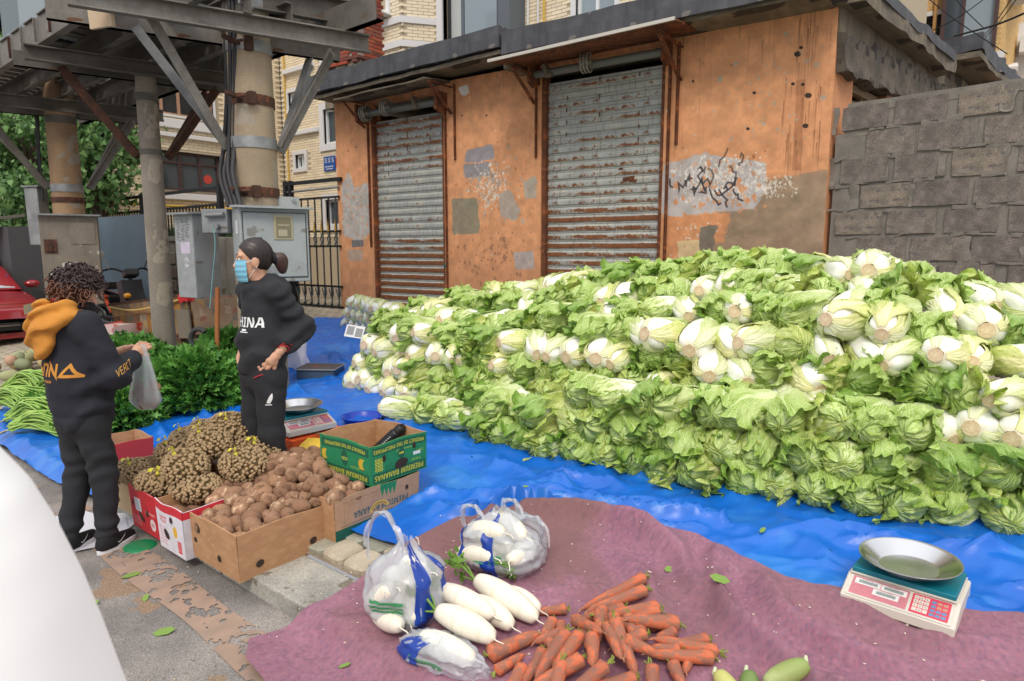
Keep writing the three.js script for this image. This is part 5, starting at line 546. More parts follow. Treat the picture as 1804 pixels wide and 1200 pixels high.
{
  const t = dataTex(1024, (u, v) => { const x = u * 3.4, z = v * 3.4 - 2.4, i = floor(u * 1024), j = floor(v * 1024); let c = mixc([154, 110, 126], [134, 92, 110], F(u * 20, v * 20, 82, 4)); const f = F(u * 260, v * 260, 85, 2), g = hsh(i >> 1, j >> 1, 7); c = mixc(c, [180, 132, 146], ss(0.6, 0.8, f) * 0.3); c = mixc(c, [100, 72, 98], ss(0.42, 0.25, f) * 0.3); if (g > 0.94) c = mixc(c, [190, 104, 120], 0.3); else if (g < 0.06) c = mixc(c, [112, 108, 132], 0.3); const d = F(u * 9 + 4, v * 9, 88, 5); c = mixc(c, [112, 84, 72], ss(0.42, 0.62, d + 0.25 * ss(0.9, 0.2, x) * ss(-0.4, -0.9, z)) * 0.6 * (0.35 + 0.65 * ss(1.6, 0.5, x) * ss(-0.2, -0.8, z))); return c; }); t.repeat.set(1 / 3.4, 1 / 3.4); t.offset.set(0, 2.4 / 3.4);
  const b = dataTex(512, (u, v) => 255 * (0.5 * F(u * 90, v * 90, 93, 3, 90) + 0.4 * F(u * 14, v * 14, 97, 3, 14)), false); b.repeat.set(1.2, 1.2);
  const m = mesh('blanket', cloth(blP, 0.018, blH, 1), M({ map: t, bumpMap: b, bumpScale: 0.004, roughness: 1, side: THREE.DoubleSide })); tag(m, 'dusty mauve felt blanket with folds under the carrots and white radishes', 'blanket');
  const r = rng(71), q = []; for (let i = 0; i < 170; i++) { const x = 0.1 + 2.6 * r(), z = 0.2 - 1.5 * r(); q.push(TR([x, blH(x, z) + 0.003, z], [0, r() * 6, 0], [0.003 + 0.005 * r(), 0.002, 0.002 + 0.003 * r()])); } inst('crumbs', new THREE.IcosahedronGeometry(1, 0), M({ color: rgb(214, 200, 186) }), null, q);
}
// leaf scraps lying about
{ const r = rng(14), q = [], g = xf(new THREE.CircleGeometry(0.022, 6), [0, 0, 0], [-PI / 2, 0, 0], [1.5, 1, 1]); for (const [x, z] of [[-0.66, 0.35], [-0.3, 0.42], [0.46, -0.7], [1.35, -1.1], [-0.95, 0.3], [-0.8, 0.52], [0.55, 0.1], [1.62, -1.0], [0.9, -1.5], [1.6, -1.6], [0.3, -1.4], [-2.6, -0.9], [-2.9, -1.3]]) q.push(TR([x, (inPoly(x, z, blP) ? blH(x, z) : z < -0.5 ? tarpH(x, z) : G(x, z)) + 0.008, z], [0.3 * r(), r() * 6, 0.3 * r()], [0.5 + r(), 1, 0.5 + r()])); inst('leaf_scraps', g, M({ color: rgb(120, 150, 70), side: THREE.DoubleSide }), null, q); }

// ---------- cartons ----------
const kraft = mottle([188, 146, 108], [172, 130, 94], { n: 256, f: 6, s: 400, tile: 0.5, sp: 0.05, bump: 0.0006, rough: 0.9 }), kraftIn = mottle([176, 132, 98], [156, 114, 82], { n: 128, tile: 0.5, bump: 0 });
const holeM = M({ color: rgb(52, 38, 28) });
function carton(label, x0, x1, y0, h, z1, z0, { front, side: sd, holes = [], flare = 0.02, base = kraft, lean = 0 } = {}) { // +z face 'front', +x face 'side'
  const W = x1 - x0, D = z1 - z0, c = thing('cardboard_box', label, 'cardboard box', [(x0 + x1) / 2, y0, (z0 + z1) / 2], lean), T = 0.008;
  mesh('base', box(W - 0.02, T, D - 0.02, [0, T / 2, 0]), kraftIn, c);
  const wall = (n, w, pos, ry, map) => { const bend = (u, v) => flare * v * (0.6 + 0.4 * sin(u * PI)); const g = merge([grid(10, 6, (u, v) => [(u - 0.5) * (w + 2 * flare * v * 0.5), v * h + 0.006 * sin(u * 7 + w * 9) * v, bend(u, v), u, v]), grid(10, 6, (u, v) => [(0.5 - u) * (w + 2 * flare * v * 0.5 - 0.012), v * h + 0.006 * sin((1 - u) * 7 + w * 9) * v, bend(1 - u, v) - T, u, v]), grid(10, 1, (u, v) => [(u - 0.5) * (w + flare), h + 0.006 * sin(u * 7 + w * 9), flare * (0.6 + 0.4 * sin(u * PI)) - v * T])]); const p = mesh('side_panel', g, map || base, c, pos, [0, ry, 0]); return p; };
  const f = wall('f', W, [0, 0, D / 2], 0, front), s = wall('s', D, [W / 2, 0, 0], PI / 2, sd); wall('b', W, [0, 0, -D / 2], PI); wall('l', D, [-W / 2, 0, 0], -PI / 2);
  for (const [face, u, v, a, b, rot] of holes) { const p = face === 'f' ? f : s, w = face === 'f' ? W : D; mesh('hand_hole', new THREE.CircleGeometry(1, 14), holeM, p, [(u - 0.5) * w, v * h, flare * v * (0.6 + 0.4 * sin(u * PI)) + 0.003], [0, 0, rot || 0]).scale.set(a, b, 1); }
  return c;
}
const CM = (w, h, draw, grain = 0.08) => { const t = canvasTex(w, h, draw, grain); t.wrapS = t.wrapT = THREE.ClampToEdgeWrapping; return M({ map: t, roughness: 0.82 }); };
const flip = (g, w, h, fn) => { g.save(); g.translate(w, h); g.rotate(PI); fn(); g.restore(); };
function bananas(g, x, y, s, col, n = 4) { g.strokeStyle = col; g.lineCap = 'round'; for (let i = 0; i < n; i++) { g.lineWidth = s * 0.2; g.beginPath(); g.arc(x - s * 0.7 + i * s * 0.19, y, s * 0.75, -0.9, 0.9); g.stroke(); g.strokeStyle = i % 2 ? col : 'rgb(196,160,40)'; } g.fillStyle = 'rgb(90,70,30)'; g.fillRect(x - s * 0.35, y - s * 0.8, s * 0.5, s * 0.14); }
const gr = 'rgb(28,128,84)', dg = 'rgb(18,92,66)', yl = 'rgb(196,190,60)';
const greenFront = CM(512, 256, (g, w, h) => { g.fillStyle = gr; g.fillRect(0, 0, w, h); flip(g, w, h, () => { g.fillStyle = dg; g.fillRect(18, 8, w - 36, 62); g.fillRect(18, h - 72, w - 36, 56); g.fillStyle = yl; g.textAlign = 'center'; g.font = 'bold 46px sans-serif'; g.fillText('PREMIUM BANANAS', w / 2, 54, w - 70); g.font = 'bold 34px sans-serif'; g.fillText('PRODUCT OF THE PHILIPPINES', w / 2, h - 32, w - 100); g.font = '16px sans-serif'; g.fillText('NET WEIGHT', w * 0.3, 96); g.fillStyle = dg; g.beginPath(); g.ellipse(w * 0.5, h / 2 + 4, 34, 52, 0, 0, 7); g.fill(); g.fillStyle = yl; g.fillRect(w * 0.5 - 28, h / 2 - 8, 56, 18); g.fillStyle = gr; g.fillRect(w * 0.5 - 24, h / 2 - 3, 48, 8); bananas(g, w * 0.12 + 20, h / 2, 52, 'rgb(216,184,60)'); bananas(g, w * 0.9, h / 2, 52, 'rgb(216,184,60)'); }); });
const greenSide = CM(512, 256, (g, w, h) => { g.fillStyle = gr; g.fillRect(0, 0, w, h); flip(g, w, h, () => { g.fillStyle = dg; g.fillRect(12, 6, w - 30, 66); g.fillRect(12, h - 66, w - 30, 52); g.fillStyle = yl; g.textAlign = 'center'; g.font = 'bold 50px sans-serif'; g.fillText('PREMIUM BANANAS', w / 2, 57, w - 60); g.font = 'bold 36px sans-serif'; g.fillText('PRODUCT OF THE PHILIPPINES', w / 2, h - 28, w - 50); g.font = '15px sans-serif'; g.fillText('GROWN AND PACKED', w * 0.42, h - 72, 150); g.font = '20px sans-serif'; g.fillText('CLASS A', w * 0.13, h - 106); g.fillText('13 KG NET', w * 0.2, 96, 130); for (let j = 0; j < 4; j++) for (let i = 0; i < 2; i++) { g.fillStyle = yl; g.fillRect(w * 0.8 + i * 34, 84 + j * 22, 30, 18); g.fillStyle = dg; g.fillRect(w * 0.8 + i * 34 + 8, 89 + j * 22, 14, 7); } g.fillStyle = dg; g.beginPath(); g.ellipse(w * 0.47, h - 100, 30, 36, 0, 0, 7); g.fill(); g.fillStyle = yl; g.fillRect(w * 0.47 - 22, h - 106, 44, 12); g.fillStyle = 'rgb(220,224,226)'; g.fillRect(w * 0.12, h * 0.46, 70, 22); }); g.fillStyle = 'rgba(20,80,60,.8)'; g.font = '58px sans-serif'; g.fillText('HS', w * 0.24, h * 0.72); });
const brownSide = CM(512, 256, (g, w, h) => { g.fillStyle = 'rgb(178,142,112)'; g.fillRect(0, 0, w, h); flip(g, w, h, () => { g.fillStyle = 'rgb(12,86,76)'; g.fillRect(0, 6, w, 66); g.fillStyle = 'rgb(38,84,92)'; g.textAlign = 'center'; g.font = 'bold 54px sans-serif'; g.fillText('PREMIUM BANANA', w * 0.47, 146, w * 0.66); g.fillRect(w * 0.06, 82, w * 0.88, 3); g.strokeStyle = 'rgb(120,90,66)'; g.strokeRect(w * 0.1, 90, w * 0.8, 110); g.font = '15px sans-serif'; g.fillStyle = 'rgb(120,90,66)'; g.fillText('packed fresh product of farm', w * 0.72, h - 30); g.fillStyle = yl; g.beginPath(); g.ellipse(w * 0.14, 52, 26, 22, 0, 0, 7); g.fill(); g.fillStyle = dg; g.font = 'bold 16px sans-serif'; g.fillText('OK', w * 0.14, 58); g.strokeStyle = 'rgb(214,176,90)'; g.lineWidth = 22; g.lineCap = 'round'; g.beginPath(); g.arc(w * 0.5, 98, 52, 0.3, 2.6); g.stroke(); g.lineWidth = 8; g.strokeStyle = 'rgb(160,120,56)'; g.beginPath(); g.arc(w * 0.5, 98, 50, 0.4, 2.5); g.stroke(); }); g.fillStyle = 'rgb(28,128,84)'; g.beginPath(); g.moveTo(w * 0.5, 0); for (let i = 0; i < 12; i++) g.lineTo(w * (0.5 + 0.016 * i), 30 + (i % 3) * 26); g.lineTo(w * 0.7, 0); g.fill(); });
const whiteFront = CM(384, 256, (g, w, h) => { g.fillStyle = 'rgb(214,212,222)'; g.fillRect(0, 0, w, h); g.fillStyle = 'rgb(200,44,58)'; g.fillRect(0, 0, w, 46); g.fillStyle = 'rgb(206,60,74)'; g.font = 'bold 52px sans-serif'; g.fillText('VSI7', w * 0.14, 106); g.font = '15px sans-serif'; for (let k = 0; k < 6; k++) g.fillText('fresh fruit select', w * 0.06, 140 + k * 18, 120); g.fillStyle = 'rgb(224,176,50)'; g.beginPath(); g.ellipse(w * 0.7, h * 0.52, 28, 30, 0, 0, 7); g.fill(); g.fillStyle = 'rgb(200,44,58)'; g.fillRect(w * 0.74, h * 0.68, 54, 62); g.fillStyle = 'rgb(226,160,160)'; for (let k = 0; k < 4; k++) g.fillRect(w * 0.75, h * 0.71 + k * 13, 44, 5); });
const whiteSide = CM(384, 256, (g, w, h) => { g.fillStyle = 'rgb(206,206,218)'; g.fillRect(0, 0, w, h); g.fillStyle = 'rgb(200,44,58)'; g.fillRect(0, 0, w, 40); g.strokeStyle = 'rgb(186,186,200)'; for (let k = 0; k < 14; k++) { g.beginPath(); g.moveTo(0, 50 + k * 15); g.lineTo(w, 50 + k * 15); g.stroke(); } });
const redFront = CM(384, 256, (g, w, h) => { g.fillStyle = 'rgb(192,38,48)'; g.fillRect(0, 0, w, h); g.fillStyle = 'rgb(206,206,214)'; g.fillRect(w * 0.2, h * 0.2, 92, 84); g.fillStyle = 'rgb(150,160,180)'; for (let k = 0; k < 5; k++) g.fillRect(w * 0.24, h * 0.26 + k * 13, 60, 4); g.fillStyle = 'rgb(222,206,206)'; g.beginPath(); g.arc(w * 0.8, h * 0.72, 36, 0, 7); g.fill(); g.fillStyle = 'rgb(192,38,48)'; g.font = 'bold 34px sans-serif'; g.fillText('FX', w * 0.74, h * 0.77); g.fillStyle = 'rgb(222,190,190)'; g.font = 'bold 20px sans-serif'; g.fillText('FRESH FRUIT', w * 0.58, h * 0.5, 140); g.font = '13px sans-serif'; for (let k = 0; k < 4; k++) g.fillText('select quality grade one', w * 0.06, h * 0.72 + k * 15, 120); });
const redSide = CM(256, 256, (g, w, h) => { g.fillStyle = 'rgb(206,198,190)'; g.fillRect(0, 0, w, h); g.strokeStyle = 'rgb(150,140,132)'; for (let k = 0; k < 26; k++) { g.lineWidth = 1 + k % 3; g.beginPath(); g.moveTo(k * 10 + 3, 0); g.lineTo(k * 10 + 2, h); g.stroke(); } });
const emblem = CM(384, 192, (g, w, h) => { g.fillStyle = 'rgb(186,162,140)'; g.fillRect(0, 0, w, h); g.fillStyle = 'rgb(186,34,44)'; g.beginPath(); g.arc(w * 0.4, h * 0.5, 66, 0, 7); g.fill(); g.fillRect(w * 0.4, h * 0.34, 96, 60); g.strokeStyle = 'rgb(220,196,180)'; g.lineWidth = 4; g.beginPath(); g.arc(w * 0.4, h * 0.5, 52, 2.4, 6.2); g.stroke(); g.lineWidth = 7; const r = rng(4); for (let k = 0; k < 9; k++) { g.beginPath(); g.moveTo(w * 0.36 + r() * 44, h * 0.4 + r() * 40); g.lineTo(w * 0.36 + r() * 44, h * 0.4 + r() * 44); g.stroke(); } g.fillStyle = 'rgb(196,60,64)'; g.fillRect(w * 0.86, 12, 40, 26); });
const redM = M({ color: rgb(196, 62, 66), roughness: 0.85 });
carton('plain brown cardboard box heaped with taro roots, nearest the camera', -0.77, -0.31, 0.075, 0.25, 0.06, -0.46, { holes: [['f', 0.18, 0.72, 0.03, 0.024, -0.5], ['f', 0.1, 0.42, 0.016, 0.014, 0], ['f', 0.62, 0.3, 0.018, 0.018, 0], ['s', 0.2, 0.26, 0.022, 0.018, 0.3], ['s', 0.78, 0.3, 0.022, 0.018, 0.3]] });
carton('white cardboard box with red rim and yellow dot, full of taro', -1.07, -0.775, 0.06, 0.27, 0.1, -0.42, { front: whiteFront, side: whiteSide, holes: [['f', 0.62, 0.72, 0.016, 0.018, 0], ['f', 0.36, 0.36, 0.034, 0.02, -0.7]] });
carton('red cardboard box with white round mark under net bags', -1.5, -1.15, 0.05, 0.25, 0.07, -0.42, { front: redFront, side: redSide, holes: [['f', 0.42, 0.36, 0.04, 0.018, -0.6], ['f', 0.1, 0.6, 0.012, 0.02, 0], ['f', 0.66, 0.52, 0.016, 0.02, 0]] });
carton('weathered olive-brown cardboard box behind the red one', -1.9, -1.53, 0.07, 0.24, 0.04, -0.42, { base: mottle([170, 146, 110], [150, 128, 96], { n: 128, tile: 0.4 }), holes: [['f', 0.5, 0.8, 0.02, 0.018, 0], ['f', 0.3, 0.3, 0.036, 0.02, -0.5]] });
carton('faded pinkish red cardboard box glimpsed between the black trousers', -2.66, -2.36, 0.08, 0.24, 0.0, -0.4, { front: redM, side: redM, holes: [['f', 0.5, 0.4, 0.03, 0.018, -0.5]] });
carton('brown banana carton printed upside down, beneath the green carton', -0.66, -0.21, 0.13, 0.24, -0.42, -1.0, { side: brownSide, holes: [['s', 0.84, 0.72, 0.012, 0.014, 0]] });
carton('bright green banana carton printed upside down, holding a black bottle', -0.655, -0.2, 0.375, 0.225, -0.655, -1.07, { front: greenFront, side: greenSide, flare: 0.004, holes: [['s', 0.22, 0.62, 0.013, 0.02, 0], ['s', 0.76, 0.72, 0.012, 0.018, 0], ['s', 0.52, 0.36, 0.05, 0.028, 0.15]] });
carton('large shallow open cardboard box with a red emblem behind the net bags', -2.06, -1.6, 0.13, 0.22, -0.42, -1.02, { side: emblem, holes: [['s', 0.78, 0.55, 0.016, 0.016, 0]] });
{ const om = mottle([226, 92, 30], [206, 78, 26], { n: 128, tile: 0.4, bump: 0 }); const b = thing('cardboard_box', 'closed orange cardboard box under the far weighing scale', 'cardboard box', [-1.62, 0.16, -1.16], 0.04); mesh('carton', box(0.42, 0.18, 0.46, [0, 0.09, 0], [0, 0, 0], 0.006), om, b); mesh('tape', box(0.43, 0.004, 0.05, [0, 0.182, 0]), M({ color: rgb(196, 140, 96), roughness: 0.4 }), b); mesh('label_print', merge([box(0.004, 0.1, 0.11, [0.211, 0.09, 0.02]), box(0.004, 0.03, 0.12, [0.211, 0.14, -0.14])]), M({ color: rgb(226, 150, 84) }), b); }
{ const b = thing('drinking_bottle', 'black steel drinking bottle leaning inside the green carton', 'bottle', [-0.5, 0.44, -0.93]); b.rotation.set(-0.35, 0.5, -0.62); const bm = M({ color: rgb(32, 34, 38), roughness: 0.4, metalness: 0.3 }); mesh('body', lathe([[0, 0], [0.036, 0], [0.038, 0.008], [0.038, 0.165], [0.034, 0.178], [0.028, 0.182]], 24), bm, b); mesh('cap', lathe([[0.028, 0.18], [0.034, 0.184], [0.034, 0.222], [0.026, 0.228], [0, 0.228]], 24), M({ color: rgb(24, 24, 26), roughness: 0.5 }), b); mesh('handle', xf(new THREE.TorusGeometry(0.02, 0.006, 6, 14, PI), [0, 0.222, 0.01]), M({ color: rgb(24, 24, 26) }), b); const l = []; for (let k = 0; k < 8; k++) l.push(box(0.006, 0.007, 0.002, [0, 0.04 + k * 0.014, 0.038])); mesh('lettering', merge(l), M({ color: rgb(190, 190, 190) }), b);
  const p = mesh(numbered('crumpled_bag'), slab(0.2, 0.05, 0.16, 0.02, 0.03, 7, [-0.4, 0.4 + 0.05, -0.82], [0, 0.3, 0], 14), M({ color: rgb(224, 224, 230), roughness: 0.5 })); tag(p, 'crumpled white plastic bag lying inside the green carton', 'plastic bag'); }
{ const b = thing('basin', 'blue plastic basin on the tarpaulin behind the green carton', 'basin', [-1.58, 0.24, -1.68]); mesh('bowl', lathe([[0, 0.005], [0.11, 0], [0.15, 0.09], [0.165, 0.1], [0.162, 0.108], [0.147, 0.1], [0.108, 0.012], [0, 0.014]], 32), M({ color: rgb(18, 62, 176), roughness: 0.35 }), b);
  const y = thing('yellow_bag', 'scrap of yellow plastic bag between the orange and green cartons', 'plastic bag', [-1.12, 0.2, -1.02]); mesh('bag', slab(0.3, 0.2, 0.16, 0.02, 0.035, 17, [0, 0.07, 0], [0.3, 0.5, 0], 12), M({ color: rgb(226, 186, 60), roughness: 0.5 }), y); }
// ---------- weighing scales ----------
const scalePanel = (() => { const t = canvasTex(512, 192, (g, w, h) => { g.fillStyle = 'rgb(206,202,192)'; g.fillRect(0, 0, w, h); g.fillStyle = 'rgb(196,122,132)'; g.fillRect(16, 16, 286, 160); g.fillStyle = 'rgb(204,62,84)'; g.fillRect(316, 16, 180, 160); g.fillStyle = 'rgb(222,222,220)'; g.fillRect(30, 28, 130, 50); g.fillRect(164, 28, 126, 50); g.fillRect(130, 84, 130, 50); g.fillStyle = 'rgb(142,152,150)'; g.fillRect(48, 40, 96, 26); g.fillRect(178, 40, 96, 26); g.fillRect(148, 96, 96, 26); g.fillStyle = 'rgb(120,60,70)'; g.font = '12px sans-serif'; g.fillText('WEIGHT kg', 60, 36); g.fillText('UNIT PRICE', 190, 36); g.fillText('TOTAL PRICE', 160, 93); g.font = 'bold 15px sans-serif'; const k = '789456123 0.'; for (let j = 0; j < 4; j++) for (let i = 0; i < 3; i++) { g.fillStyle = 'rgb(214,208,196)'; g.fillRect(326 + i * 25, 28 + j * 34, 22, 28); g.fillStyle = 'rgb(60,50,50)'; g.fillText(k[j * 3 + i], 332 + i * 25, 48 + j * 34); } for (let j = 0; j < 4; j++) for (let i = 0; i < 3; i++) { g.fillStyle = i === 0 || j > 1 ? 'rgb(96,136,176)' : 'rgb(190,140,120)'; g.fillRect(408 + i * 27, 36 + j * 34, 22, 22); } }, 0.06); t.wrapS = t.wrapT = THREE.ClampToEdgeWrapping; return M({ map: t, roughness: 0.5 }); })();
const steelPan = M({ color: rgb(206, 206, 208), roughness: 0.24, metalness: 1 }), creamP = mottle([206, 200, 188], [190, 184, 172], { n: 128, tile: 0.3, bump: 0, rough: 0.5 }), tealP = M({ color: rgb(14, 116, 132), roughness: 0.35 });
function scale(label, pos, ry, panY) {
  const s = thing('weighing_scale', label, 'scale', pos, ry); mesh('housing', extr([[-0.17, 0], [0.17, 0], [0.17, 0.025], [0.06, 0.075], [-0.17, 0.075]], 0.38, [0.19, 0, 0], [0, -PI / 2, 0], 0.005), creamP, s);
  const a = Math.atan2(0.05, 0.11); mesh('control_panel', new THREE.PlaneGeometry(0.36, 0.112), scalePanel, s, [0, 0.0575, 0.118], [-(PI / 2 - a), 0, 0]);
  mesh('platform', box(0.36, 0.022, 0.25, [0, 0.1, -0.05], [0, 0, 0], 0.006), tealP, s); mesh('platform_rim', box(0.366, 0.008, 0.256, [0, 0.087, -0.05], [0, 0, 0], 0.003), creamP, s);
  mesh('pan', lathe([[0, 0.014], [0.09, 0.012], [0.1, 0.014], [0.148, 0.052], [0.162, 0.056], [0.163, 0.053], [0.15, 0.047], [0.104, 0.008], [0.06, 0.0], [0.09, 0.004], [0, 0.005]], 48), steelPan, s, [0.0, 0.113, -0.04], [0.02, 0, 0.02]).scale.set(1.12, 1, 1.12); for (const q of [[-0.15, 0.14], [0.15, 0.14], [-0.15, -0.14], [0.15, -0.14]]) mesh('foot', rod([q[0], -0.02, q[1]], [q[0], 0.0, q[1]], 0.014), M({ color: rgb(50, 50, 50) }), s); return s;
}
scale('price scale with steel pan standing on the folded mauve blanket', [2.235, 0.262, -1.38], -0.06); scale('price scale with steel pan standing on the orange box', [-1.6, 0.365, -1.14], 1.5);
{ const s = thing('weighing_scale', 'flat dark scale without pan on the tarpaulin by the pole', 'scale', [-3.3, 0.33, -2.5], 0.62); mesh('housing', box(0.4, 0.09, 0.34, [0, 0.045, 0], [0, 0, 0], 0.01), M({ color: rgb(66, 84, 100), roughness: 0.4 }), s); mesh('platform', box(0.42, 0.012, 0.36, [0, 0.102, 0], [0, 0, 0], 0.004), M({ color: rgb(74, 72, 76), roughness: 0.6 }), s); mesh('rim', merge([box(0.43, 0.01, 0.008, [0, 0.103, 0.183]), box(0.43, 0.01, 0.008, [0, 0.103, -0.183]), box(0.008, 0.01, 0.36, [0.213, 0.103, 0]), box(0.008, 0.01, 0.36, [-0.213, 0.103, 0])]), M({ color: rgb(150, 152, 156), roughness: 0.4 }), s); const r = rng(3), l = []; for (let k = 0; k < 7; k++) l.push(box(0.03 + 0.03 * r(), 0.002, 0.012, [0.26 * (r() - 0.5), 0.109, 0.2 * (r() - 0.5)])); mesh('red_print', merge(l), M({ color: rgb(160, 84, 72) }), s); }
// ---------- taro roots ----------
const taroT = dataTex(256, (u, v) => { const q = F(u * 6, v * 6, 501, 4, 6), rg = F(u * 3, v * 40, 505, 2), w = hsh(floor(u * 256), floor(v * 256), 2); let c = mixc([164, 128, 102], [126, 94, 72], q * 0.7 + rg * 0.4 - 0.1); c = mixc(c, [198, 168, 140], ss(0.6, 0.78, q)); c = mixc(c, [96, 70, 54], ss(0.4, 0.2, q) * 0.7); return c.map((x) => x * (0.9 + 0.2 * w)); });
const taroM = [[1, 1, 1], [1.14, 1.12, 1.08], [0.84, 0.8, 0.78]].map((c) => M({ map: taroT, bumpMap: taroT, bumpScale: 0.006, color: new THREE.Color(...c), roughness: 0.95 }));
const taroG = [1, 2, 3, 4, 5, 6].map((s) => { const L = 1.05 + 0.5 * hsh(s, 1, 1); return grid(16, 12, (u, v) => { const th = u * 2 * PI, ph = v * PI, t = -cos(ph), r = sin(ph) * (1 + 0.12 * n3(cos(th) * 1.6 + s * 3, sin(th) * 1.6, t * 2)) * (1 - 0.16 * t) + 0.02 * n3(cos(th) * 5, sin(th) * 5, t * 6 + s) * sin(ph); return [0.036 * r * cos(th), 0.036 * r * sin(th) * 0.94, 0.036 * L * (t + 0.1 * n3(s, t, 2))]; }, true); });
{
  const r = rng(99), put = (x, y, z, label) => { const o = mesh(numbered('taro_root'), taroG[floor(r() * 6)], taroM[floor(r() * 3)], null, [x, y, z], [(r() - 0.5) * 0.9, r() * 6.28, (r() - 0.5) * 0.8]); const s = 0.95 + 0.42 * r(); o.scale.setScalar(s); tag(o, label, 'taro root', label); };
  const H = (x, z) => { const a = ss(0.04, -0.2, z) , b = Math.exp(-((x + 0.72) ** 2) / 0.1 - ((z + 0.5) ** 2) / 0.1); return 0.25 + 0.04 * a + 0.075 * b + (z < -0.42 ? 0.05 : 0) - (x < -0.8 && z > -0.1 ? 0.03 : 0) + 0.02 * ss(-0.1, -0.6, z); };
  const pts = []; for (let k = 0; k < 9000 && pts.length < 250; k++) { const x = -1.06 + 0.82 * r(), z = 0.04 - 0.98 * r(); if (x > -0.34 && z > -0.44) continue; if (z < -0.64 && x > -0.68) continue; if (x < -0.76 && x > -0.8 && z > -0.3) continue; if (z < -0.5 && x < -0.95) continue; const lay = r() < 0.3 ? -0.035 : 0, y = H(x, z) + lay + 0.015 * r(); if (pts.some((p) => hypot(p[0] - x, (p[1] - y) * 1.3, p[2] - z) < 0.062)) continue; pts.push([x, y, z]); put(x, y, z, z < -0.48 ? 'brown taro root in the heap beside the brown banana carton' : x < -0.785 ? 'brown taro root in the white red-rimmed box' : 'brown taro root in the plain brown cardboard box'); }
}
// ---------- net bags of small nut-like tubers ----------
{
  const nutT = dataTex(128, (u, v) => mixc([184, 160, 124], [146, 120, 88], F(u * 4, v * 8, 520, 3, 4))), nutM = M({ map: nutT, roughness: 0.8 }), netM = M({ color: rgb(112, 92, 56), roughness: 0.8 }), tieM = M({ color: rgb(214, 206, 60), roughness: 0.5, side: THREE.DoubleSide });
  const nut = ell(0.0118, 0.0088, 0.0088, [0, 0, 0], [0, 0, 0], 7, 5), r = rng(55);
  const bags = [[-1.05, 0.335, -0.1, 0.15, 0.075, 0.12, 'lowest front net bag, over the red box rim'], [-1.32, 0.33, -0.02, 0.14, 0.07, 0.1, 'net bag sagging over the red box corner'], [-1.16, 0.43, -0.1, 0.16, 0.095, 0.12, 'big front net bag with yellow tie at its centre'], [-0.96, 0.42, -0.34, 0.15, 0.09, 0.12, 'net bag at the right beside the taro, yellow tie on top'], [-1.27, 0.5, -0.3, 0.15, 0.085, 0.12, 'net bag in the middle of the second tier'], [-1.5, 0.42, -0.2, 0.12, 0.08, 0.11, 'small net bag at the left behind the black trousers'], [-1.62, 0.33, 0.0, 0.12, 0.07, 0.09, 'net bag drooping over the olive box'], [-1.52, 0.5, -0.42, 0.16, 0.075, 0.13, 'net bag on the upper left of the heap'], [-1.36, 0.55, -0.5, 0.17, 0.07, 0.12, 'topmost net bag of the heap'], [-1.12, 0.44, -0.52, 0.15, 0.07, 0.12, 'net bag at the back right near the red emblem'], [-1.75, 0.42, -0.4, 0.14, 0.07, 0.12, 'net bag at the far back left edge']];
  for (const [x, y, z, a, b, c, l] of bags) { const t = thing('net_bag', l + ', full of tan tubers', 'net bag', [x, y, z], (r() - 0.5) * 0.8, null); const rz = (r() - 0.5) * 0.3; t.rotation.z = rz; const q = [], N = 400; for (let i = 0; i < N; i++) { const yy = clamp(1 - 2 * (i + 0.5) / N + 0.08 * (r() - 0.5), -1, 1), rr = sqrt(1 - yy * yy), th = i * 2.39996 + 0.3 * (r() - 0.5), k = 0.99 + 0.03 * r(), sq = (v) => Math.sign(v) * pow(abs(v), 0.85); q.push(TR([a * sq(rr * cos(th)) * k, b * yy * k * (1 + 0.08 * sin(th * 3)), c * sq(rr * sin(th)) * k], [r() * 6, r() * 6, r() * 6], [0.85 + 0.4 * r(), 0.9 + 0.3 * r(), 0.9 + 0.3 * r()])); }
    inst('tubers', nut, nutM, t, q); mesh('net', ell(a * 0.93, b * 0.92, c * 0.93, [0, 0, 0], [0, 0, 0], 20, 12), netM, t); const tx = a * (r() - 0.3) * 0.5, ty = b * 0.95, tz = c * 0.45; mesh('tie', merge([grid(2, 8, (u, v) => [tx + (u - 0.5) * (0.012 + 0.03 * v) + 0.03 * v, ty + 0.05 * sin(v * 2.4), tz + 0.02 * v + (u - 0.5) * 0.01]), grid(2, 8, (u, v) => [tx + (u - 0.5) * (0.01 + 0.02 * v) - 0.03 * v, ty + 0.035 * sin(v * 2.6), tz + 0.03 * v]), ell(0.012, 0.012, 0.012, [tx, ty, tz], [0, 0, 0], 7, 5)]), tieM, t); }
}
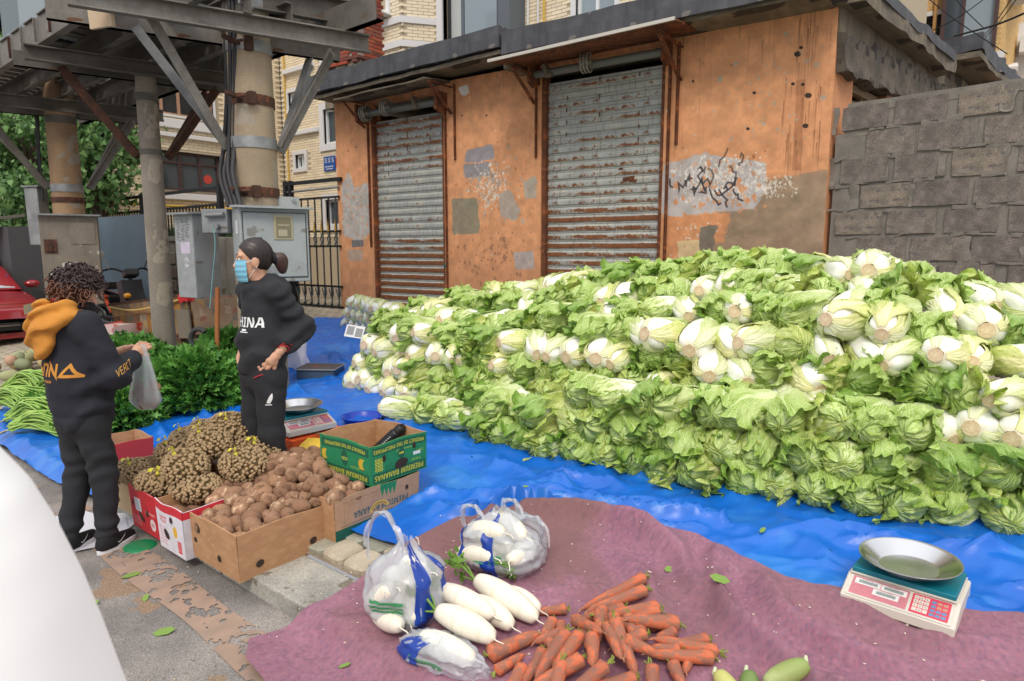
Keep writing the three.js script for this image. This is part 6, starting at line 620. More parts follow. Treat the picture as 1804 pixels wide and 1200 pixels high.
// ---------- carrots ----------
{
  const ct = dataTex(256, (u, v) => { const q = F(u * 6, v * 10, 540, 4, 6), w = F(u * 2, v * 50, 545, 2); let c = mixc([200, 118, 86], [182, 96, 66], q); c = mixc(c, [142, 102, 86], ss(0.44, 0.6, F(u * 8, v * 7, 548, 4, 8)) * 0.85); c = mixc(c, [186, 92, 58], ss(0.62, 0.7, w) * 0.5); return c; });
  const cm = [[1, 1, 1], [0.86, 0.86, 0.9], [1.06, 0.98, 0.92]].map((c) => M({ map: ct, bumpMap: ct, bumpScale: 0.003, color: new THREE.Color(...c), roughness: 0.8 })), gm = M({ color: rgb(134, 146, 62), roughness: 0.7 }), rootM = M({ color: rgb(196, 130, 92) });
  const cg = [1, 2, 3].map((s) => grid(14, 16, (u, v) => { const th = u * 2 * PI, t = v, r = (t < 0.05 ? sqrt(t / 0.05) : 1) * (1 - 0.42 * t - 0.5 * ss(0.8, 1.02, t)) * (1 + 0.05 * n3(t * 6, s, cos(th))); return [r * cos(th) + 0.5 * sin(t * 2.5 + s) * 0.4, r * sin(th), t]; }, true));
  const L = [[1.325, -0.92, 1.19, -0.594, 0.022], [1.367, -0.849, 1.23, -0.576, 0.023], [1.147, -0.575, 1.044, -0.497, 0.02], [1.335, -0.712, 1.239, -0.539, 0.024], [1.455, -0.778, 1.342, -0.566, 0.024], [1.476, -0.761, 1.3, -0.5, 0.026], [1.06, -0.17, 1.148, -0.395, 0.03], [1.13, -0.13, 1.171, -0.256, 0.02], [1.145, -0.477, 1.187, -0.342, 0.022], [1.174, -0.475, 1.241, -0.398, 0.019], [1.221, -0.506, 1.43, -0.39, 0.023], [1.277, -0.629, 1.387, -0.439, 0.025], [1.446, -0.698, 1.38, -0.5, 0.024], [1.562, -0.733, 1.421, -0.558, 0.028], [1.536, -0.737, 1.478, -0.636, 0.026], [1.45, -0.63, 1.52, -0.372, 0.024], [1.375, -0.488, 1.53, -0.352, 0.022], [1.402, -0.506, 1.581, -0.374, 0.024], [1.752, -0.631, 1.556, -0.463, 0.023], [1.754, -0.668, 1.54, -0.54, 0.022], [1.7, -0.706, 1.599, -0.582, 0.024], [1.177, -0.375, 1.259, -0.316, 0.024], [1.321, -0.394, 1.343, -0.2, 0.025], [1.282, -0.376, 1.293, -0.16, 0.026], [1.215, -0.304, 1.259, -0.13, 0.023], [1.372, -0.392, 1.466, -0.27, 0.024], [1.646, -0.577, 1.54, -0.521, 0.022], [1.563, -0.681, 1.543, -0.581, 0.022], [1.4, -0.3, 1.3, -0.1, 0.025], [1.5, -0.3, 1.42, -0.1, 0.024], [1.58, -0.36, 1.46, -0.2, 0.024], [1.6, -0.42, 1.68, -0.3, 0.023], [1.36, -0.58, 1.46, -0.46, 0.022], [1.3, -0.46, 1.4, -0.34, 0.022], [1.64, -0.5, 1.74, -0.42, 0.022], [1.4, -0.62, 1.5, -0.52, 0.023], [1.2, -0.2, 1.25, -0.02, 0.024], [1.48, -0.44, 1.6, -0.5, 0.022], [1.28, -0.56, 1.36, -0.62, 0.022], [1.68, -0.36, 1.58, -0.24, 0.023], [1.24, -0.42, 1.16, -0.32, 0.02], [1.35, -0.24, 1.42, -0.08, 0.024], [1.55, -0.26, 1.52, -0.08, 0.024], [1.66, -0.62, 1.7, -0.5, 0.02], [1.52, -0.55, 1.44, -0.42, 0.022]];
  const r = rng(81), col = 'carrots heaped loose on the mauve blanket'; const heap = (x, z) => 0.065 * Math.exp(-((x - 1.42) ** 2) / 0.03 - ((z + 0.42) ** 2) / 0.035) + 0.03 * Math.exp(-((x - 1.42) ** 2) / 0.06 - ((z + 0.35) ** 2) / 0.07);
  const named = { 0: 'long muddy carrot at the top of the heap, its green stub pointing uphill', 6: 'thick carrot at the left edge of the heap beside the white radishes', 2: 'single carrot lying level just right of the largest white radish', 7: 'slim carrot under the thick one at the heap\'s left edge', 11: 'upright-looking carrot crossing the middle of the heap', 19: 'long carrot pointing right at the lower right of the heap', 13: 'thick carrot on the upper right of the heap' };
  L.forEach(([x0, z0, x1, z1, w], i) => { const c = thing('carrot', named[i] || 'dirty orange carrot inside the loose heap on the blanket', 'carrot', [0, 0, 0], 0, named[i] ? null : col); const y0 = blH(x0, z0) + w + heap(x0, z0) * (0.5 + 0.8 * (i % 3) / 2), y1 = blH(x1, z1) + w * 0.7 + heap(x1, z1) * (0.5 + 0.8 * ((i + 1) % 3) / 2), a = V(x0, y0, z0), d = V(x1 - x0, y1 - y0, z1 - z0), len = d.length(); c.position.copy(a); c.quaternion.setFromUnitVectors(V(0, 0, 1), d.normalize()); const b = mesh('root', cg[i % 3], cm[floor(r() * 3)], c); b.scale.set(w * 1.2, w * 1.2, len); const st = []; for (let k = 0; k < 5; k++) { const q = r() * 6, l = 0.008 + 0.022 * r() * (i % 2); st.push(tube([[0, 0, 0.004], [w * 0.3 * cos(q), w * 0.3 * sin(q), -l * 0.5], [w * 0.8 * cos(q) * r(), w * 0.8 * sin(q), -l]], 0.003, 4, 5)); } mesh('leaf_stub', merge(st), gm, c); mesh('root_tip', rod([0, 0, len * 0.97], [0.003, -0.003, len + 0.012], 0.003, 0.0008, 5), rootM, c); });
}
// ---------- white radishes, loose and bagged ----------
const dkM = M({ map: dataTex(128, (u, v) => mixc(mixc([240, 234, 220], [230, 222, 204], F(u * 5, v * 4, 560, 3, 5)), [214, 206, 180], ss(0.64, 0.7, F(u * 2, v * 30, 563, 2)) * 0.35)), roughness: 0.38 }), dkG = [1, 2].map((s) => grid(20, 20, (u, v) => { const th = u * 2 * PI, t = v, r = sqrt(min(1, t / 0.03)) * sqrt(max(0, min(1, (1 - t) / 0.03))) * pow(sin(PI * clamp(t * 0.93 + 0.035)), 0.42) * (1 - 0.12 * t) * (1 + 0.03 * n3(t * 4, s * 3, cos(th))); return [r * cos(th) + 0.2 * sin(t * 2 + s), r * sin(th), t]; }, true));
const leafy = M({ color: rgb(112, 150, 62), roughness: 0.6, side: THREE.DoubleSide });
function daikon(label, a, b, w, leaves, group) {
  const c = thing('white_radish', label, 'white radish', [0, 0, 0], 0, group), A = V(...a), d = V(...b).sub(A), len = d.length(); c.position.copy(A); c.quaternion.setFromUnitVectors(V(0, 0, 1), d.normalize()); mesh('root', dkG[floor(len * 100) % 2], dkM, c).scale.set(w * 1.1, w * 1.1, len); mesh('root_tip', tube([[0, 0, len * 0.95], [0, -0.006, len + 0.012], [0.012, -0.016, len + 0.03], [0.016, -0.03, len + 0.036]], 0.0028, 10, 5), dkM, c);
  if (leaves) { const r = rng(floor(len * 1e4)), st = [], lf = []; for (let k = 0; k < leaves; k++) { const q = r() * 6.28, e = [0.06 * cos(q), 0.05 * sin(q) + 0.03, -0.06 - 0.05 * r()]; st.push(tube([[0, 0, 0.01], [e[0] * 0.5, e[1] * 0.6, -0.03], e], 0.0045, 6, 5)); for (let j = 0; j < 9; j++) lf.push(xf(new THREE.CircleGeometry(0.011 + 0.008 * r(), 5), [e[0] + 0.05 * (r() - 0.5), e[1] + 0.04 * (r() - 0.5), e[2] + 0.05 * (r() - 0.5)], [r() * 6, r() * 6, r() * 6])); } mesh('stalk', merge(st), leafy, c); mesh('foliage', merge(lf), leafy, c).userData.kind = 'stuff'; } else mesh('crown', ell(0.018, 0.018, 0.012, [0, 0, 0.004], [0, 0, 0], 8, 6), leafy, c); return c;
}
{ const bh = (x, z, o) => [x, blH(x, z) + o, z];
  daikon('largest white radish, lying nearest the carrots with its leaf stub uphill', bh(0.72, -0.47, 0.07), bh(1.1, -0.43, 0.05), 0.052, 4); daikon('white radish just below the largest one', bh(0.8, -0.36, 0.06), bh(1.045, -0.34, 0.05), 0.045, 0); daikon('white radish in the middle of the heap, leaves at its left end', bh(0.68, -0.29, 0.11), bh(0.98, -0.305, 0.09), 0.045, 5); daikon('plump white radish resting on the plastic bag', bh(0.76, -0.19, 0.09), bh(1.06, -0.215, 0.075), 0.05, 6); daikon('white radish half inside the small plastic bag at the bottom', bh(0.78, -0.08, 0.05), bh(1.05, -0.12, 0.045), 0.048, 0); daikon('white radish mostly hidden behind the largest one', bh(0.86, -0.52, 0.045), bh(1.06, -0.5, 0.035), 0.036, 0); }
const filmM = PM({ color: rgb(236, 240, 246), roughness: 0.3, transmission: 0.7, thickness: 0, side: THREE.DoubleSide, clearcoat: 0.6, clearcoatRoughness: 0.2 }), filmW = PM({ color: rgb(232, 234, 240), roughness: 0.3, transmission: 0.6, thickness: 0, side: THREE.DoubleSide }), bluePrint = PM({ color: rgb(18, 62, 160), roughness: 0.4, transmission: 0.15, thickness: 0, side: THREE.DoubleSide }), greenPrint = PM({ color: rgb(70, 160, 104), roughness: 0.5, transmission: 0.4, thickness: 0, side: THREE.DoubleSide });
function bagSurf(R, H, s) { return (u, v) => { const th = u * 2 * PI, k = v < 0.22 ? lerp(0.8, 1.02, ss(0, 0.22, v)) : v < 0.6 ? lerp(1.02, 0.9, (v - 0.22) / 0.38) : lerp(0.9, 0.16, ss(0.6, 1, v)), q = 1 + 0.16 * n3(cos(th) * 1.7 + s, sin(th) * 1.7, v * 2.5) + 0.09 * (1 - 2 * abs(n3(cos(th) * 3.4 + s, sin(th) * 3.4, v * 4))) + 0.04 * n3(cos(th) * 9, sin(th) * 9 + s, v * 13) + 0.1 * sin(th * 8 + v * 5 + s) * ss(0.55, 0.95, v); return [R[0] * k * q * cos(th), H * v * (1 + 0.09 * n3(th * 1.5, v * 3, s)) + 0.012 * abs(n3(cos(th) * 6, sin(th) * 6, v * 9)), R[1] * k * q * sin(th)]; }; }
function radishBag(label, pos, ry, R, H, s, bands, fill, handles) {
  const b = thing('plastic_bag', label, 'plastic bag', pos, ry), S = bagSurf(R, H, s); mesh('film', grid(90, 44, (u, v) => S(u, v), true), filmM, b); mesh('film_base', xf(new THREE.CircleGeometry(1, 24), [0, 0.004, 0], [-PI / 2, 0, 0], [R[0] * 0.72, R[1] * 0.72, 1]), filmM, b);
  for (const [u0, w, tilt, v0, v1] of bands) mesh('blue_band', grid(6, 24, (a, t) => { const v = lerp(v0, v1, t), p = S(((u0 + tilt * v + w * (a - 0.5)) % 1 + 1) % 1, v); return [p[0] * 1.015, p[1], p[2] * 1.015]; }), bluePrint, b);
  for (const h of handles) { mesh('handle', grid(32, 8, (u, v) => { const a = u * PI, wd = 0.03 + 0.07 * pow(abs(cos(a)), 2); return [h[0] + h[2] * cos(a) * (1 + 0.3 * n3(u * 3, s, 1)) + (v - 0.5) * wd * 0.6, h[1] - 0.05 + h[3] * pow(sin(a), 0.7) + (v - 0.5) * 0.025 * cos(a * 3) + 0.02 * n3(u * 6, v * 4, s), h[4] + (v - 0.5) * wd * 0.7 + h[5] * sin(a) * 0.5 + 0.018 * sin(v * 9 + u * 7)]; }), filmW, b); }
  const P = mesh('green_print', merge([0, 1, 2].map((k) => grid(10, 2, (a, t) => { const p = S(0.2 + 0.13 * a, 0.3 + 0.05 * k + 0.03 * t); return [p[0] * 1.012, p[1], p[2] * 1.012]; }))), greenPrint, b); return b;
}
radishBag('tied plastic bag of white radishes, upright, blue stripe, nearer the kerb', [0.58, 0.115, -0.2], 0.4, [0.17, 0.15], 0.34, 3, [[0.12, 0.085, -0.02, 0, 1], [0.97, 0.04, 0.02, 0.1, 0.9], [0.42, 0.05, 0.1, 0.55, 0.8]], 1, [[-0.1, 0.3, 0.07, 0.2, -0.02, 0.02]]);
radishBag('wider plastic bag of white radishes and greens with two blue stripes, further up', [0.66, 0.175, -0.74], 0.3, [0.21, 0.18], 0.27, 8, [[0.24, 0.05, 0.03, 0, 1], [0.3, 0.045, 0.22, 0.25, 1]], 1, [[-0.14, 0.2, 0.06, 0.13, 0.02, 0.02], [0.15, 0.17, 0.07, 0.13, -0.04, 0.04], [0.02, 0.24, 0.05, 0.1, -0.08, 0.0]]);
radishBag('small slack plastic bag around the lowest white radish', [0.9, 0.085, -0.1], 0.1, [0.19, 0.09], 0.12, 12, [[0.36, 0.12, 0.0, 0.1, 0.8]], 1, []);
[[[0.33, 0.2, -0.12], [0.5, 0.34, -0.12], 0.05], [[0.3, 0.22, -0.26], [0.46, 0.37, -0.16], 0.052], [[0.55, 0.18, -0.16], [0.5, 0.36, -0.3], 0.048], [[0.36, 0.17, -0.13], [0.56, 0.2, -0.1], 0.046], [[0.36, 0.24, -0.3], [0.5, 0.42, -0.2], 0.05], [[0.4, 0.2, -0.2], [0.56, 0.36, -0.26], 0.052], [[0.5, 0.2, -0.2], [0.42, 0.4, -0.34], 0.048], [[0.34, 0.3, -0.22], [0.52, 0.26, -0.14], 0.05], [[0.4, 0.18, -0.3], [0.54, 0.2, -0.16], 0.05]].forEach(([a, b, w]) => daikon('white radish packed inside the upright blue-striped bag', [a[0] + 0.14, a[1] - 0.015, a[2] + 0.04], [b[0] + 0.14, b[1] - 0.015, b[2] + 0.04], w, 0, 'radishes in the upright bag'));
[[[0.36, 0.24, -0.72], [0.6, 0.3, -0.7], 0.048], [[0.36, 0.33, -0.78], [0.62, 0.4, -0.76], 0.05], [[0.62, 0.28, -0.94], [0.68, 0.3, -0.72], 0.05], [[0.38, 0.3, -0.86], [0.66, 0.33, -0.9], 0.05], [[0.4, 0.36, -0.94], [0.68, 0.37, -0.84], 0.05], [[0.44, 0.28, -0.76], [0.66, 0.3, -0.8], 0.05], [[0.4, 0.24, -0.9], [0.64, 0.25, -0.74], 0.05], [[0.5, 0.36, -0.8], [0.4, 0.28, -1.0], 0.046]].forEach(([a, b, w]) => daikon('white radish packed inside the wider bag with two stripes', [a[0] + 0.14, a[1] - 0.01, a[2] + 0.12], [b[0] + 0.14, b[1] - 0.01, b[2] + 0.12], w, 0, 'radishes in the wider bag'));
{ const r = rng(23), g = thing('radish_greens', 'green radish tops bunched inside the wider plastic bag', 'greens', [0.66, 0.24, -0.64]); const l = []; for (let i = 0; i < 260; i++) { const a = r() * 6.28; l.push(xf(new THREE.CircleGeometry(0.008 + 0.012 * r(), 4), [0.17 * (r() - 0.3) * 1.4, 0.09 * (r() - 0.5), 0.05 * r() - 0.02], [r() * 6, r() * 6, 0])); } mesh('foliage', merge(l), leafy, g).userData.kind = 'stuff'; const st = []; for (let i = 0; i < 16; i++) st.push(tube([[0.1 * (r() - 0.5), -0.04, 0.05], [0.06 * (r() - 0.5) + 0.05, 0.02, 0.06], [0.16 * r(), 0.05 * r(), 0.04]], 0.003, 6, 4)); mesh('stalk', merge(st), leafy, g); }
// green-shouldered radishes at the bottom edge
[[1.785, -0.53, 0], [1.87, -0.6, 1], [1.95, -0.64, 2], [2.04, -0.69, 3]].forEach(([x, z, i]) => { const t = thing('green_radish', ['yellowish green radish at the bottom edge, leftmost of four', 'dark green cut radish end beside the yellowish one', 'pale green radish third from the left at the bottom edge', 'green radish rightmost of four at the bottom edge'][i], 'green radish', [x, blH(x, z) + 0.035, z + 0.06]); const m = M({ map: dataTex(64, (u, v) => mixc([[190, 190, 112], [112, 136, 74], [136, 152, 92], [142, 158, 90]][i], [206, 208, 160], F(u * 4, v * 4, 570 + i, 3, 4) * ss(0.3, 1, v))), roughness: 0.55 }); const o = mesh('root', dkG[i % 2], m, t, [0, 0, -0.08], [0.5, 0.9 - 0.5 * i, 0]); o.scale.set(0.04, 0.04, 0.17); mesh('stalk_stub', rod([0, 0, -0.07], [-0.008, 0.004, -0.098], 0.009, 0.006, 6), M({ color: rgb(206, 212, 178) }), t); });

// ---------- leafy bundles, yard vehicles, odds and ends ----------
const featherG = (() => { const P = [[0, 0], [0.04, 0.25], [0.24, 0.3], [0.07, 0.42], [0.3, 0.55], [0.08, 0.64], [0.22, 0.82], [0.06, 0.84], [0, 1.05], [-0.06, 0.84], [-0.22, 0.82], [-0.08, 0.64], [-0.3, 0.55], [-0.07, 0.42], [-0.24, 0.3], [-0.04, 0.25]]; const g = new THREE.ShapeGeometry(new THREE.Shape(P.map((p) => new THREE.Vector2(p[0] * 0.105, p[1] * 0.105)))); const p = g.attributes.position; for (let i = 0; i < p.count; i++) p.setZ(i, -2.2 * p.getY(i) * p.getY(i) + 0.2 * abs(p.getX(i))); g.computeVertexNormals(); return g; })();
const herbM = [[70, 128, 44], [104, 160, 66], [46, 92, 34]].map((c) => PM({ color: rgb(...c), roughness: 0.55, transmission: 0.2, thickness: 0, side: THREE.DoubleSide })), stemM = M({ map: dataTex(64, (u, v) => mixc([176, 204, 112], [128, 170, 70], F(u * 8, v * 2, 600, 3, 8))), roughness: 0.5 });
function herb(label, x, z, R, H, lean, n, s, stems) {
  const r = rng(s), y = (z < 0 ? tarpH(x, z) : 0) - 0.01, t = thing('leafy_green_bundle', label, 'leafy greens', [x, y, z]), sets = [[], [], []];
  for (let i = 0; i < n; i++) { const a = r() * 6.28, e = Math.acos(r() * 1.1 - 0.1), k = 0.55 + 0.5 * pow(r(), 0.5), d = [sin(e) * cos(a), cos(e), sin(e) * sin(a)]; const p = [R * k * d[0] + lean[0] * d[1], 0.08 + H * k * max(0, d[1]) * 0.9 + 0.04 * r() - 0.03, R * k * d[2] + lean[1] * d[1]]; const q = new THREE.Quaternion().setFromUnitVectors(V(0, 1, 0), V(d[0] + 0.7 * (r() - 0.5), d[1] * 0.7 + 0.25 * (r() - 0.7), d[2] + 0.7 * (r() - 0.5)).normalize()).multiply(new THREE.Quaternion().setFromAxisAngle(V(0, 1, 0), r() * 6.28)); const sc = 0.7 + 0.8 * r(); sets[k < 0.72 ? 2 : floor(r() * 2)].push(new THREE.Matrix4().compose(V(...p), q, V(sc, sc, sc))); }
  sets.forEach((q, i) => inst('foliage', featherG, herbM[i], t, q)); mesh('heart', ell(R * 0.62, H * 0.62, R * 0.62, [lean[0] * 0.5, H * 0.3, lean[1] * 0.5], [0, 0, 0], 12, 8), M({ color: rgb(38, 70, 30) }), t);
  if (stems) { const l = []; for (let i = 0; i < 60; i++) { const a = stems + (r() - 0.5) * 1.0, b = a + (r() - 0.5) * 0.5, q = 0.04 + 0.12 * r(); l.push(tube([[0.1 * cos(a), 0.12 + 0.1 * r(), 0.1 * sin(a)], [R * 0.7 * cos(b), q, R * 0.7 * sin(b)], [R * (0.95 + 0.1 * r()) * cos(b), 0.02 + q * 0.5, R * (0.95 + 0.1 * r()) * sin(b)]], 0.006, 6, 5)); } mesh('stalks', merge(l), stemM, t).userData.kind = 'stuff'; } return t;
}
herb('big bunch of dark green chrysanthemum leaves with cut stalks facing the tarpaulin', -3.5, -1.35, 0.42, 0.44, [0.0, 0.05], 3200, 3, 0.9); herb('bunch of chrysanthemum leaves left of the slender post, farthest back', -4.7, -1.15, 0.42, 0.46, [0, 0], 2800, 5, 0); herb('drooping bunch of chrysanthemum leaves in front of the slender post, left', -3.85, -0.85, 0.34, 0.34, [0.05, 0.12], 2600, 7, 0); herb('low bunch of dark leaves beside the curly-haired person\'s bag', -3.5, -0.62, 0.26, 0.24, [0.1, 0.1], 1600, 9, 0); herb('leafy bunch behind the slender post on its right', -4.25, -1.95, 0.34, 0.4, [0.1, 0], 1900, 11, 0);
function celery(label, x, z, ang, L, s, lift) {
  const r = rng(s), t = thing('celery_bundle', label, 'celery', [x, tarpH(x, min(z, 0)) - 0.012, z], -ang), st = [], lf = [[], [], []];
  for (let i = 0; i < 85; i++) { const a = (r() - 0.5) * 0.9, h = 0.03 + lift * r(), k = L * (0.7 + 0.4 * r()), p = [[-0.02 + 0.04 * r(), 0.05 + 0.06 * r(), 0.1 * (r() - 0.5)], [k * 0.35, h + 0.05, 0.3 * k * 0.5 * a + 0.1 * (r() - 0.5)], [k * 0.75, h, 0.55 * k * a], [k, h * 0.6 + 0.02, 0.8 * k * a]]; st.push(tube(p, 0.0055 + 0.003 * r(), 8, 5)); for (let j = 0; j < 4; j++) { const f = 0.82 + 0.28 * r(); lf[floor(r() * 3)].push(TR([k * f, h * 0.7 + 0.02 + 0.05 * r(), 0.8 * k * a * f + 0.05 * (r() - 0.5)], [-PI / 2 * r(), -1.57 + (r() - 0.5) * 2, r() - 0.5], [0.6, 0.6, 0.6])); } }
  mesh('stalks', merge(st), stemM, t).userData.kind = 'stuff'; lf.forEach((q, i) => inst('foliage', featherG, herbM[i === 2 ? 0 : 1], t, q)); const rt = []; for (let i = 0; i < 10; i++) rt.push(tube([[0, 0.06, 0.06 * (r() - 0.5)], [-0.05, 0.05, 0.1 * (r() - 0.5)], [-0.1 - 0.05 * r(), 0.01, 0.14 * (r() - 0.5)]], 0.004, 5, 4)); mesh('roots', merge(rt), M({ color: rgb(196, 186, 140) }), t).userData.kind = 'stuff'; return t;
}
celery('pale green celery bunch nearest the tarpaulin edge, lower left', -4.1, 0.0, -0.75, 0.6, 21, 0.14); celery('bright celery bunch with fanned stalks above the nearest bunch', -4.5, -0.08, -0.5, 0.8, 22, 0.2); celery('celery bunch half hidden behind the curly-haired person\'s legs', -3.95, -0.25, -0.6, 0.5, 23, 0.12); celery('long celery bunch at the left picture edge', -5.2, -0.1, -0.45, 0.85, 24, 0.18); celery('dark leafy bunch on top of the celery heap', -5.1, -0.45, -0.3, 0.9, 25, 0.26); celery('celery bunch at the back of the left heap', -5.9, -0.4, -0.4, 0.9, 26, 0.2);
{ const r = rng(61), cs = [[190, 174, 128], [164, 166, 124], [134, 142, 108], [186, 150, 124]].map((c) => mottle(c, c.map((x) => x * 0.85), { n: 128, tile: 0.1, bump: 0 })); for (let i = 0; i < 34; i++) { const x = -6.2 - 1.4 * r(), z = -0.5 - 0.75 * r(), k = floor(r() * 4), o = mesh(numbered('pale_radish'), dkG[i % 2], cs[k], null, [x, G(x, z) + 0.06 + 0.22 * r() * (1 - abs(x + 6.9)), z], [r() - 0.5, r() * 6, 0]); o.scale.set(0.07, 0.07, 0.2); const l = ['sandy yellow', 'olive green', 'grey green', 'pinkish orange'][k] + ' radish in the heap at the far left behind the celery'; tag(o, l, 'radish', l); } }
// the cart, scooter, vehicles
{
  const c = thing('hand_cart', 'battered hand cart walled with old printed cardboard behind the slender post', 'cart', [-6.5, 0.32, -2.45], 0.12); c.rotation.z = 0.11; const cols = [[176, 158, 132], [196, 178, 156], [150, 120, 96], [170, 150, 140], [140, 132, 124], [186, 150, 96], [160, 150, 130], [190, 184, 172]], r = rng(45), pt = dataTex(256, (u, v) => { const q = F(u * 5, v * 5, 610, 4, 5), k = floor(u * 10) + floor(v * 6) * 10, h = hsh(k, 3, 5); let c = mixc([190, 178, 160], [150, 130, 112], q); if (h > 0.62) c = mixc(c, [[160, 96, 80], [110, 128, 142], [190, 164, 110], [120, 84, 70], [206, 200, 192]][floor(hsh(k, 9, 2) * 5)], 0.6 * ss(0.3, 0.6, F(u * 14, v * 14, 612, 3))); return c; });
  const mats = cols.map((q) => M({ map: rep(pt, 1 / 0.9, 1 / 0.6), color: rgb(...q.map((x) => x * 1.25 > 255 ? 255 : x * 1.25)), roughness: 0.8 })); for (let i = 0; i < 11; i++) { mesh('side_board', box(0.158, 0.44 - 0.02 * r(), 0.03, [-0.82 + i * 0.165, 0.42, 0.3], [0.06 * r(), 0, 0.03 * (r() - 0.5)], 0.004), mats[floor(r() * 8)], c); mesh('back_board', box(0.158, 0.44, 0.03, [-0.82 + i * 0.165, 0.42, -0.4]), mats[floor(r() * 8)], c); mesh('upper_board', box(0.16, 0.16, 0.035, [-0.82 + i * 0.165, 0.6, 0.315], [0.1, 0, 0.03 * (r() - 0.5)], 0.004), mats[floor(r() * 8)], c); } for (const x of [-0.92, 0.95]) mesh('end_board', box(0.03, 0.46, 0.7, [x, 0.42, -0.05]), mats[1], c);
  mesh('plate', box(0.26, 0.36, 0.02, [0.84, 0.34, 0.36], [0, 0, -0.05]), M({ color: rgb(120, 112, 100), roughness: 0.7 }), c); mesh('frame', merge([box(1.95, 0.05, 0.05, [0, 0.17, 0.32]), box(1.95, 0.05, 0.05, [0, 0.17, -0.4]), box(0.05, 0.05, 0.8, [0.4, 0.15, 0]), box(1.9, 0.03, 0.05, [0, 0.69, 0.32]), bar([-0.6, 0.2, 0.3], [-0.4, -0.2, 0.32], 0.03, 0.03)]), rustyM, c); mesh('bed', box(1.85, 0.03, 0.72, [0, 0.2, -0.04]), rustyM, c); for (const [x, z] of [[0.55, 0.34], [0.72, -0.36]]) { const w = mesh('wheel', merge([xf(new THREE.TorusGeometry(0.17, 0.03, 8, 24), [x, 0.0, z]), xf(new THREE.CylinderGeometry(0.15, 0.15, 0.02, 20), [x, 0.0, z], [PI / 2, 0, 0])]), rustyM, c); } mesh('red_rag', slab(0.16, 0.1, 0.1, 0.03, 0.02, 4, [0.9, 0.66, 0.32], [0, 0, 0], 15), M({ color: rgb(196, 40, 44) }), c); mesh('rope', tube([[-0.9, 0.66, 0.35], [-0.3, 0.58, 0.37], [0.4, 0.6, 0.37], [0.95, 0.66, 0.35]], 0.012, 20, 5), M({ color: rgb(200, 176, 110) }), c);
}
{
  const s = thing('electric_scooter', 'black electric scooter with orange trim parked before the grey metal screen', 'scooter', [-8.5, 0.33, -2.5], 0.06), bk = M({ color: rgb(28, 29, 32), roughness: 0.35 }), or = M({ color: rgb(220, 84, 44), roughness: 0.4 }), gy = M({ color: rgb(120, 124, 128), roughness: 0.4, metalness: 0.5 });
  for (const x of [-0.62, 0.62]) { const w = mesh('wheel', xf(new THREE.TorusGeometry(0.19, 0.05, 10, 28), [x, 0.22, 0]), bk, s); mesh('rim', merge([xf(new THREE.TorusGeometry(0.13, 0.014, 6, 24), [x, 0.22, 0]), ...[0, 1, 2, 3, 4].map((k) => rod([x, 0.22, 0], [x + 0.13 * cos(k * 1.257), 0.22 + 0.13 * sin(k * 1.257), 0], 0.012))]), gy, w); }
  mesh('seat', slab(0.62, 0.11, 0.24, 0.08, 0.012, 3, [-0.42, 0.76, 0], [0, 0, 0.05], 5), bk, s); mesh('under_seat', merge([box(0.6, 0.22, 0.2, [-0.42, 0.56, 0], [0, 0, -0.08], 0.05, 2), box(0.3, 0.2, 0.22, [0.02, 0.42, 0], [0, 0, 0], 0.04, 2)]), bk, s); for (const z of [0.115, -0.115]) { mesh('trim', merge([bar([-0.72, 0.68, z], [-0.1, 0.62, z], 0.05, 0.02), bar([-0.2, 0.62, z], [0.02, 0.38, z], 0.04, 0.02), bar([-0.7, 0.6, z], [-0.24, 0.55, z], 0.05, 0.016)]), or, s); } mesh('footboard', merge([box(0.6, 0.05, 0.26, [0.12, 0.3, 0], [0, 0, 0], 0.02), bar([-0.8, 0.3, 0.14], [0.6, 0.28, 0.14], 0.03, 0.03), box(0.2, 0.03, 0.04, [-0.1, 0.1, 0.15])]), bk, s);
  mesh('fairing', merge([slab(0.16, 0.55, 0.3, 0.1, 0.01, 5, [0.48, 0.6, 0], [0, 0, 0.3], 6), slab(0.3, 0.14, 0.26, 0.08, 0.012, 6, [0.66, 0.44, 0], [0, 0, -0.1])]), bk, s); mesh('turn_lamp', merge([ell(0.06, 0.04, 0.05, [0.6, 0.66, 0.13]), ell(0.05, 0.06, 0.03, [0.64, 0.52, 0.12])]), M({ color: rgb(226, 160, 40), roughness: 0.3 }), s); mesh('handlebar', merge([tube([[0.3, 1.02, 0.34], [0.36, 1.05, 0.2], [0.42, 0.98, 0], [0.36, 1.05, -0.2], [0.3, 1.02, -0.34]], 0.016, 24, 7), rod([0.42, 0.98, 0], [0.56, 0.4, 0], 0.03), box(0.16, 0.12, 0.2, [0.46, 0.98, 0], [0, 0, 0.4], 0.03)]), bk, s); for (const z of [0.36, -0.36]) { mesh('grip', rod([0.3, 1.02, z * 0.9], [0.26, 1.0, z * 1.15], 0.022), z > 0 ? M({ color: rgb(150, 40, 40) }) : bk, s); mesh('mirror', merge([tube([[0.36, 1.05, z * 0.7], [0.38, 1.16, z * 0.8], [0.36, 1.24, z]], 0.008, 8, 5), ell(0.012, 0.05, 0.07, [0.36, 1.27, z])]), z > 0 ? M({ color: rgb(186, 186, 176), roughness: 0.3 }) : bk, s); }
  mesh('stand', merge([rod([0, 0.3, 0.1], [0.05, 0.0, 0.18], 0.014), box(0.5, 0.02, 0.02, [0.1, 0.24, 0.18])]), gy, s);
}
const bagRed = M({ map: dataTex(128, (u, v) => { const q = F(u * 6, v * 6, 620, 4, 6); return q > 0.56 ? [206, 74, 60] : mixc([226, 214, 214], [196, 150, 150], q); }), roughness: 0.35 });
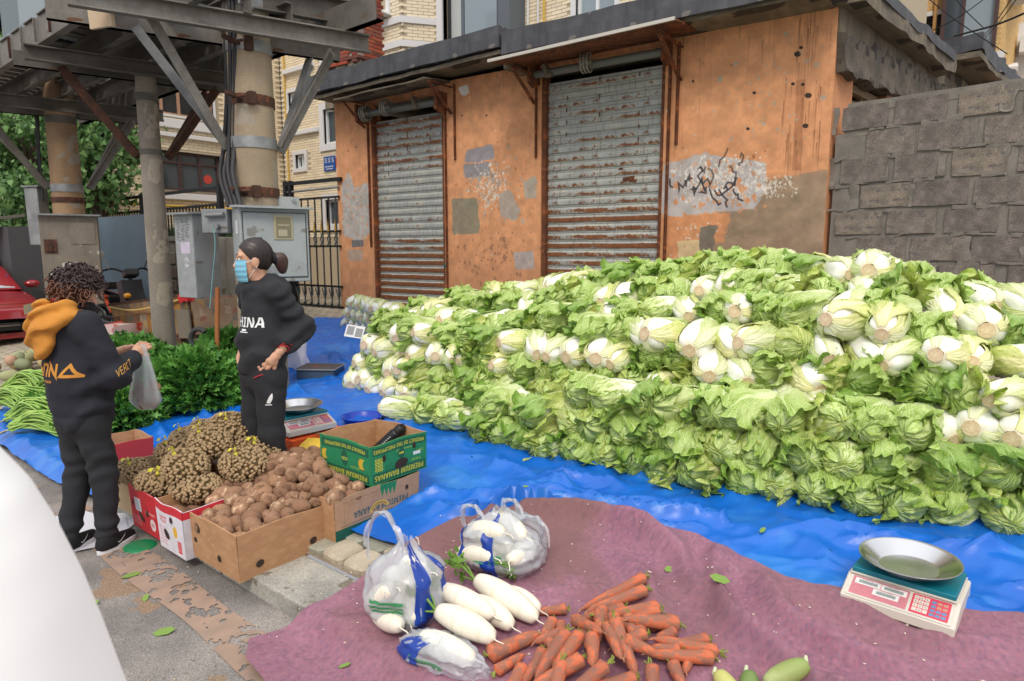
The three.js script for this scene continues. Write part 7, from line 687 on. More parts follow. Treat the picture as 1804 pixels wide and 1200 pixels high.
{ const b = mesh(numbered('shopping_bag'), slab(0.55, 0.42, 0.4, 0.05, 0.05, 9, [-6.7, 0.5, -1.75], [0, 0.3, 0], 6), bagRed); tag(b, 'stuffed white and red plastic bag on the ground near the scooter', 'plastic bag'); }
function wheelAt(par, x, y, z, r, w) { const t = mesh('wheel', xf(merge([new THREE.TorusGeometry(r - w * 0.32, w * 0.36, 10, 32)]), [x, y, z]), M({ color: rgb(30, 30, 32), roughness: 0.8 }), par); const l = [xf(new THREE.CylinderGeometry(r * 0.62, r * 0.62, w * 0.4, 24), [x, y, z], [PI / 2, 0, 0])]; mesh('rim', merge(l), M({ color: rgb(150, 152, 156), metalness: 0.6, roughness: 0.35 }), t); }
{ // car facing +x, right side towards +z
  const c = thing('parked_car', 'dark red hatchback parked at the left edge, nose towards the market', 'car', [-10.0, 0.1, -1.1], 0.0), paint = PM({ color: rgb(150, 22, 34), roughness: 0.35, clearcoat: 1, clearcoatRoughness: 0.08 }), bk = M({ color: rgb(24, 24, 26), roughness: 0.5 });
  const S = [[0.42, 0.3, 0.52, 0.62], [0.36, 0.22, 0.66, 0.78], [0.1, 0.2, 0.78, 0.85], [-0.5, 0.2, 0.9, 0.87], [-1.0, 0.2, 0.96, 0.88], [-2.4, 0.2, 0.98, 0.88], [-3.4, 0.22, 0.98, 0.86], [-3.75, 0.3, 0.9, 0.76]]; // x, bottom, top, half width
  const loft = (S, pw) => grid(28, (S.length - 1) * 3, (u, v) => { const k = v * (S.length - 1), i = min(S.length - 2, floor(k)), f = k - i, q = S[i].map((a, j) => lerp(a, S[i + 1][j], f * f * (3 - 2 * f) * 0.5 + f * 0.5)), th = u * 2 * PI, ct = cos(th), st = sin(th), e = 2 / pw; return [q[0], (q[1] + q[2]) / 2 + (q[2] - q[1]) / 2 * Math.sign(st) * pow(abs(st), e), q[3] * Math.sign(ct) * pow(abs(ct), e)]; }, true);
  mesh('body', loft(S, 5), paint, c); mesh('cabin', loft([[-0.55, 0.88, 0.92, 0.72], [-1.15, 0.88, 1.3, 0.68], [-1.7, 0.9, 1.46, 0.64], [-2.7, 0.9, 1.46, 0.63], [-3.4, 0.9, 1.2, 0.66], [-3.62, 0.88, 0.95, 0.7]], 5), paint, c);
  mesh('windscreen', grid(8, 6, (u, v) => [lerp(-0.56, -1.5, v) + 0.1 * (u - 0.5) ** 2 * -1.4, lerp(0.945, 1.43, v) , (u - 0.5) * lerp(1.26, 1.1, v)]), M({ color: rgb(186, 196, 200), roughness: 0.08 }), c); for (const s of [1, -1]) { mesh('side_window', grid(4, 4, (u, v) => [lerp(lerp(-1.1, -1.62, v), lerp(-2.9, -2.75, v), u), lerp(0.99, 1.38, v), s * lerp(0.7, 0.648, v) * 1.0]), M({ color: rgb(40, 46, 50), roughness: 0.1 }), c); mesh('headlamp', grid(10, 6, (u, v) => { const a = lerp(0.12, 1.05, u); return [0.28 + 0.17 * cos(a * 1.45) - 0.12 * u, lerp(0.57, 0.72, v) + 0.05 * u, s * lerp(0.45, 0.83, u)]; }), M({ color: rgb(214, 206, 176), roughness: 0.12 }), c); const fg = mesh('fog_lamp', ell(0.03, 0.05, 0.05, [0.4, 0.38, s * 0.56]), M({ color: rgb(220, 216, 200), roughness: 0.1 }), c); mesh('fog_recess', box(0.03, 0.14, 0.3, [0.405, 0.38, s * 0.55], [0, s * 0.25, 0], 0.03), bk, c); mesh('door_mirror', ell(0.08, 0.07, 0.12, [-1.0, 0.98, s * 0.98]), paint, c); for (const x of [-0.35, -2.95]) wheelAt(c, x, 0.22, s * 0.8, 0.31, 0.2); }
  mesh('grille', box(0.03, 0.12, 0.8, [0.42, 0.4, 0], [0, 0, 0], 0.02), bk, c); mesh('chrome_bar', box(0.02, 0.02, 0.78, [0.44, 0.42, 0]), M({ color: rgb(210, 210, 212), metalness: 1, roughness: 0.2 }), c); mesh('bumper_lip', box(0.1, 0.06, 1.5, [0.34, 0.24, 0], [0, 0, 0], 0.02), paint, c); mesh('bonnet_line', box(0.02, 0.006, 1.2, [0.32, 0.735, 0]), bk, c);
}
{ const v = thing('parked_van', 'white van behind the red car at the left edge', 'van', [-14.2, 0.2, -1.75], 0.0), w = PM({ color: rgb(206, 210, 212), roughness: 0.4, clearcoat: 0.6 }); mesh('body', slab(3.2, 1.0, 1.55, 0.4, 0.0, 1, [-1.6, 0.85, 0]), w, v); mesh('cabin', extr([[0, 1.3], [0.02, 0.6], [-0.3, 2.0], [-3.2, 2.05], [-3.2, 1.2]].sort((a, b) => 0).slice(0, 0).concat([[0.05, 0.5], [0.05, 1.2], [-0.35, 1.98], [-0.5, 2.05], [-3.2, 2.05], [-3.2, 0.5]]), 1.5, [0, 0, -0.75], [0, 0, 0], 0.04), w, v); mesh('windscreen', grid(4, 4, (u, q) => [lerp(0.12, -0.28, q), lerp(1.2, 1.95, q), (u - 0.5) * 1.36]), M({ color: rgb(120, 136, 148), roughness: 0.1 }), v); for (const s of [1, -1]) { mesh('door_mirror', merge([box(0.1, 0.34, 0.2, [0.25, 1.3, s * 1.08], [0, 0, 0], 0.05, 2), rod([0.1, 1.4, s * 0.75], [0.24, 1.4, s * 1.0], 0.02)]), M({ color: rgb(30, 30, 32) }), v); mesh('headlamp', box(0.06, 0.2, 0.3, [0.08, 0.85, s * 0.55], [0, 0, 0], 0.02), M({ color: rgb(220, 220, 214), roughness: 0.1 }), v); for (const x of [-0.5, -2.7]) wheelAt(v, x, 0.1, s * 0.72, 0.3, 0.18); } mesh('side_window', box(0.8, 0.55, 1.6, [-0.75, 1.55, 0], [0, 0, 0], 0.02), M({ color: rgb(50, 58, 62), roughness: 0.1 }), v); }
// foam lid, paper, cards, litter
{ const f = thing('foam_lid', 'white foam box lid propped up behind the masked woman', 'foam lid', [-3.95, 0.5, -2.62], -0.55); f.rotation.z = -0.62; const m = mottle([236, 238, 240], [224, 226, 230], { n: 128, tile: 0.4, bump: 0.001 }); mesh('panel', box(0.46, 0.62, 0.03, [0, 0.25, 0], [0, 0, 0], 0.008), m, f); mesh('lip', merge([box(0.46, 0.04, 0.08, [0, 0.54, 0.05], [0, 0, 0], 0.008), box(0.04, 0.58, 0.08, [0.21, 0.24, 0.05], [0, 0, 0], 0.008), box(0.04, 0.58, 0.08, [-0.21, 0.24, 0.05], [0, 0, 0], 0.008)]), m, f);
  tag(mesh(numbered('white_bag'), slab(0.3, 0.28, 0.24, 0.03, 0.025, 3, [-3.85, 0.47, -2.5], [0.1, 0.6, 0], 8), mottle([232, 230, 236], [214, 210, 222], { n: 128, tile: 0.3 })), 'white cloth bag on the tarpaulin below the foam lid', 'bag');
  const cd = thing('payment_card', 'small white card with two grey squares propped on the cabbage stack', 'card', [-2.86, 0.83, -2.62], 0.5); cd.rotation.x = -0.5; mesh('card', box(0.2, 0.13, 0.006, [0, 0, 0], [0, 0, 0.12], 0.002), pvc, cd); for (const x of [-0.045, 0.05]) mesh('grey_square', box(0.075, 0.09, 0.002, [x, 0, 0.004], [0, 0, 0.12]), M({ color: rgb(150, 152, 154) }), cd);
  [[-1.92, 0.26, 0.2, 'wide white paper sheet under the curly-haired person\'s shoes'], [-1.78, 0.14, 0.7, 'white paper sheet tucked behind the shoes'], [-1.62, 0.22, -0.3, 'white paper sheet corner showing beside the black shoe']].forEach(([x, z, a, l], i) => tag(mesh(numbered('paper_sheet'), grid(8, 6, (u, v) => [(u - 0.5) * 0.4, 0.004 + 0.002 * i + 0.006 * sin(u * 5 + i) * v, (v - 0.5) * 0.3]), M({ color: rgb(206, 206, 216), side: THREE.DoubleSide }), null, [x, 0.002, z], [0, a, 0]), l, 'paper'));
  const gl = thing('plastic_disc', 'translucent green plastic lid on the asphalt beside the shoe', 'plastic lid', [-1.28, 0, 0.13]); mesh('disc', lathe([[0, 0.012], [0.07, 0.012], [0.085, 0.004], [0.088, 0.0]], 28), PM({ color: rgb(30, 150, 96), roughness: 0.3, transmission: 0.3, thickness: 0 }), gl);
  const st = thing('broom_handle', 'wooden pole leaning beside the narrow cabinet with a black coil', 'broom', [-3.62, 0.25, -1.5]); mesh('pole', rod([0.05, 0, 0], [0.0, 1.05, -0.1], 0.022), M({ color: rgb(160, 100, 56) }), st); mesh('coil', merge([xf(new THREE.TorusGeometry(0.1, 0.025, 7, 20, 4.6), [-0.12, 0.55, 0.05], [0, 0.4, 0.8])]), M({ color: rgb(58, 58, 60) }), st);
  const cov = thing('fleece_cover', 'blurred white fleece cover at the lower left, right beside the camera', 'fleece cover', [1.222, 0.0, 1.419]); mesh('cover', grid(64, 40, (u, v) => { const P = [[1.475, 0.001], [1.445, 0.08], [1.41, 0.125], [1.34, 0.17], [1.28, 0.205], [1.2, 0.235], [1.1, 0.262], [1.0, 0.282], [0.6, 0.36], [0, 0.44]], k = v * (P.length - 1), i = min(P.length - 2, floor(k)), f = k - i, th = u * 2 * PI, r = lerp(P[i][1], P[i + 1][1], f) * (1 + 0.03 * sin(th * 5 + v * 3) * ss(0.5, 1, v)); return [r * cos(th), lerp(P[i][0], P[i + 1][0], f), r * sin(th), u * 2, v * 1.5]; }, true), (() => { const t = dataTex(256, (u, v) => 255 * (0.34 + 0.1 * F(u * 40, v * 40, 640, 3, 40) + 0.06 * F(u * 6, v * 6, 644, 3, 6))); return PM({ map: t, bumpMap: t, bumpScale: 0.006, roughness: 1, sheen: 0.1, sheenRoughness: 0.7, sheenColor: new THREE.Color(1, 1, 1) }); })(), cov); }
{ const o = protos[4].clone(); o.name = numbered('napa_cabbage'); o.position.set(-3.95, 0.36, -1.95); o.rotation.set(0.1, 2.4, 0.3); scene.add(o); tag(o, 'yellowish cabbage in a loose clear bag between the greens and the woman', 'cabbage'); }

// ---------- people ----------
function nets(f, lo, hi, h) { // surface nets over a signed distance field
  const n = [0, 1, 2].map((k) => Math.ceil((hi[k] - lo[k]) / h) + 1), [nx, ny, nz] = n, D = new Float32Array(nx * ny * nz), at = (i, j, k) => (k * ny + j) * nx + i;
  for (let k = 0; k < nz; k++) for (let j = 0; j < ny; j++) for (let i = 0; i < nx; i++) D[at(i, j, k)] = f(lo[0] + i * h, lo[1] + j * h, lo[2] + k * h);
  const id = new Int32Array(nx * ny * nz).fill(-1), P = [], I = [];
  for (let k = 0; k < nz - 1; k++) for (let j = 0; j < ny - 1; j++) for (let i = 0; i < nx - 1; i++) {
    let c = 0, sx = 0, sy = 0, sz = 0, m = 0; for (let q = 0; q < 8; q++) if (D[at(i + (q & 1), j + (q >> 1 & 1), k + (q >> 2))] < 0) m |= 1 << q; if (!m || m === 255) continue;
    for (let q = 0; q < 8; q++) for (const b of [1, 2, 4]) if (!(q & b)) { const p = q | b, A = m >> q & 1, B = m >> p & 1; if (A !== B) { const d0 = D[at(i + (q & 1), j + (q >> 1 & 1), k + (q >> 2))], d1 = D[at(i + (p & 1), j + (p >> 1 & 1), k + (p >> 2))], t = d0 / (d0 - d1); sx += (q & 1) + (b === 1 ? t : 0); sy += (q >> 1 & 1) + (b === 2 ? t : 0); sz += (q >> 2) + (b === 4 ? t : 0); c++; } }
    id[at(i, j, k)] = P.length / 3; P.push(lo[0] + (i + sx / c) * h, lo[1] + (j + sy / c) * h, lo[2] + (k + sz / c) * h);
  }
  const quad = (a, b, c, d, fl) => { if (min(a, b, c, d) < 0) return; if (fl) I.push(a, b, c, a, c, d); else I.push(a, c, b, a, d, c); };
  for (let k = 1; k < nz - 1; k++) for (let j = 1; j < ny - 1; j++) for (let i = 1; i < nx - 1; i++) { const s = D[at(i, j, k)] < 0; if (s !== (D[at(i + 1, j, k)] < 0)) quad(id[at(i, j - 1, k - 1)], id[at(i, j, k - 1)], id[at(i, j, k)], id[at(i, j - 1, k)], s); if (s !== (D[at(i, j + 1, k)] < 0)) quad(id[at(i - 1, j, k - 1)], id[at(i - 1, j, k)], id[at(i, j, k)], id[at(i, j, k - 1)], s); if (s !== (D[at(i, j, k + 1)] < 0)) quad(id[at(i - 1, j - 1, k)], id[at(i, j - 1, k)], id[at(i, j, k)], id[at(i - 1, j, k)], s); }
  const g = new THREE.BufferGeometry(); g.setAttribute('position', new THREE.Float32BufferAttribute(P, 3)); g.setIndex(I); g.computeVertexNormals(); g.setAttribute('uv', new THREE.BufferAttribute(new Float32Array(P.length / 3 * 2).map((_, i) => i % 2 ? P[(i >> 1) * 3 + 1] : P[(i >> 1) * 3] + P[(i >> 1) * 3 + 2]), 2)); return g;
}
const cap = (a, b, ra, rb = ra, sx = 1, sz = 1) => (x, y, z) => { const dx = (b[0] - a[0]), dy = b[1] - a[1], dz = b[2] - a[2], L = dx * dx + dy * dy + dz * dz, t = clamp(((x - a[0]) * dx + (y - a[1]) * dy + (z - a[2]) * dz) / L), ex = (x - a[0] - dx * t) / sx, ey = y - a[1] - dy * t, ez = (z - a[2] - dz * t) / sz; return (sqrt(ex * ex + ey * ey + ez * ez) - lerp(ra, rb, t)) * min(sx, sz); };
const elp = (c, r) => (x, y, z) => { const a = (x - c[0]) / r[0], b = (y - c[1]) / r[1], d = (z - c[2]) / r[2], k = sqrt(a * a + b * b + d * d), m = sqrt(a * a / r[0] ** 2 + b * b / r[1] ** 2 + d * d / r[2] ** 2); return k < 1e-6 ? -min(...r) : k * (k - 1) / m; };
const smin = (a, b, k) => { const h = max(k - abs(a - b), 0) / k; return min(a, b) - h * h * k * 0.25; };
const join = (l, k) => (x, y, z) => { let d = 9; for (const f of l) d = smin(d, f(x, y, z), k); return d; };
const wrinkle = (f, A, extra) => (x, y, z) => { let d = f(x, y, z); if (abs(d) < 0.05) d += A * (n3(x * 9, y * 15, z * 9) + 0.6 * n3(x * 23 + 5, y * 34, z * 23)) + (extra ? extra(x, y, z) : 0); return d; };
const skinM = M({ color: rgb(206, 158, 130), roughness: 0.55 }), clothTex = [], clothM = (c, s) => { const t = clothTex[0] ||= dataTex(128, (u, v) => 255 * (0.82 + 0.16 * F(u * 60, v * 60, s, 2, 60) + 0.08 * (hsh(floor(u * 128), floor(v * 128), s) - 0.5))); t.repeat.set(3, 3); return M({ color: rgb(...c), map: t, roughness: 0.9, bumpMap: t, bumpScale: 0.002 }); };
const navy = clothM([34, 36, 46], 650), black = clothM([40, 41, 46], 652), trouser = clothM([38, 39, 44], 654);
function headF() { return join([elp([0, 0.025, -0.012], [0.074, 0.1, 0.094]), elp([0, -0.045, 0.022], [0.058, 0.076, 0.066]), cap([0, 0.012, 0.083], [0, -0.03, 0.1], 0.009, 0.014), cap([-0.012, -0.036, 0.086], [0.012, -0.036, 0.086], 0.009), elp([0, -0.098, 0.058], [0.026, 0.02, 0.022]), elp([0, -0.066, 0.082], [0.022, 0.008, 0.012]), elp([-0.03, 0.03, 0.073], [0.026, 0.009, 0.014]), elp([0.03, 0.03, 0.073], [0.026, 0.009, 0.014]), elp([-0.034, -0.03, 0.062], [0.022, 0.02, 0.02]), elp([0.034, -0.03, 0.062], [0.022, 0.02, 0.02]), elp([0.077, -0.01, -0.008], [0.01, 0.031, 0.019]), elp([-0.077, -0.01, -0.008], [0.01, 0.031, 0.019]), cap([0, -0.07, -0.02], [0, -0.2, -0.04], 0.05, 0.056)], 0.022); }
function eyes(par) { for (const s of [-1, 1]) { const e = mesh('eye', ell(0.0125, 0.0085, 0.009, [s * 0.031, 0.008, 0.078], [0, 0, 0], 12, 8), M({ color: rgb(226, 220, 214), roughness: 0.2 }), par); mesh('iris', ell(0.006, 0.006, 0.003, [s * 0.031, 0.008, 0.0865], [0, 0, 0], 10, 6), M({ color: rgb(34, 24, 20), roughness: 0.1 }), e); mesh('eyebrow', tube([[s * 0.014, 0.032, 0.088], [s * 0.03, 0.038, 0.086], [s * 0.05, 0.032, 0.074]], 0.0035, 10, 5), M({ color: rgb(40, 30, 28) }), par); } }
// a hand: palm centre at the origin, fingers along +z, thumb on side s, back of hand +y
function handF(s, curl) { const l = [cap([0.0, 0, -0.05], [0.0, 0, 0.0], 0.022, 0.026, 1.2, 1), cap([-0.022, 0, 0.0], [-0.028, 0, 0.036], 0.015, 0.012), cap([0.022, 0, 0.0], [0.028, 0, 0.034], 0.015, 0.012), cap([0, 0, 0], [0, 0, 0.04], 0.016, 0.013)]; [[-0.029, 0.036, 0.07], [-0.01, 0.042, 0.08], [0.01, 0.041, 0.074], [0.028, 0.034, 0.058]].forEach(([x, z, L], i) => { const X = s > 0 ? -x : x, a = curl * (0.8 + 0.1 * i); let p = [X, 0, z]; let th = a * 0.4; for (const f of [0.46, 0.3, 0.24]) { const q = [p[0] + X * 0.12 * f, p[1] - sin(th) * L * f, p[2] + cos(th) * L * f]; l.push(cap(p, q, 0.0092 - 0.001 * (1 - f), 0.0082)); p = q; th += a * 0.7; } }); const t0 = [s * 0.026, -0.004, -0.02], t1 = [s * 0.05, -0.014, 0.012], t2 = [s * 0.056, -0.022, 0.04]; l.push(cap(t0, t1, 0.014, 0.011), cap(t1, t2, 0.0105, 0.009)); return join(l, 0.01); }
function handGeo(s, curl, pos, dir, up) { const g = nets(handF(s, curl), [-0.075, -0.09, -0.09], [0.075, 0.04, 0.14], 0.0032); const z = V(...dir).normalize(), x = V(...up).clone().cross(z).normalize(), y = z.clone().cross(x); g.applyMatrix4(new THREE.Matrix4().makeBasis(x, y, z).setPosition(...pos)); return g; }
function printOn(f, c, right, up, inw, w, h, nu = 24, nv = 10, off = 0.003) { const C = V(...c), Rr = V(...right).normalize(), U = V(...up).normalize(), N = V(...inw).normalize(); return grid(nu, nv, (u, v) => { const o = C.clone().addScaledVector(Rr, (u - 0.5) * w).addScaledVector(U, (v - 0.5) * h).addScaledVector(N, -0.35); let t = 0; for (let i = 0; i < 90; i++) { const p = o.clone().addScaledVector(N, t), d = f(p.x, p.y, p.z); if (d < 0.001 || t > 0.7) break; t += max(0.0015, d * 0.7); } const p = o.addScaledVector(N, t - off); return [p.x, p.y, p.z, u, v]; }); }
function inkM(w, h, color, draw) { const c = document.createElement('canvas'); c.width = w; c.height = h; const g = c.getContext('2d'); g.fillStyle = '#000'; g.fillRect(0, 0, w, h); g.fillStyle = g.strokeStyle = '#fff'; draw(g, w, h); const t = new THREE.CanvasTexture(c); t.wrapS = t.wrapT = THREE.ClampToEdgeWrapping; return M({ color: rgb(...color), alphaMap: t, transparent: true, roughness: 0.8, side: THREE.DoubleSide }); }
function shoe(par, x, y, z, ry, swoosh) { const s = part('shoe', par, [x, y, z], [0, ry, 0]); const f0 = join([cap([0, 0.045, -0.075], [0, 0.05, -0.02], 0.042, 0.045), cap([0, 0.045, -0.02], [0.004, 0.03, 0.14], 0.046, 0.036, 1, 1), cap([0, 0.08, -0.05], [0, 0.1, -0.035], 0.04, 0.036)], 0.04), f = (a, b, c) => max(f0(a, b, c), 0.022 - b); mesh('upper', nets(f, [-0.08, 0, -0.15], [0.08, 0.15, 0.21], 0.006), clothM([24, 25, 28], 660), s); const P = []; for (let i = 0; i < 28; i++) { const a = i / 28 * 2 * PI, w = 0.048 + 0.004 * sin(a), l = sin(a) > 0 ? 0.18 : 0.115; P.push([w * cos(a) * (1 - 0.12 * max(0, -sin(a))), -l * sin(a) * (abs(sin(a)) > 0.9 ? 0.985 : 1)]); } mesh('sole', extr(P, 0.022, [0, 0.004, 0], [-PI / 2, 0, 0], 0.004), M({ color: rgb(222, 222, 226), roughness: 0.6 }), s); const l = []; for (let k = 0; k < 4; k++) l.push(tube([[-0.028, 0.082 - k * 0.008, 0.0 + k * 0.02], [0, 0.098 - k * 0.009, 0.004 + k * 0.02], [0.028, 0.082 - k * 0.008, 0.0 + k * 0.02]], 0.004, 8, 5)); mesh('laces', merge(l), M({ color: rgb(40, 40, 44) }), s); if (swoosh) for (const sd of [-1, 1]) mesh('side_mark', printOn(f, [0, 0.052, 0.03], [0, 0, -sd], [0, 1, 0], [-sd, 0, 0], 0.12, 0.05, 20, 8, 0.0025), inkM(256, 128, [226, 226, 228], (g, w, h) => { g.beginPath(); g.moveTo(w * 0.1, h * (0.42)); g.quadraticCurveTo(w * 0.16, h * 1.06, w * 0.95, h * 0.14); g.quadraticCurveTo(w * 0.26, h * 0.72, w * 0.1, h * 0.42); g.fill(); }), s).scale.set(1, 1, 1); return s; }
// --- the curly-haired customer, back to the camera ---
{
  const P = thing('person', 'person with curly dark hair in black jacket with mustard hood, back turned, holding a bag', 'person', [-1.45, 0, 0.3], -2.95); P.scale.set(0.87, 0.945, 0.87);
  const jk = join([cap([0, 0.84, 0.0], [0, 1.06, -0.005], 0.175, 0.17, 1.12, 0.92), cap([0, 1.06, -0.005], [0, 1.3, -0.03], 0.17, 0.138, 1.14, 0.92), elp([0, 0.97, 0.06], [0.16, 0.16, 0.13]), cap([-0.15, 1.34, -0.03], [0.15, 1.34, -0.03], 0.075, 0.075), cap([-0.18, 1.34, -0.02], [-0.26, 1.05, 0.07], 0.08, 0.074), cap([-0.26, 1.05, 0.07], [-0.14, 1.11, 0.26], 0.076, 0.058), cap([0.18, 1.34, -0.02], [0.25, 1.06, 0.05], 0.075, 0.068), cap([0.25, 1.06, 0.05], [0.12, 1.12, 0.25], 0.068, 0.054)], 0.05);
  const jf = wrinkle((x, y, z) => { let d = jk(x, y, z); d = max(d, 0.765 + 0.012 * sin(x * 9) - y); return d + 0.008 * ss(0.03, 0, abs(y - 0.83)) * (y > 0.8 ? 1 : 0.4); }, 0.0065, (x, y, z) => 0.009 * sin(y * 46 + x * 16 + 3 * n3(x * 5, y * 3, z * 5)) * ss(1.2, 1.0, y) * ss(0.12, 0.2, abs(x)) + 0.008 * sin(y * 30 + x * 12 + 4 * n3(x * 4, y * 4, z * 4)) * ss(1.05, 0.85, y));
  const tk = join([cap([0, 0.9, -0.01], [0, 0.82, -0.01], 0.15, 0.15, 1.1, 0.88), cap([-0.085, 0.82, -0.005], [-0.095, 0.47, 0.05], 0.105, 0.078), cap([-0.095, 0.47, 0.05], [-0.1, 0.1, 0.03], 0.078, 0.062), cap([0.085, 0.82, -0.005], [0.095, 0.47, 0.0], 0.105, 0.078), cap([0.095, 0.47, 0.0], [0.1, 0.1, -0.09], 0.078, 0.062)], 0.03);
  const tf = wrinkle((x, y, z) => max(tk(x, y, z), 0.075 - y), 0.004, (x, y, z) => 0.006 * sin(y * 60 + x * 20 + 5 * n3(x * 5, y * 5, z * 5)) * (ss(0.36, 0.12, y) + ss(0.2, 0, abs(y - 0.52))) + 0.004 * sin(y * 34 - x * 26 + 4 * n3(x * 4, y * 4, z * 4)));
  const H = [0, 1.515, 0.055], hq = new THREE.Matrix4().makeRotationX(0.42).setPosition(...H), hf = headF();
  const hg = nets(hf, [-0.11, -0.22, -0.13], [0.11, 0.15, 0.14], 0.0045).applyMatrix4(hq);
  const core = nets(join([cap([0, 0.85, 0], [0, 1.3, -0.03], 0.12, 0.1), cap([0, 1.3, -0.03], [0, 1.44, 0.02], 0.06, 0.05), cap([-0.15, 1.33, -0.02], [0.15, 1.33, -0.02], 0.05), cap([-0.18, 1.33, -0.02], [-0.25, 1.06, 0.05], 0.045, 0.038), cap([-0.25, 1.06, 0.05], [-0.1, 1.135, 0.29], 0.038, 0.028), cap([0.18, 1.33, -0.02], [0.25, 1.06, 0.05], 0.045, 0.038), cap([0.25, 1.06, 0.05], [0.1, 1.135, 0.29], 0.038, 0.028), cap([-0.085, 0.82, 0], [-0.095, 0.47, 0.05], 0.08, 0.055), cap([-0.095, 0.47, 0.05], [-0.1, 0.05, 0.03], 0.055, 0.04), cap([0.085, 0.82, 0], [0.095, 0.47, 0], 0.08, 0.055), cap([0.095, 0.47, 0], [0.1, 0.05, -0.09], 0.055, 0.04)], 0.04), [-0.36, 0, -0.2], [0.36, 1.5, 0.4], 0.016);
  const body = mesh('body', merge([core, hg, handGeo(-1, 0.25, [-0.07, 1.155, 0.35], [0.35, 0.3, 0.9], [-0.6, 0.75, 0.1]), handGeo(1, 0.55, [0.055, 1.15, 0.34], [-0.3, 0.12, 0.9], [0.5, 0.8, 0])]), skinM, P);
  const hd = part('face', P); hd.applyMatrix4(hq); eyes(hd);
  mesh('jacket', nets(jf, [-0.42, 0.72, -0.3], [0.42, 1.46, 0.36], 0.0105), navy, P); mesh('trousers', nets(tf, [-0.26, 0.05, -0.24], [0.26, 1.0, 0.22], 0.0105), trouser, P);
  const must = clothM([196, 132, 52], 656), hoodf = wrinkle(join([elp([0.01, 1.36, -0.16], [0.15, 0.1, 0.055]), elp([0.03, 1.26, -0.185], [0.105, 0.1, 0.036]), cap([-0.13, 1.41, -0.06], [-0.03, 1.4, 0.09], 0.036, 0.028), cap([0.13, 1.41, -0.06], [0.03, 1.4, 0.09], 0.036, 0.028), cap([-0.12, 1.42, -0.1], [0.12, 1.42, -0.1], 0.045)], 0.05), 0.008, (x, y, z) => 0.014 * sin(x * 22 + y * 52 + 4 * n3(x * 6, y * 6, z * 6))); mesh('hood', nets(hoodf, [-0.22, 1.1, -0.32], [0.22, 1.52, 0.16], 0.009), must, P);
  { const c = mesh('scarf', nets(wrinkle(join([cap([-0.08, 1.44, -0.06], [0.08, 1.44, -0.06], 0.04), cap([-0.08, 1.44, -0.04], [-0.04, 1.43, 0.08], 0.035), cap([0.08, 1.44, -0.04], [0.04, 1.43, 0.08], 0.035)], 0.04), 0.006), [-0.16, 1.34, -0.16], [0.16, 1.53, 0.16], 0.009), clothM([36, 32, 34], 658), P); mesh('red_edge', tube([[-0.07, 1.475, -0.07], [0, 1.482, -0.1], [0.07, 1.475, -0.07]], 0.012, 12, 6), M({ color: rgb(186, 40, 36) }), c); }
  const r = rng(303), crl = [], crl2 = [], hc = V(...H); for (let i = 0; i < 620; i++) { const yy = 1 - 1.62 * (i + 0.5) / 620, a = i * 2.39996 + r() * 0.5, rr = sqrt(max(0, 1 - yy * yy)), d = V(rr * cos(a), yy, rr * sin(a)); if (d.z > 0.55 && d.y < 0.45) continue; if (d.y < -0.15 && d.z > 0.1) continue; const d2 = d.clone().applyMatrix4(new THREE.Matrix4().makeRotationX(0.3)), b = hc.clone().add(V(0, 0.03, -0.015)).addScaledVector(d2, 0.088 + 0.02 * r()), L = 0.035 + 0.035 * r(), pts = [], ax = V(r() - 0.5, r() - 0.5, r() - 0.5).normalize(), s1 = d2.clone().cross(ax).normalize(), s2 = d2.clone().cross(s1); for (let k = 0; k < 7; k++) { const t = k / 6, q = t * 7 + r() * 0.6, R0 = 0.013 * (0.5 + t); pts.push(b.clone().addScaledVector(d2, L * t).addScaledVector(s1, R0 * cos(q)).addScaledVector(s2, R0 * sin(q)).add(V(0, -0.025 * t * t, 0)).toArray()); } (d.y < -0.1 + 0.25 * r() ? crl2 : crl).push(tube(pts, 0.0036 + 0.0022 * r(), 14, 4)); }
  const hair = mesh('hair', nets(wrinkle((x, y, z) => { const d = elp([H[0], H[1] + 0.035, H[2] - 0.03], [0.102, 0.112, 0.108])(x, y, z); return max(d, (z - H[2] - 0.06) * 0.8 - 0.6 * (y - H[1] - 0.03)); }, 0.014), [-0.16, 1.36, -0.14], [0.16, 1.72, 0.2], 0.008), M({ color: rgb(46, 34, 34), roughness: 0.7 }), P); mesh('curls', merge(crl), M({ color: rgb(58, 42, 42), roughness: 0.55 }), hair).userData.kind = 'stuff'; mesh('curls', merge(crl2), M({ color: rgb(104, 66, 48), roughness: 0.55 }), hair).userData.kind = 'stuff';
  const ms = inkM(512, 160, [200, 138, 56], (g, w, h) => { g.lineWidth = 20; g.lineJoin = 'miter'; const L = (pts, close) => { g.beginPath(); pts.forEach((p, i) => (i ? g.lineTo : g.moveTo).call(g, p[0] * w, p[1] * h)); if (close) g.closePath(); g.stroke(); }; L([[0.02, 0.25], [0.12, 0.25], [0.12, 0.62], [0.03, 0.62]]); L([[0.18, 0.12], [0.18, 0.63], [0.29, 0.63], [0.29, 0.4], [0.18, 0.4]]); L([[0.36, 0.68], [0.36, 0.2], [0.47, 0.2], [0.47, 0.68]]); L([[0.54, 0.68], [0.54, 0.18], [0.67, 0.66], [0.67, 0.14]]); L([[0.74, 0.64], [0.86, 0.2], [0.98, 0.64]], true); g.font = 'bold 24px sans-serif'; g.fillText('COLLECTIONBRAND', w * 0.28, h * 0.94, 150); });
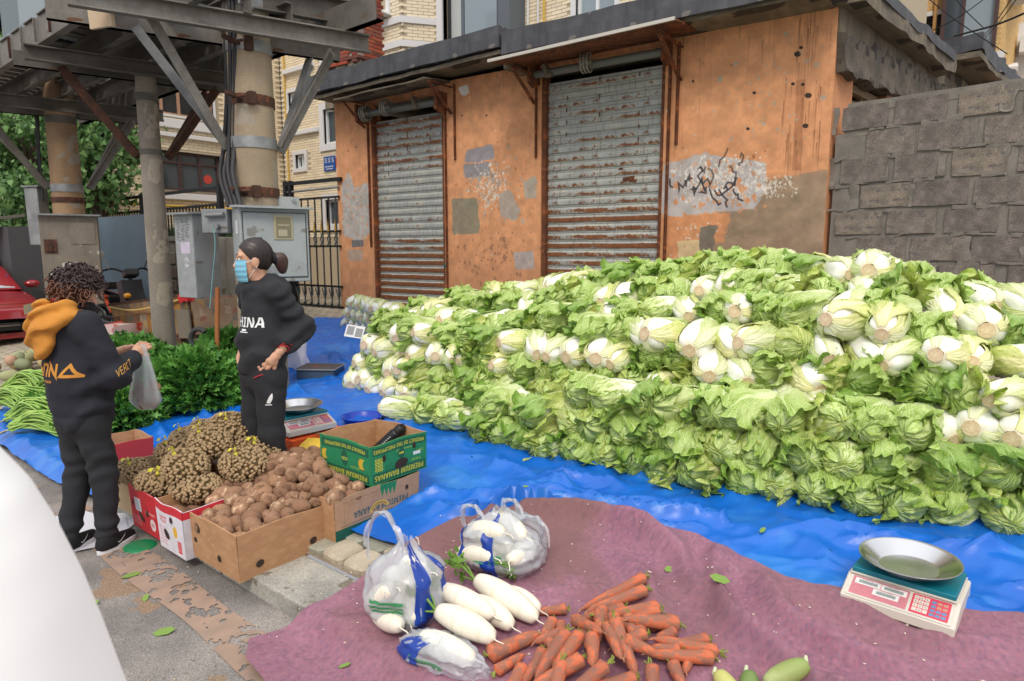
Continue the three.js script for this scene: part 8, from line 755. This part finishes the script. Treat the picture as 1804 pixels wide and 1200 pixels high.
  mesh('back_print', printOn(jf, [-0.01, 1.09, -0.1], [-1, 0, 0], [0, 1, 0], [0, 0, 1], 0.36, 0.135), ms, P); const sl = inkM(256, 96, [200, 150, 70], (g, w, h) => { g.lineWidth = 8; const L = (pts) => { g.beginPath(); pts.forEach((p, i) => (i ? g.lineTo : g.moveTo).call(g, p[0] * w, p[1] * h)); g.stroke(); }; L([[0.03, 0.2], [0.08, 0.8], [0.2, 0.2]]); L([[0.4, 0.2], [0.26, 0.2], [0.23, 0.8], [0.38, 0.8]]); L([[0.25, 0.5], [0.37, 0.5]]); L([[0.42, 0.84], [0.48, 0.2], [0.6, 0.2], [0.58, 0.5], [0.46, 0.5]]); L([[0.54, 0.5], [0.58, 0.84]]); L([[0.78, 0.24], [0.68, 0.22], [0.64, 0.78], [0.76, 0.78]]); L([[0.82, 0.16], [0.98, 0.16]]); L([[0.9, 0.16], [0.88, 0.82]]); });
  mesh('sleeve_print', printOn(jf, [-0.2, 1.085, 0.14], [0.45, 0.22, 0.85], [-0.1, 1, -0.2], [0.85, -0.1, 0.3], 0.17, 0.062, 18, 8), sl, P);
  shoe(P, -0.1, 0, 0.06, 0.25, true); shoe(P, 0.1, 0, -0.06, 0.35, true);
}
{ // bag hanging from the customer's arm
  const b = thing('plastic_bag', 'thin clear plastic bag with taro hanging from the curly-haired person\'s arm', 'plastic bag', [-1.45, 0.74, -0.03], 0.4); const S = (u, v) => { const th = u * 2 * PI, k = v < 0.12 ? lerp(0.55, 1, v / 0.12) : lerp(1, 0.2, pow((v - 0.12) / 0.88, 1.15)); return [0.105 * k * cos(th) * (1 + 0.08 * sin(th * 5 + v * 4)), 0.38 * v, 0.06 * k * sin(th) * (1 + 0.1 * sin(th * 7))]; }; mesh('film', grid(48, 20, S, true), filmM, b); const r = rng(41); for (let i = 0; i < 14; i++) { const o = mesh('taro', taroG[i % 6], taroM[i % 3], b, [0.14 * (r() - 0.5), 0.035 + 0.05 * floor(i / 6), 0.05 * (r() - 0.5)], [r() * 3, r() * 3, r() * 3]); o.scale.setScalar(0.72); } }
// --- the vendor in a face mask ---
{
  const P = thing('person', 'woman in black hoodie and light blue face mask, hand on hip, among the boxes', 'person', [-1.12, 0.09, -0.6], 0.02);
  const jk = join([cap([0, 0.84, 0], [0, 1.0, 0], 0.145, 0.138, 1.14, 0.86), cap([0, 1.0, 0], [0, 1.26, -0.01], 0.138, 0.122, 1.14, 0.9), cap([-0.135, 1.32, -0.02], [0.135, 1.32, -0.02], 0.062, 0.062), cap([0.15, 1.32, -0.02], [0.2, 1.1, -0.165], 0.07, 0.06), cap([0.2, 1.1, -0.165], [0.2, 1.02, -0.05], 0.062, 0.054), cap([-0.16, 1.32, -0.02], [-0.29, 1.1, -0.12], 0.07, 0.06), cap([-0.29, 1.1, -0.12], [-0.21, 1.0, 0.0], 0.06, 0.05), cap([-0.08, 1.38, -0.05], [0.08, 1.38, -0.05], 0.05), cap([-0.07, 1.38, -0.03], [0, 1.34, 0.07], 0.03), cap([0.07, 1.38, -0.03], [0, 1.34, 0.07], 0.03), elp([0, 1.33, -0.13], [0.12, 0.08, 0.05])], 0.045);
  const jf = wrinkle((x, y, z) => max(jk(x, y, z), 0.74 + 0.01 * sin(x * 12) - y) + 0.01 * ss(0.025, 0, abs(y - 0.8)), 0.006, (x, y, z) => 0.008 * sin(y * 40 - x * 14 + 4 * n3(x * 5, y * 4, z * 5)) * ss(1.25, 1.0, y) + 0.006 * sin(y * 60 + z * 40 + 3 * n3(x * 6, y * 6, z * 6)) * ss(0.15, 0.22, abs(x)));
  const tk = join([cap([0, 0.84, 0], [0, 0.8, 0], 0.135, 0.135, 1.1, 0.88), cap([-0.078, 0.8, 0], [-0.09, 0.45, 0.03], 0.098, 0.074), cap([-0.09, 0.45, 0.03], [-0.1, 0.08, -0.02], 0.074, 0.06), cap([0.078, 0.8, 0], [0.085, 0.45, 0.02], 0.098, 0.074), cap([0.085, 0.45, 0.02], [0.09, 0.08, -0.04], 0.074, 0.06)], 0.03), tf = wrinkle((x, y, z) => max(tk(x, y, z), 0.06 - y), 0.004, (x, y, z) => 0.005 * sin(y * 46 + x * 22 + 5 * n3(x * 5, y * 5, z * 5)) * (0.4 + ss(0.45, 0.2, y)));
  const hq = new THREE.Matrix4().makeRotationY(-0.5).setPosition(0, 1.505, 0.03), hf = headF(), hg = nets(hf, [-0.11, -0.22, -0.13], [0.11, 0.15, 0.14], 0.004).applyMatrix4(hq);
  const core = nets(join([cap([0, 0.82, 0], [0, 1.27, -0.01], 0.1, 0.09), cap([0, 1.27, -0.01], [0, 1.42, 0.0], 0.05, 0.046), cap([-0.13, 1.31, -0.02], [0.13, 1.31, -0.02], 0.045), cap([0.15, 1.31, -0.02], [0.2, 1.1, -0.165], 0.042, 0.036), cap([0.2, 1.1, -0.165], [0.18, 0.955, 0.01], 0.036, 0.026), cap([-0.16, 1.31, -0.02], [-0.29, 1.1, -0.12], 0.042, 0.036), cap([-0.29, 1.1, -0.12], [-0.18, 0.94, 0.03], 0.036, 0.026), cap([-0.078, 0.8, 0], [-0.09, 0.45, 0.03], 0.075, 0.05), cap([-0.09, 0.45, 0.03], [-0.1, 0.05, -0.02], 0.05, 0.038), cap([0.078, 0.8, 0], [0.085, 0.45, 0.02], 0.075, 0.05), cap([0.085, 0.45, 0.02], [0.09, 0.05, -0.04], 0.05, 0.038)], 0.04), [-0.38, 0, -0.26], [0.38, 1.46, 0.18], 0.014);
  mesh('body', merge([core, hg, handGeo(1, 0.5, [0.15, 0.915, 0.045], [-0.5, -0.55, 0.55], [0.75, 0.2, 0.4]), handGeo(-1, 0.5, [-0.155, 0.9, 0.06], [0.5, -0.6, 0.5], [-0.75, 0.2, 0.4])]), skinM, P);
  mesh('hoodie', nets(jf, [-0.4, 0.68, -0.28], [0.4, 1.46, 0.22], 0.0098), black, P); mesh('trousers', nets(tf, [-0.24, 0.03, -0.2], [0.24, 1.0, 0.2], 0.0105), trouser, P);
  const hd = part('face', P); hd.applyMatrix4(hq); eyes(hd);
  const mask = mesh('face_mask', grid(28, 16, (u, v) => { const th = (u - 0.5) * 2.55, y = lerp(-0.122, 0.0, v) + 0.012 * abs(u - 0.5) * (v - 0.4), k = sqrt(max(0.02, 1 - ((y + 0.055) / 0.115) ** 2)); const fold = 0.0025 * sin(v * 26); return [(0.072 * k + fold) * sin(th), y + 0.008 * cos(th) * (v - 0.5), 0.016 + (0.094 * k + fold - 0.012 * (1 - v)) * cos(th)]; }), M({ color: rgb(122, 186, 212), roughness: 0.8, side: THREE.DoubleSide }), P); mask.applyMatrix4(hq); for (const s of [-1, 1]) mesh('ear_loop', merge([tube([[s * 0.066, -0.012, 0.05], [s * 0.078, 0.0, 0.02], [s * 0.086, 0.016, -0.016]], 0.002, 8, 4), tube([[s * 0.06, -0.1, 0.03], [s * 0.076, -0.065, 0.008], [s * 0.086, -0.03, -0.02]], 0.002, 8, 4)]), pvc, mask);
  const hm = M({ map: dataTex(128, (u, v) => mixc([50, 38, 36], [26, 20, 20], F(u * 40, v * 3, 670, 3, 40))), roughness: 0.42 }); const hair = mesh('hair', nets((x, y, z) => { const d = elp([0, 0.03, -0.014], [0.083, 0.108, 0.104])(x, y, z) + 0.0015 * sin(x * 300 + z * 120); return max(d, (z - 0.014 - 0.78 * y) * 0.78); }, [-0.1, -0.14, -0.14], [0.1, 0.16, 0.12], 0.0045).applyMatrix4(hq), hm, P); mesh('ponytail', nets(wrinkle(join([elp([0, -0.005, -0.16], [0.036, 0.052, 0.042]), elp([0, -0.045, -0.165], [0.026, 0.04, 0.03]), cap([0, 0.02, -0.1], [0, 0.01, -0.15], 0.03)], 0.02), 0.004), [-0.06, -0.11, -0.23], [0.06, 0.07, -0.07], 0.005).applyMatrix4(hq), M({ color: rgb(66, 44, 40), roughness: 0.45 }), hair); mesh('hair_tie', xf(new THREE.TorusGeometry(0.03, 0.013, 8, 18), [0, 0.012, -0.122], [0.2, 0, 0]).applyMatrix4(hq), M({ color: rgb(24, 24, 28) }), hair); mesh('earring', xf(new THREE.SphereGeometry(0.005, 8, 6), [0.084, -0.042, -0.006]).applyMatrix4(hq), galvM, P);
  mesh('chest_print', printOn(jf, [0.015, 1.13, 0.1], [1, 0, 0], [0, 1, 0], [0, 0, -1], 0.26, 0.11), inkM(512, 200, [226, 228, 230], (g, w, h) => { g.font = 'bold 150px sans-serif'; g.textAlign = 'center'; g.fillText('CHINA', w / 2, h * 0.66, w * 0.94); g.fillRect(w * 0.42, h * 0.76, w * 0.16, h * 0.1); g.fillRect(w * 0.36, h * 0.9, w * 0.28, h * 0.05); }), P);
  mesh('thigh_print', printOn(tf, [0.1, 0.68, 0.05], [0.3, 0, -1], [0, 1, 0], [-1, 0, -0.3], 0.07, 0.09, 10, 10), inkM(128, 160, [226, 228, 230], (g, w, h) => { g.beginPath(); g.moveTo(w * 0.3, h * 0.75); g.quadraticCurveTo(w * 0.4, h * 0.3, w * 0.75, h * 0.08); g.quadraticCurveTo(w * 0.85, h * 0.45, w * 0.55, h * 0.78); g.fill(); g.fillRect(w * 0.2, h * 0.84, w * 0.5, h * 0.06); }), P);
  mesh('bracelet', merge([xf(new THREE.TorusGeometry(0.031, 0.004, 6, 20), [0.205, 0.985, -0.015], [0.9, 0.5, 0]), xf(new THREE.TorusGeometry(0.033, 0.003, 6, 20), [0.212, 0.995, -0.03], [0.9, 0.6, 0])]), M({ color: rgb(176, 40, 44) }), P); P.position.x -= 0.02; mesh('waist_cord', tube([[0.08, 0.81, 0.115], [0.12, 0.83, 0.09], [0.155, 0.84, 0.04]], 0.004, 10, 5), M({ color: rgb(176, 44, 54) }), P); shoe(P, -0.1, -0.02, 0.0, 0.1, false); shoe(P, 0.09, -0.02, -0.02, 0, false);
}
// --- two small figures far off behind the car ---
function farPerson(label, pos, ry, cl, trim, capCol) { const P = thing('person', label, 'person', pos, ry), A = (s) => [cap([s * 0.17, 1.36, 0], [s * 0.24, 1.1, 0.04], 0.065, 0.058), cap([s * 0.24, 1.1, 0.04], [s * 0.12, 1.12, 0.26], 0.056, 0.045)]; const hq = new THREE.Matrix4().makeTranslation(0, 1.53, 0.02); mesh('body', merge([nets(headF(), [-0.11, -0.22, -0.13], [0.11, 0.15, 0.14], 0.009).applyMatrix4(hq), nets(join([cap([0, 0.85, 0], [0, 1.35, 0], 0.1), cap([-0.24, 1.1, 0.04], [-0.1, 1.13, 0.3], 0.035), cap([0.24, 1.1, 0.04], [0.1, 1.13, 0.3], 0.035), cap([-0.09, 0.85, 0], [-0.1, 0.08, 0], 0.06), cap([0.09, 0.85, 0], [0.1, 0.08, 0], 0.06)], 0.03), [-0.35, 0, -0.2], [0.35, 1.5, 0.4], 0.02), handGeo(-1, 0.6, [-0.07, 1.14, 0.33], [0.3, 0.1, 0.9], [0, 1, 0]), handGeo(1, 0.6, [0.07, 1.14, 0.33], [-0.3, 0.1, 0.9], [0, 1, 0])]), skinM, P); mesh('jacket', nets(wrinkle((x, y, z) => max(join([cap([0, 0.86, 0], [0, 1.3, 0], 0.15, 0.14, 1.15, 0.85), cap([-0.14, 1.36, 0], [0.14, 1.36, 0], 0.07), ...A(1), ...A(-1)], 0.05)(x, y, z), 0.78 - y), 0.006), [-0.4, 0.7, -0.3], [0.4, 1.5, 0.4], 0.018), cl, P); mesh('trousers', nets(join([cap([0, 0.88, 0], [0, 0.8, 0], 0.14, 0.14, 1.1, 0.85), cap([-0.085, 0.8, 0], [-0.1, 0.08, 0], 0.1, 0.065), cap([0.085, 0.8, 0], [0.1, 0.08, 0], 0.1, 0.065)], 0.03), [-0.3, 0, -0.2], [0.3, 1.1, 0.2], 0.02), clothM([34, 40, 58], 680), P); mesh(capCol ? 'cap' : 'hair', ell(0.088, capCol ? 0.07 : 0.08, 0.1, [0, 1.585, -0.0]), M({ color: capCol || rgb(28, 24, 24) }), P); for (const s of [-1, 1]) { mesh('sleeve_stripe', tube([[s * 0.2, 1.4, 0], [s * 0.3, 1.12, 0.05], [s * 0.2, 1.12, 0.18]], 0.012, 12, 5), trim, P); mesh('shoe', ell(0.05, 0.04, 0.13, [s * 0.1, 0.04, 0.05]), M({ color: rgb(30, 30, 32) }), P); } return P; }
farPerson('distant person in dark green coat and grey cap beside the van', [-14.6, 0.2, -2.75], 0.4, clothM([44, 58, 46], 682), M({ color: rgb(180, 50, 40) }), rgb(140, 128, 126)); farPerson('distant person in black jacket with white sleeve stripes beside the van', [-13.9, 0.25, -2.95], -1.9, clothM([24, 24, 28], 684), M({ color: rgb(220, 220, 224) }), null);

renderer.render(scene, camera);
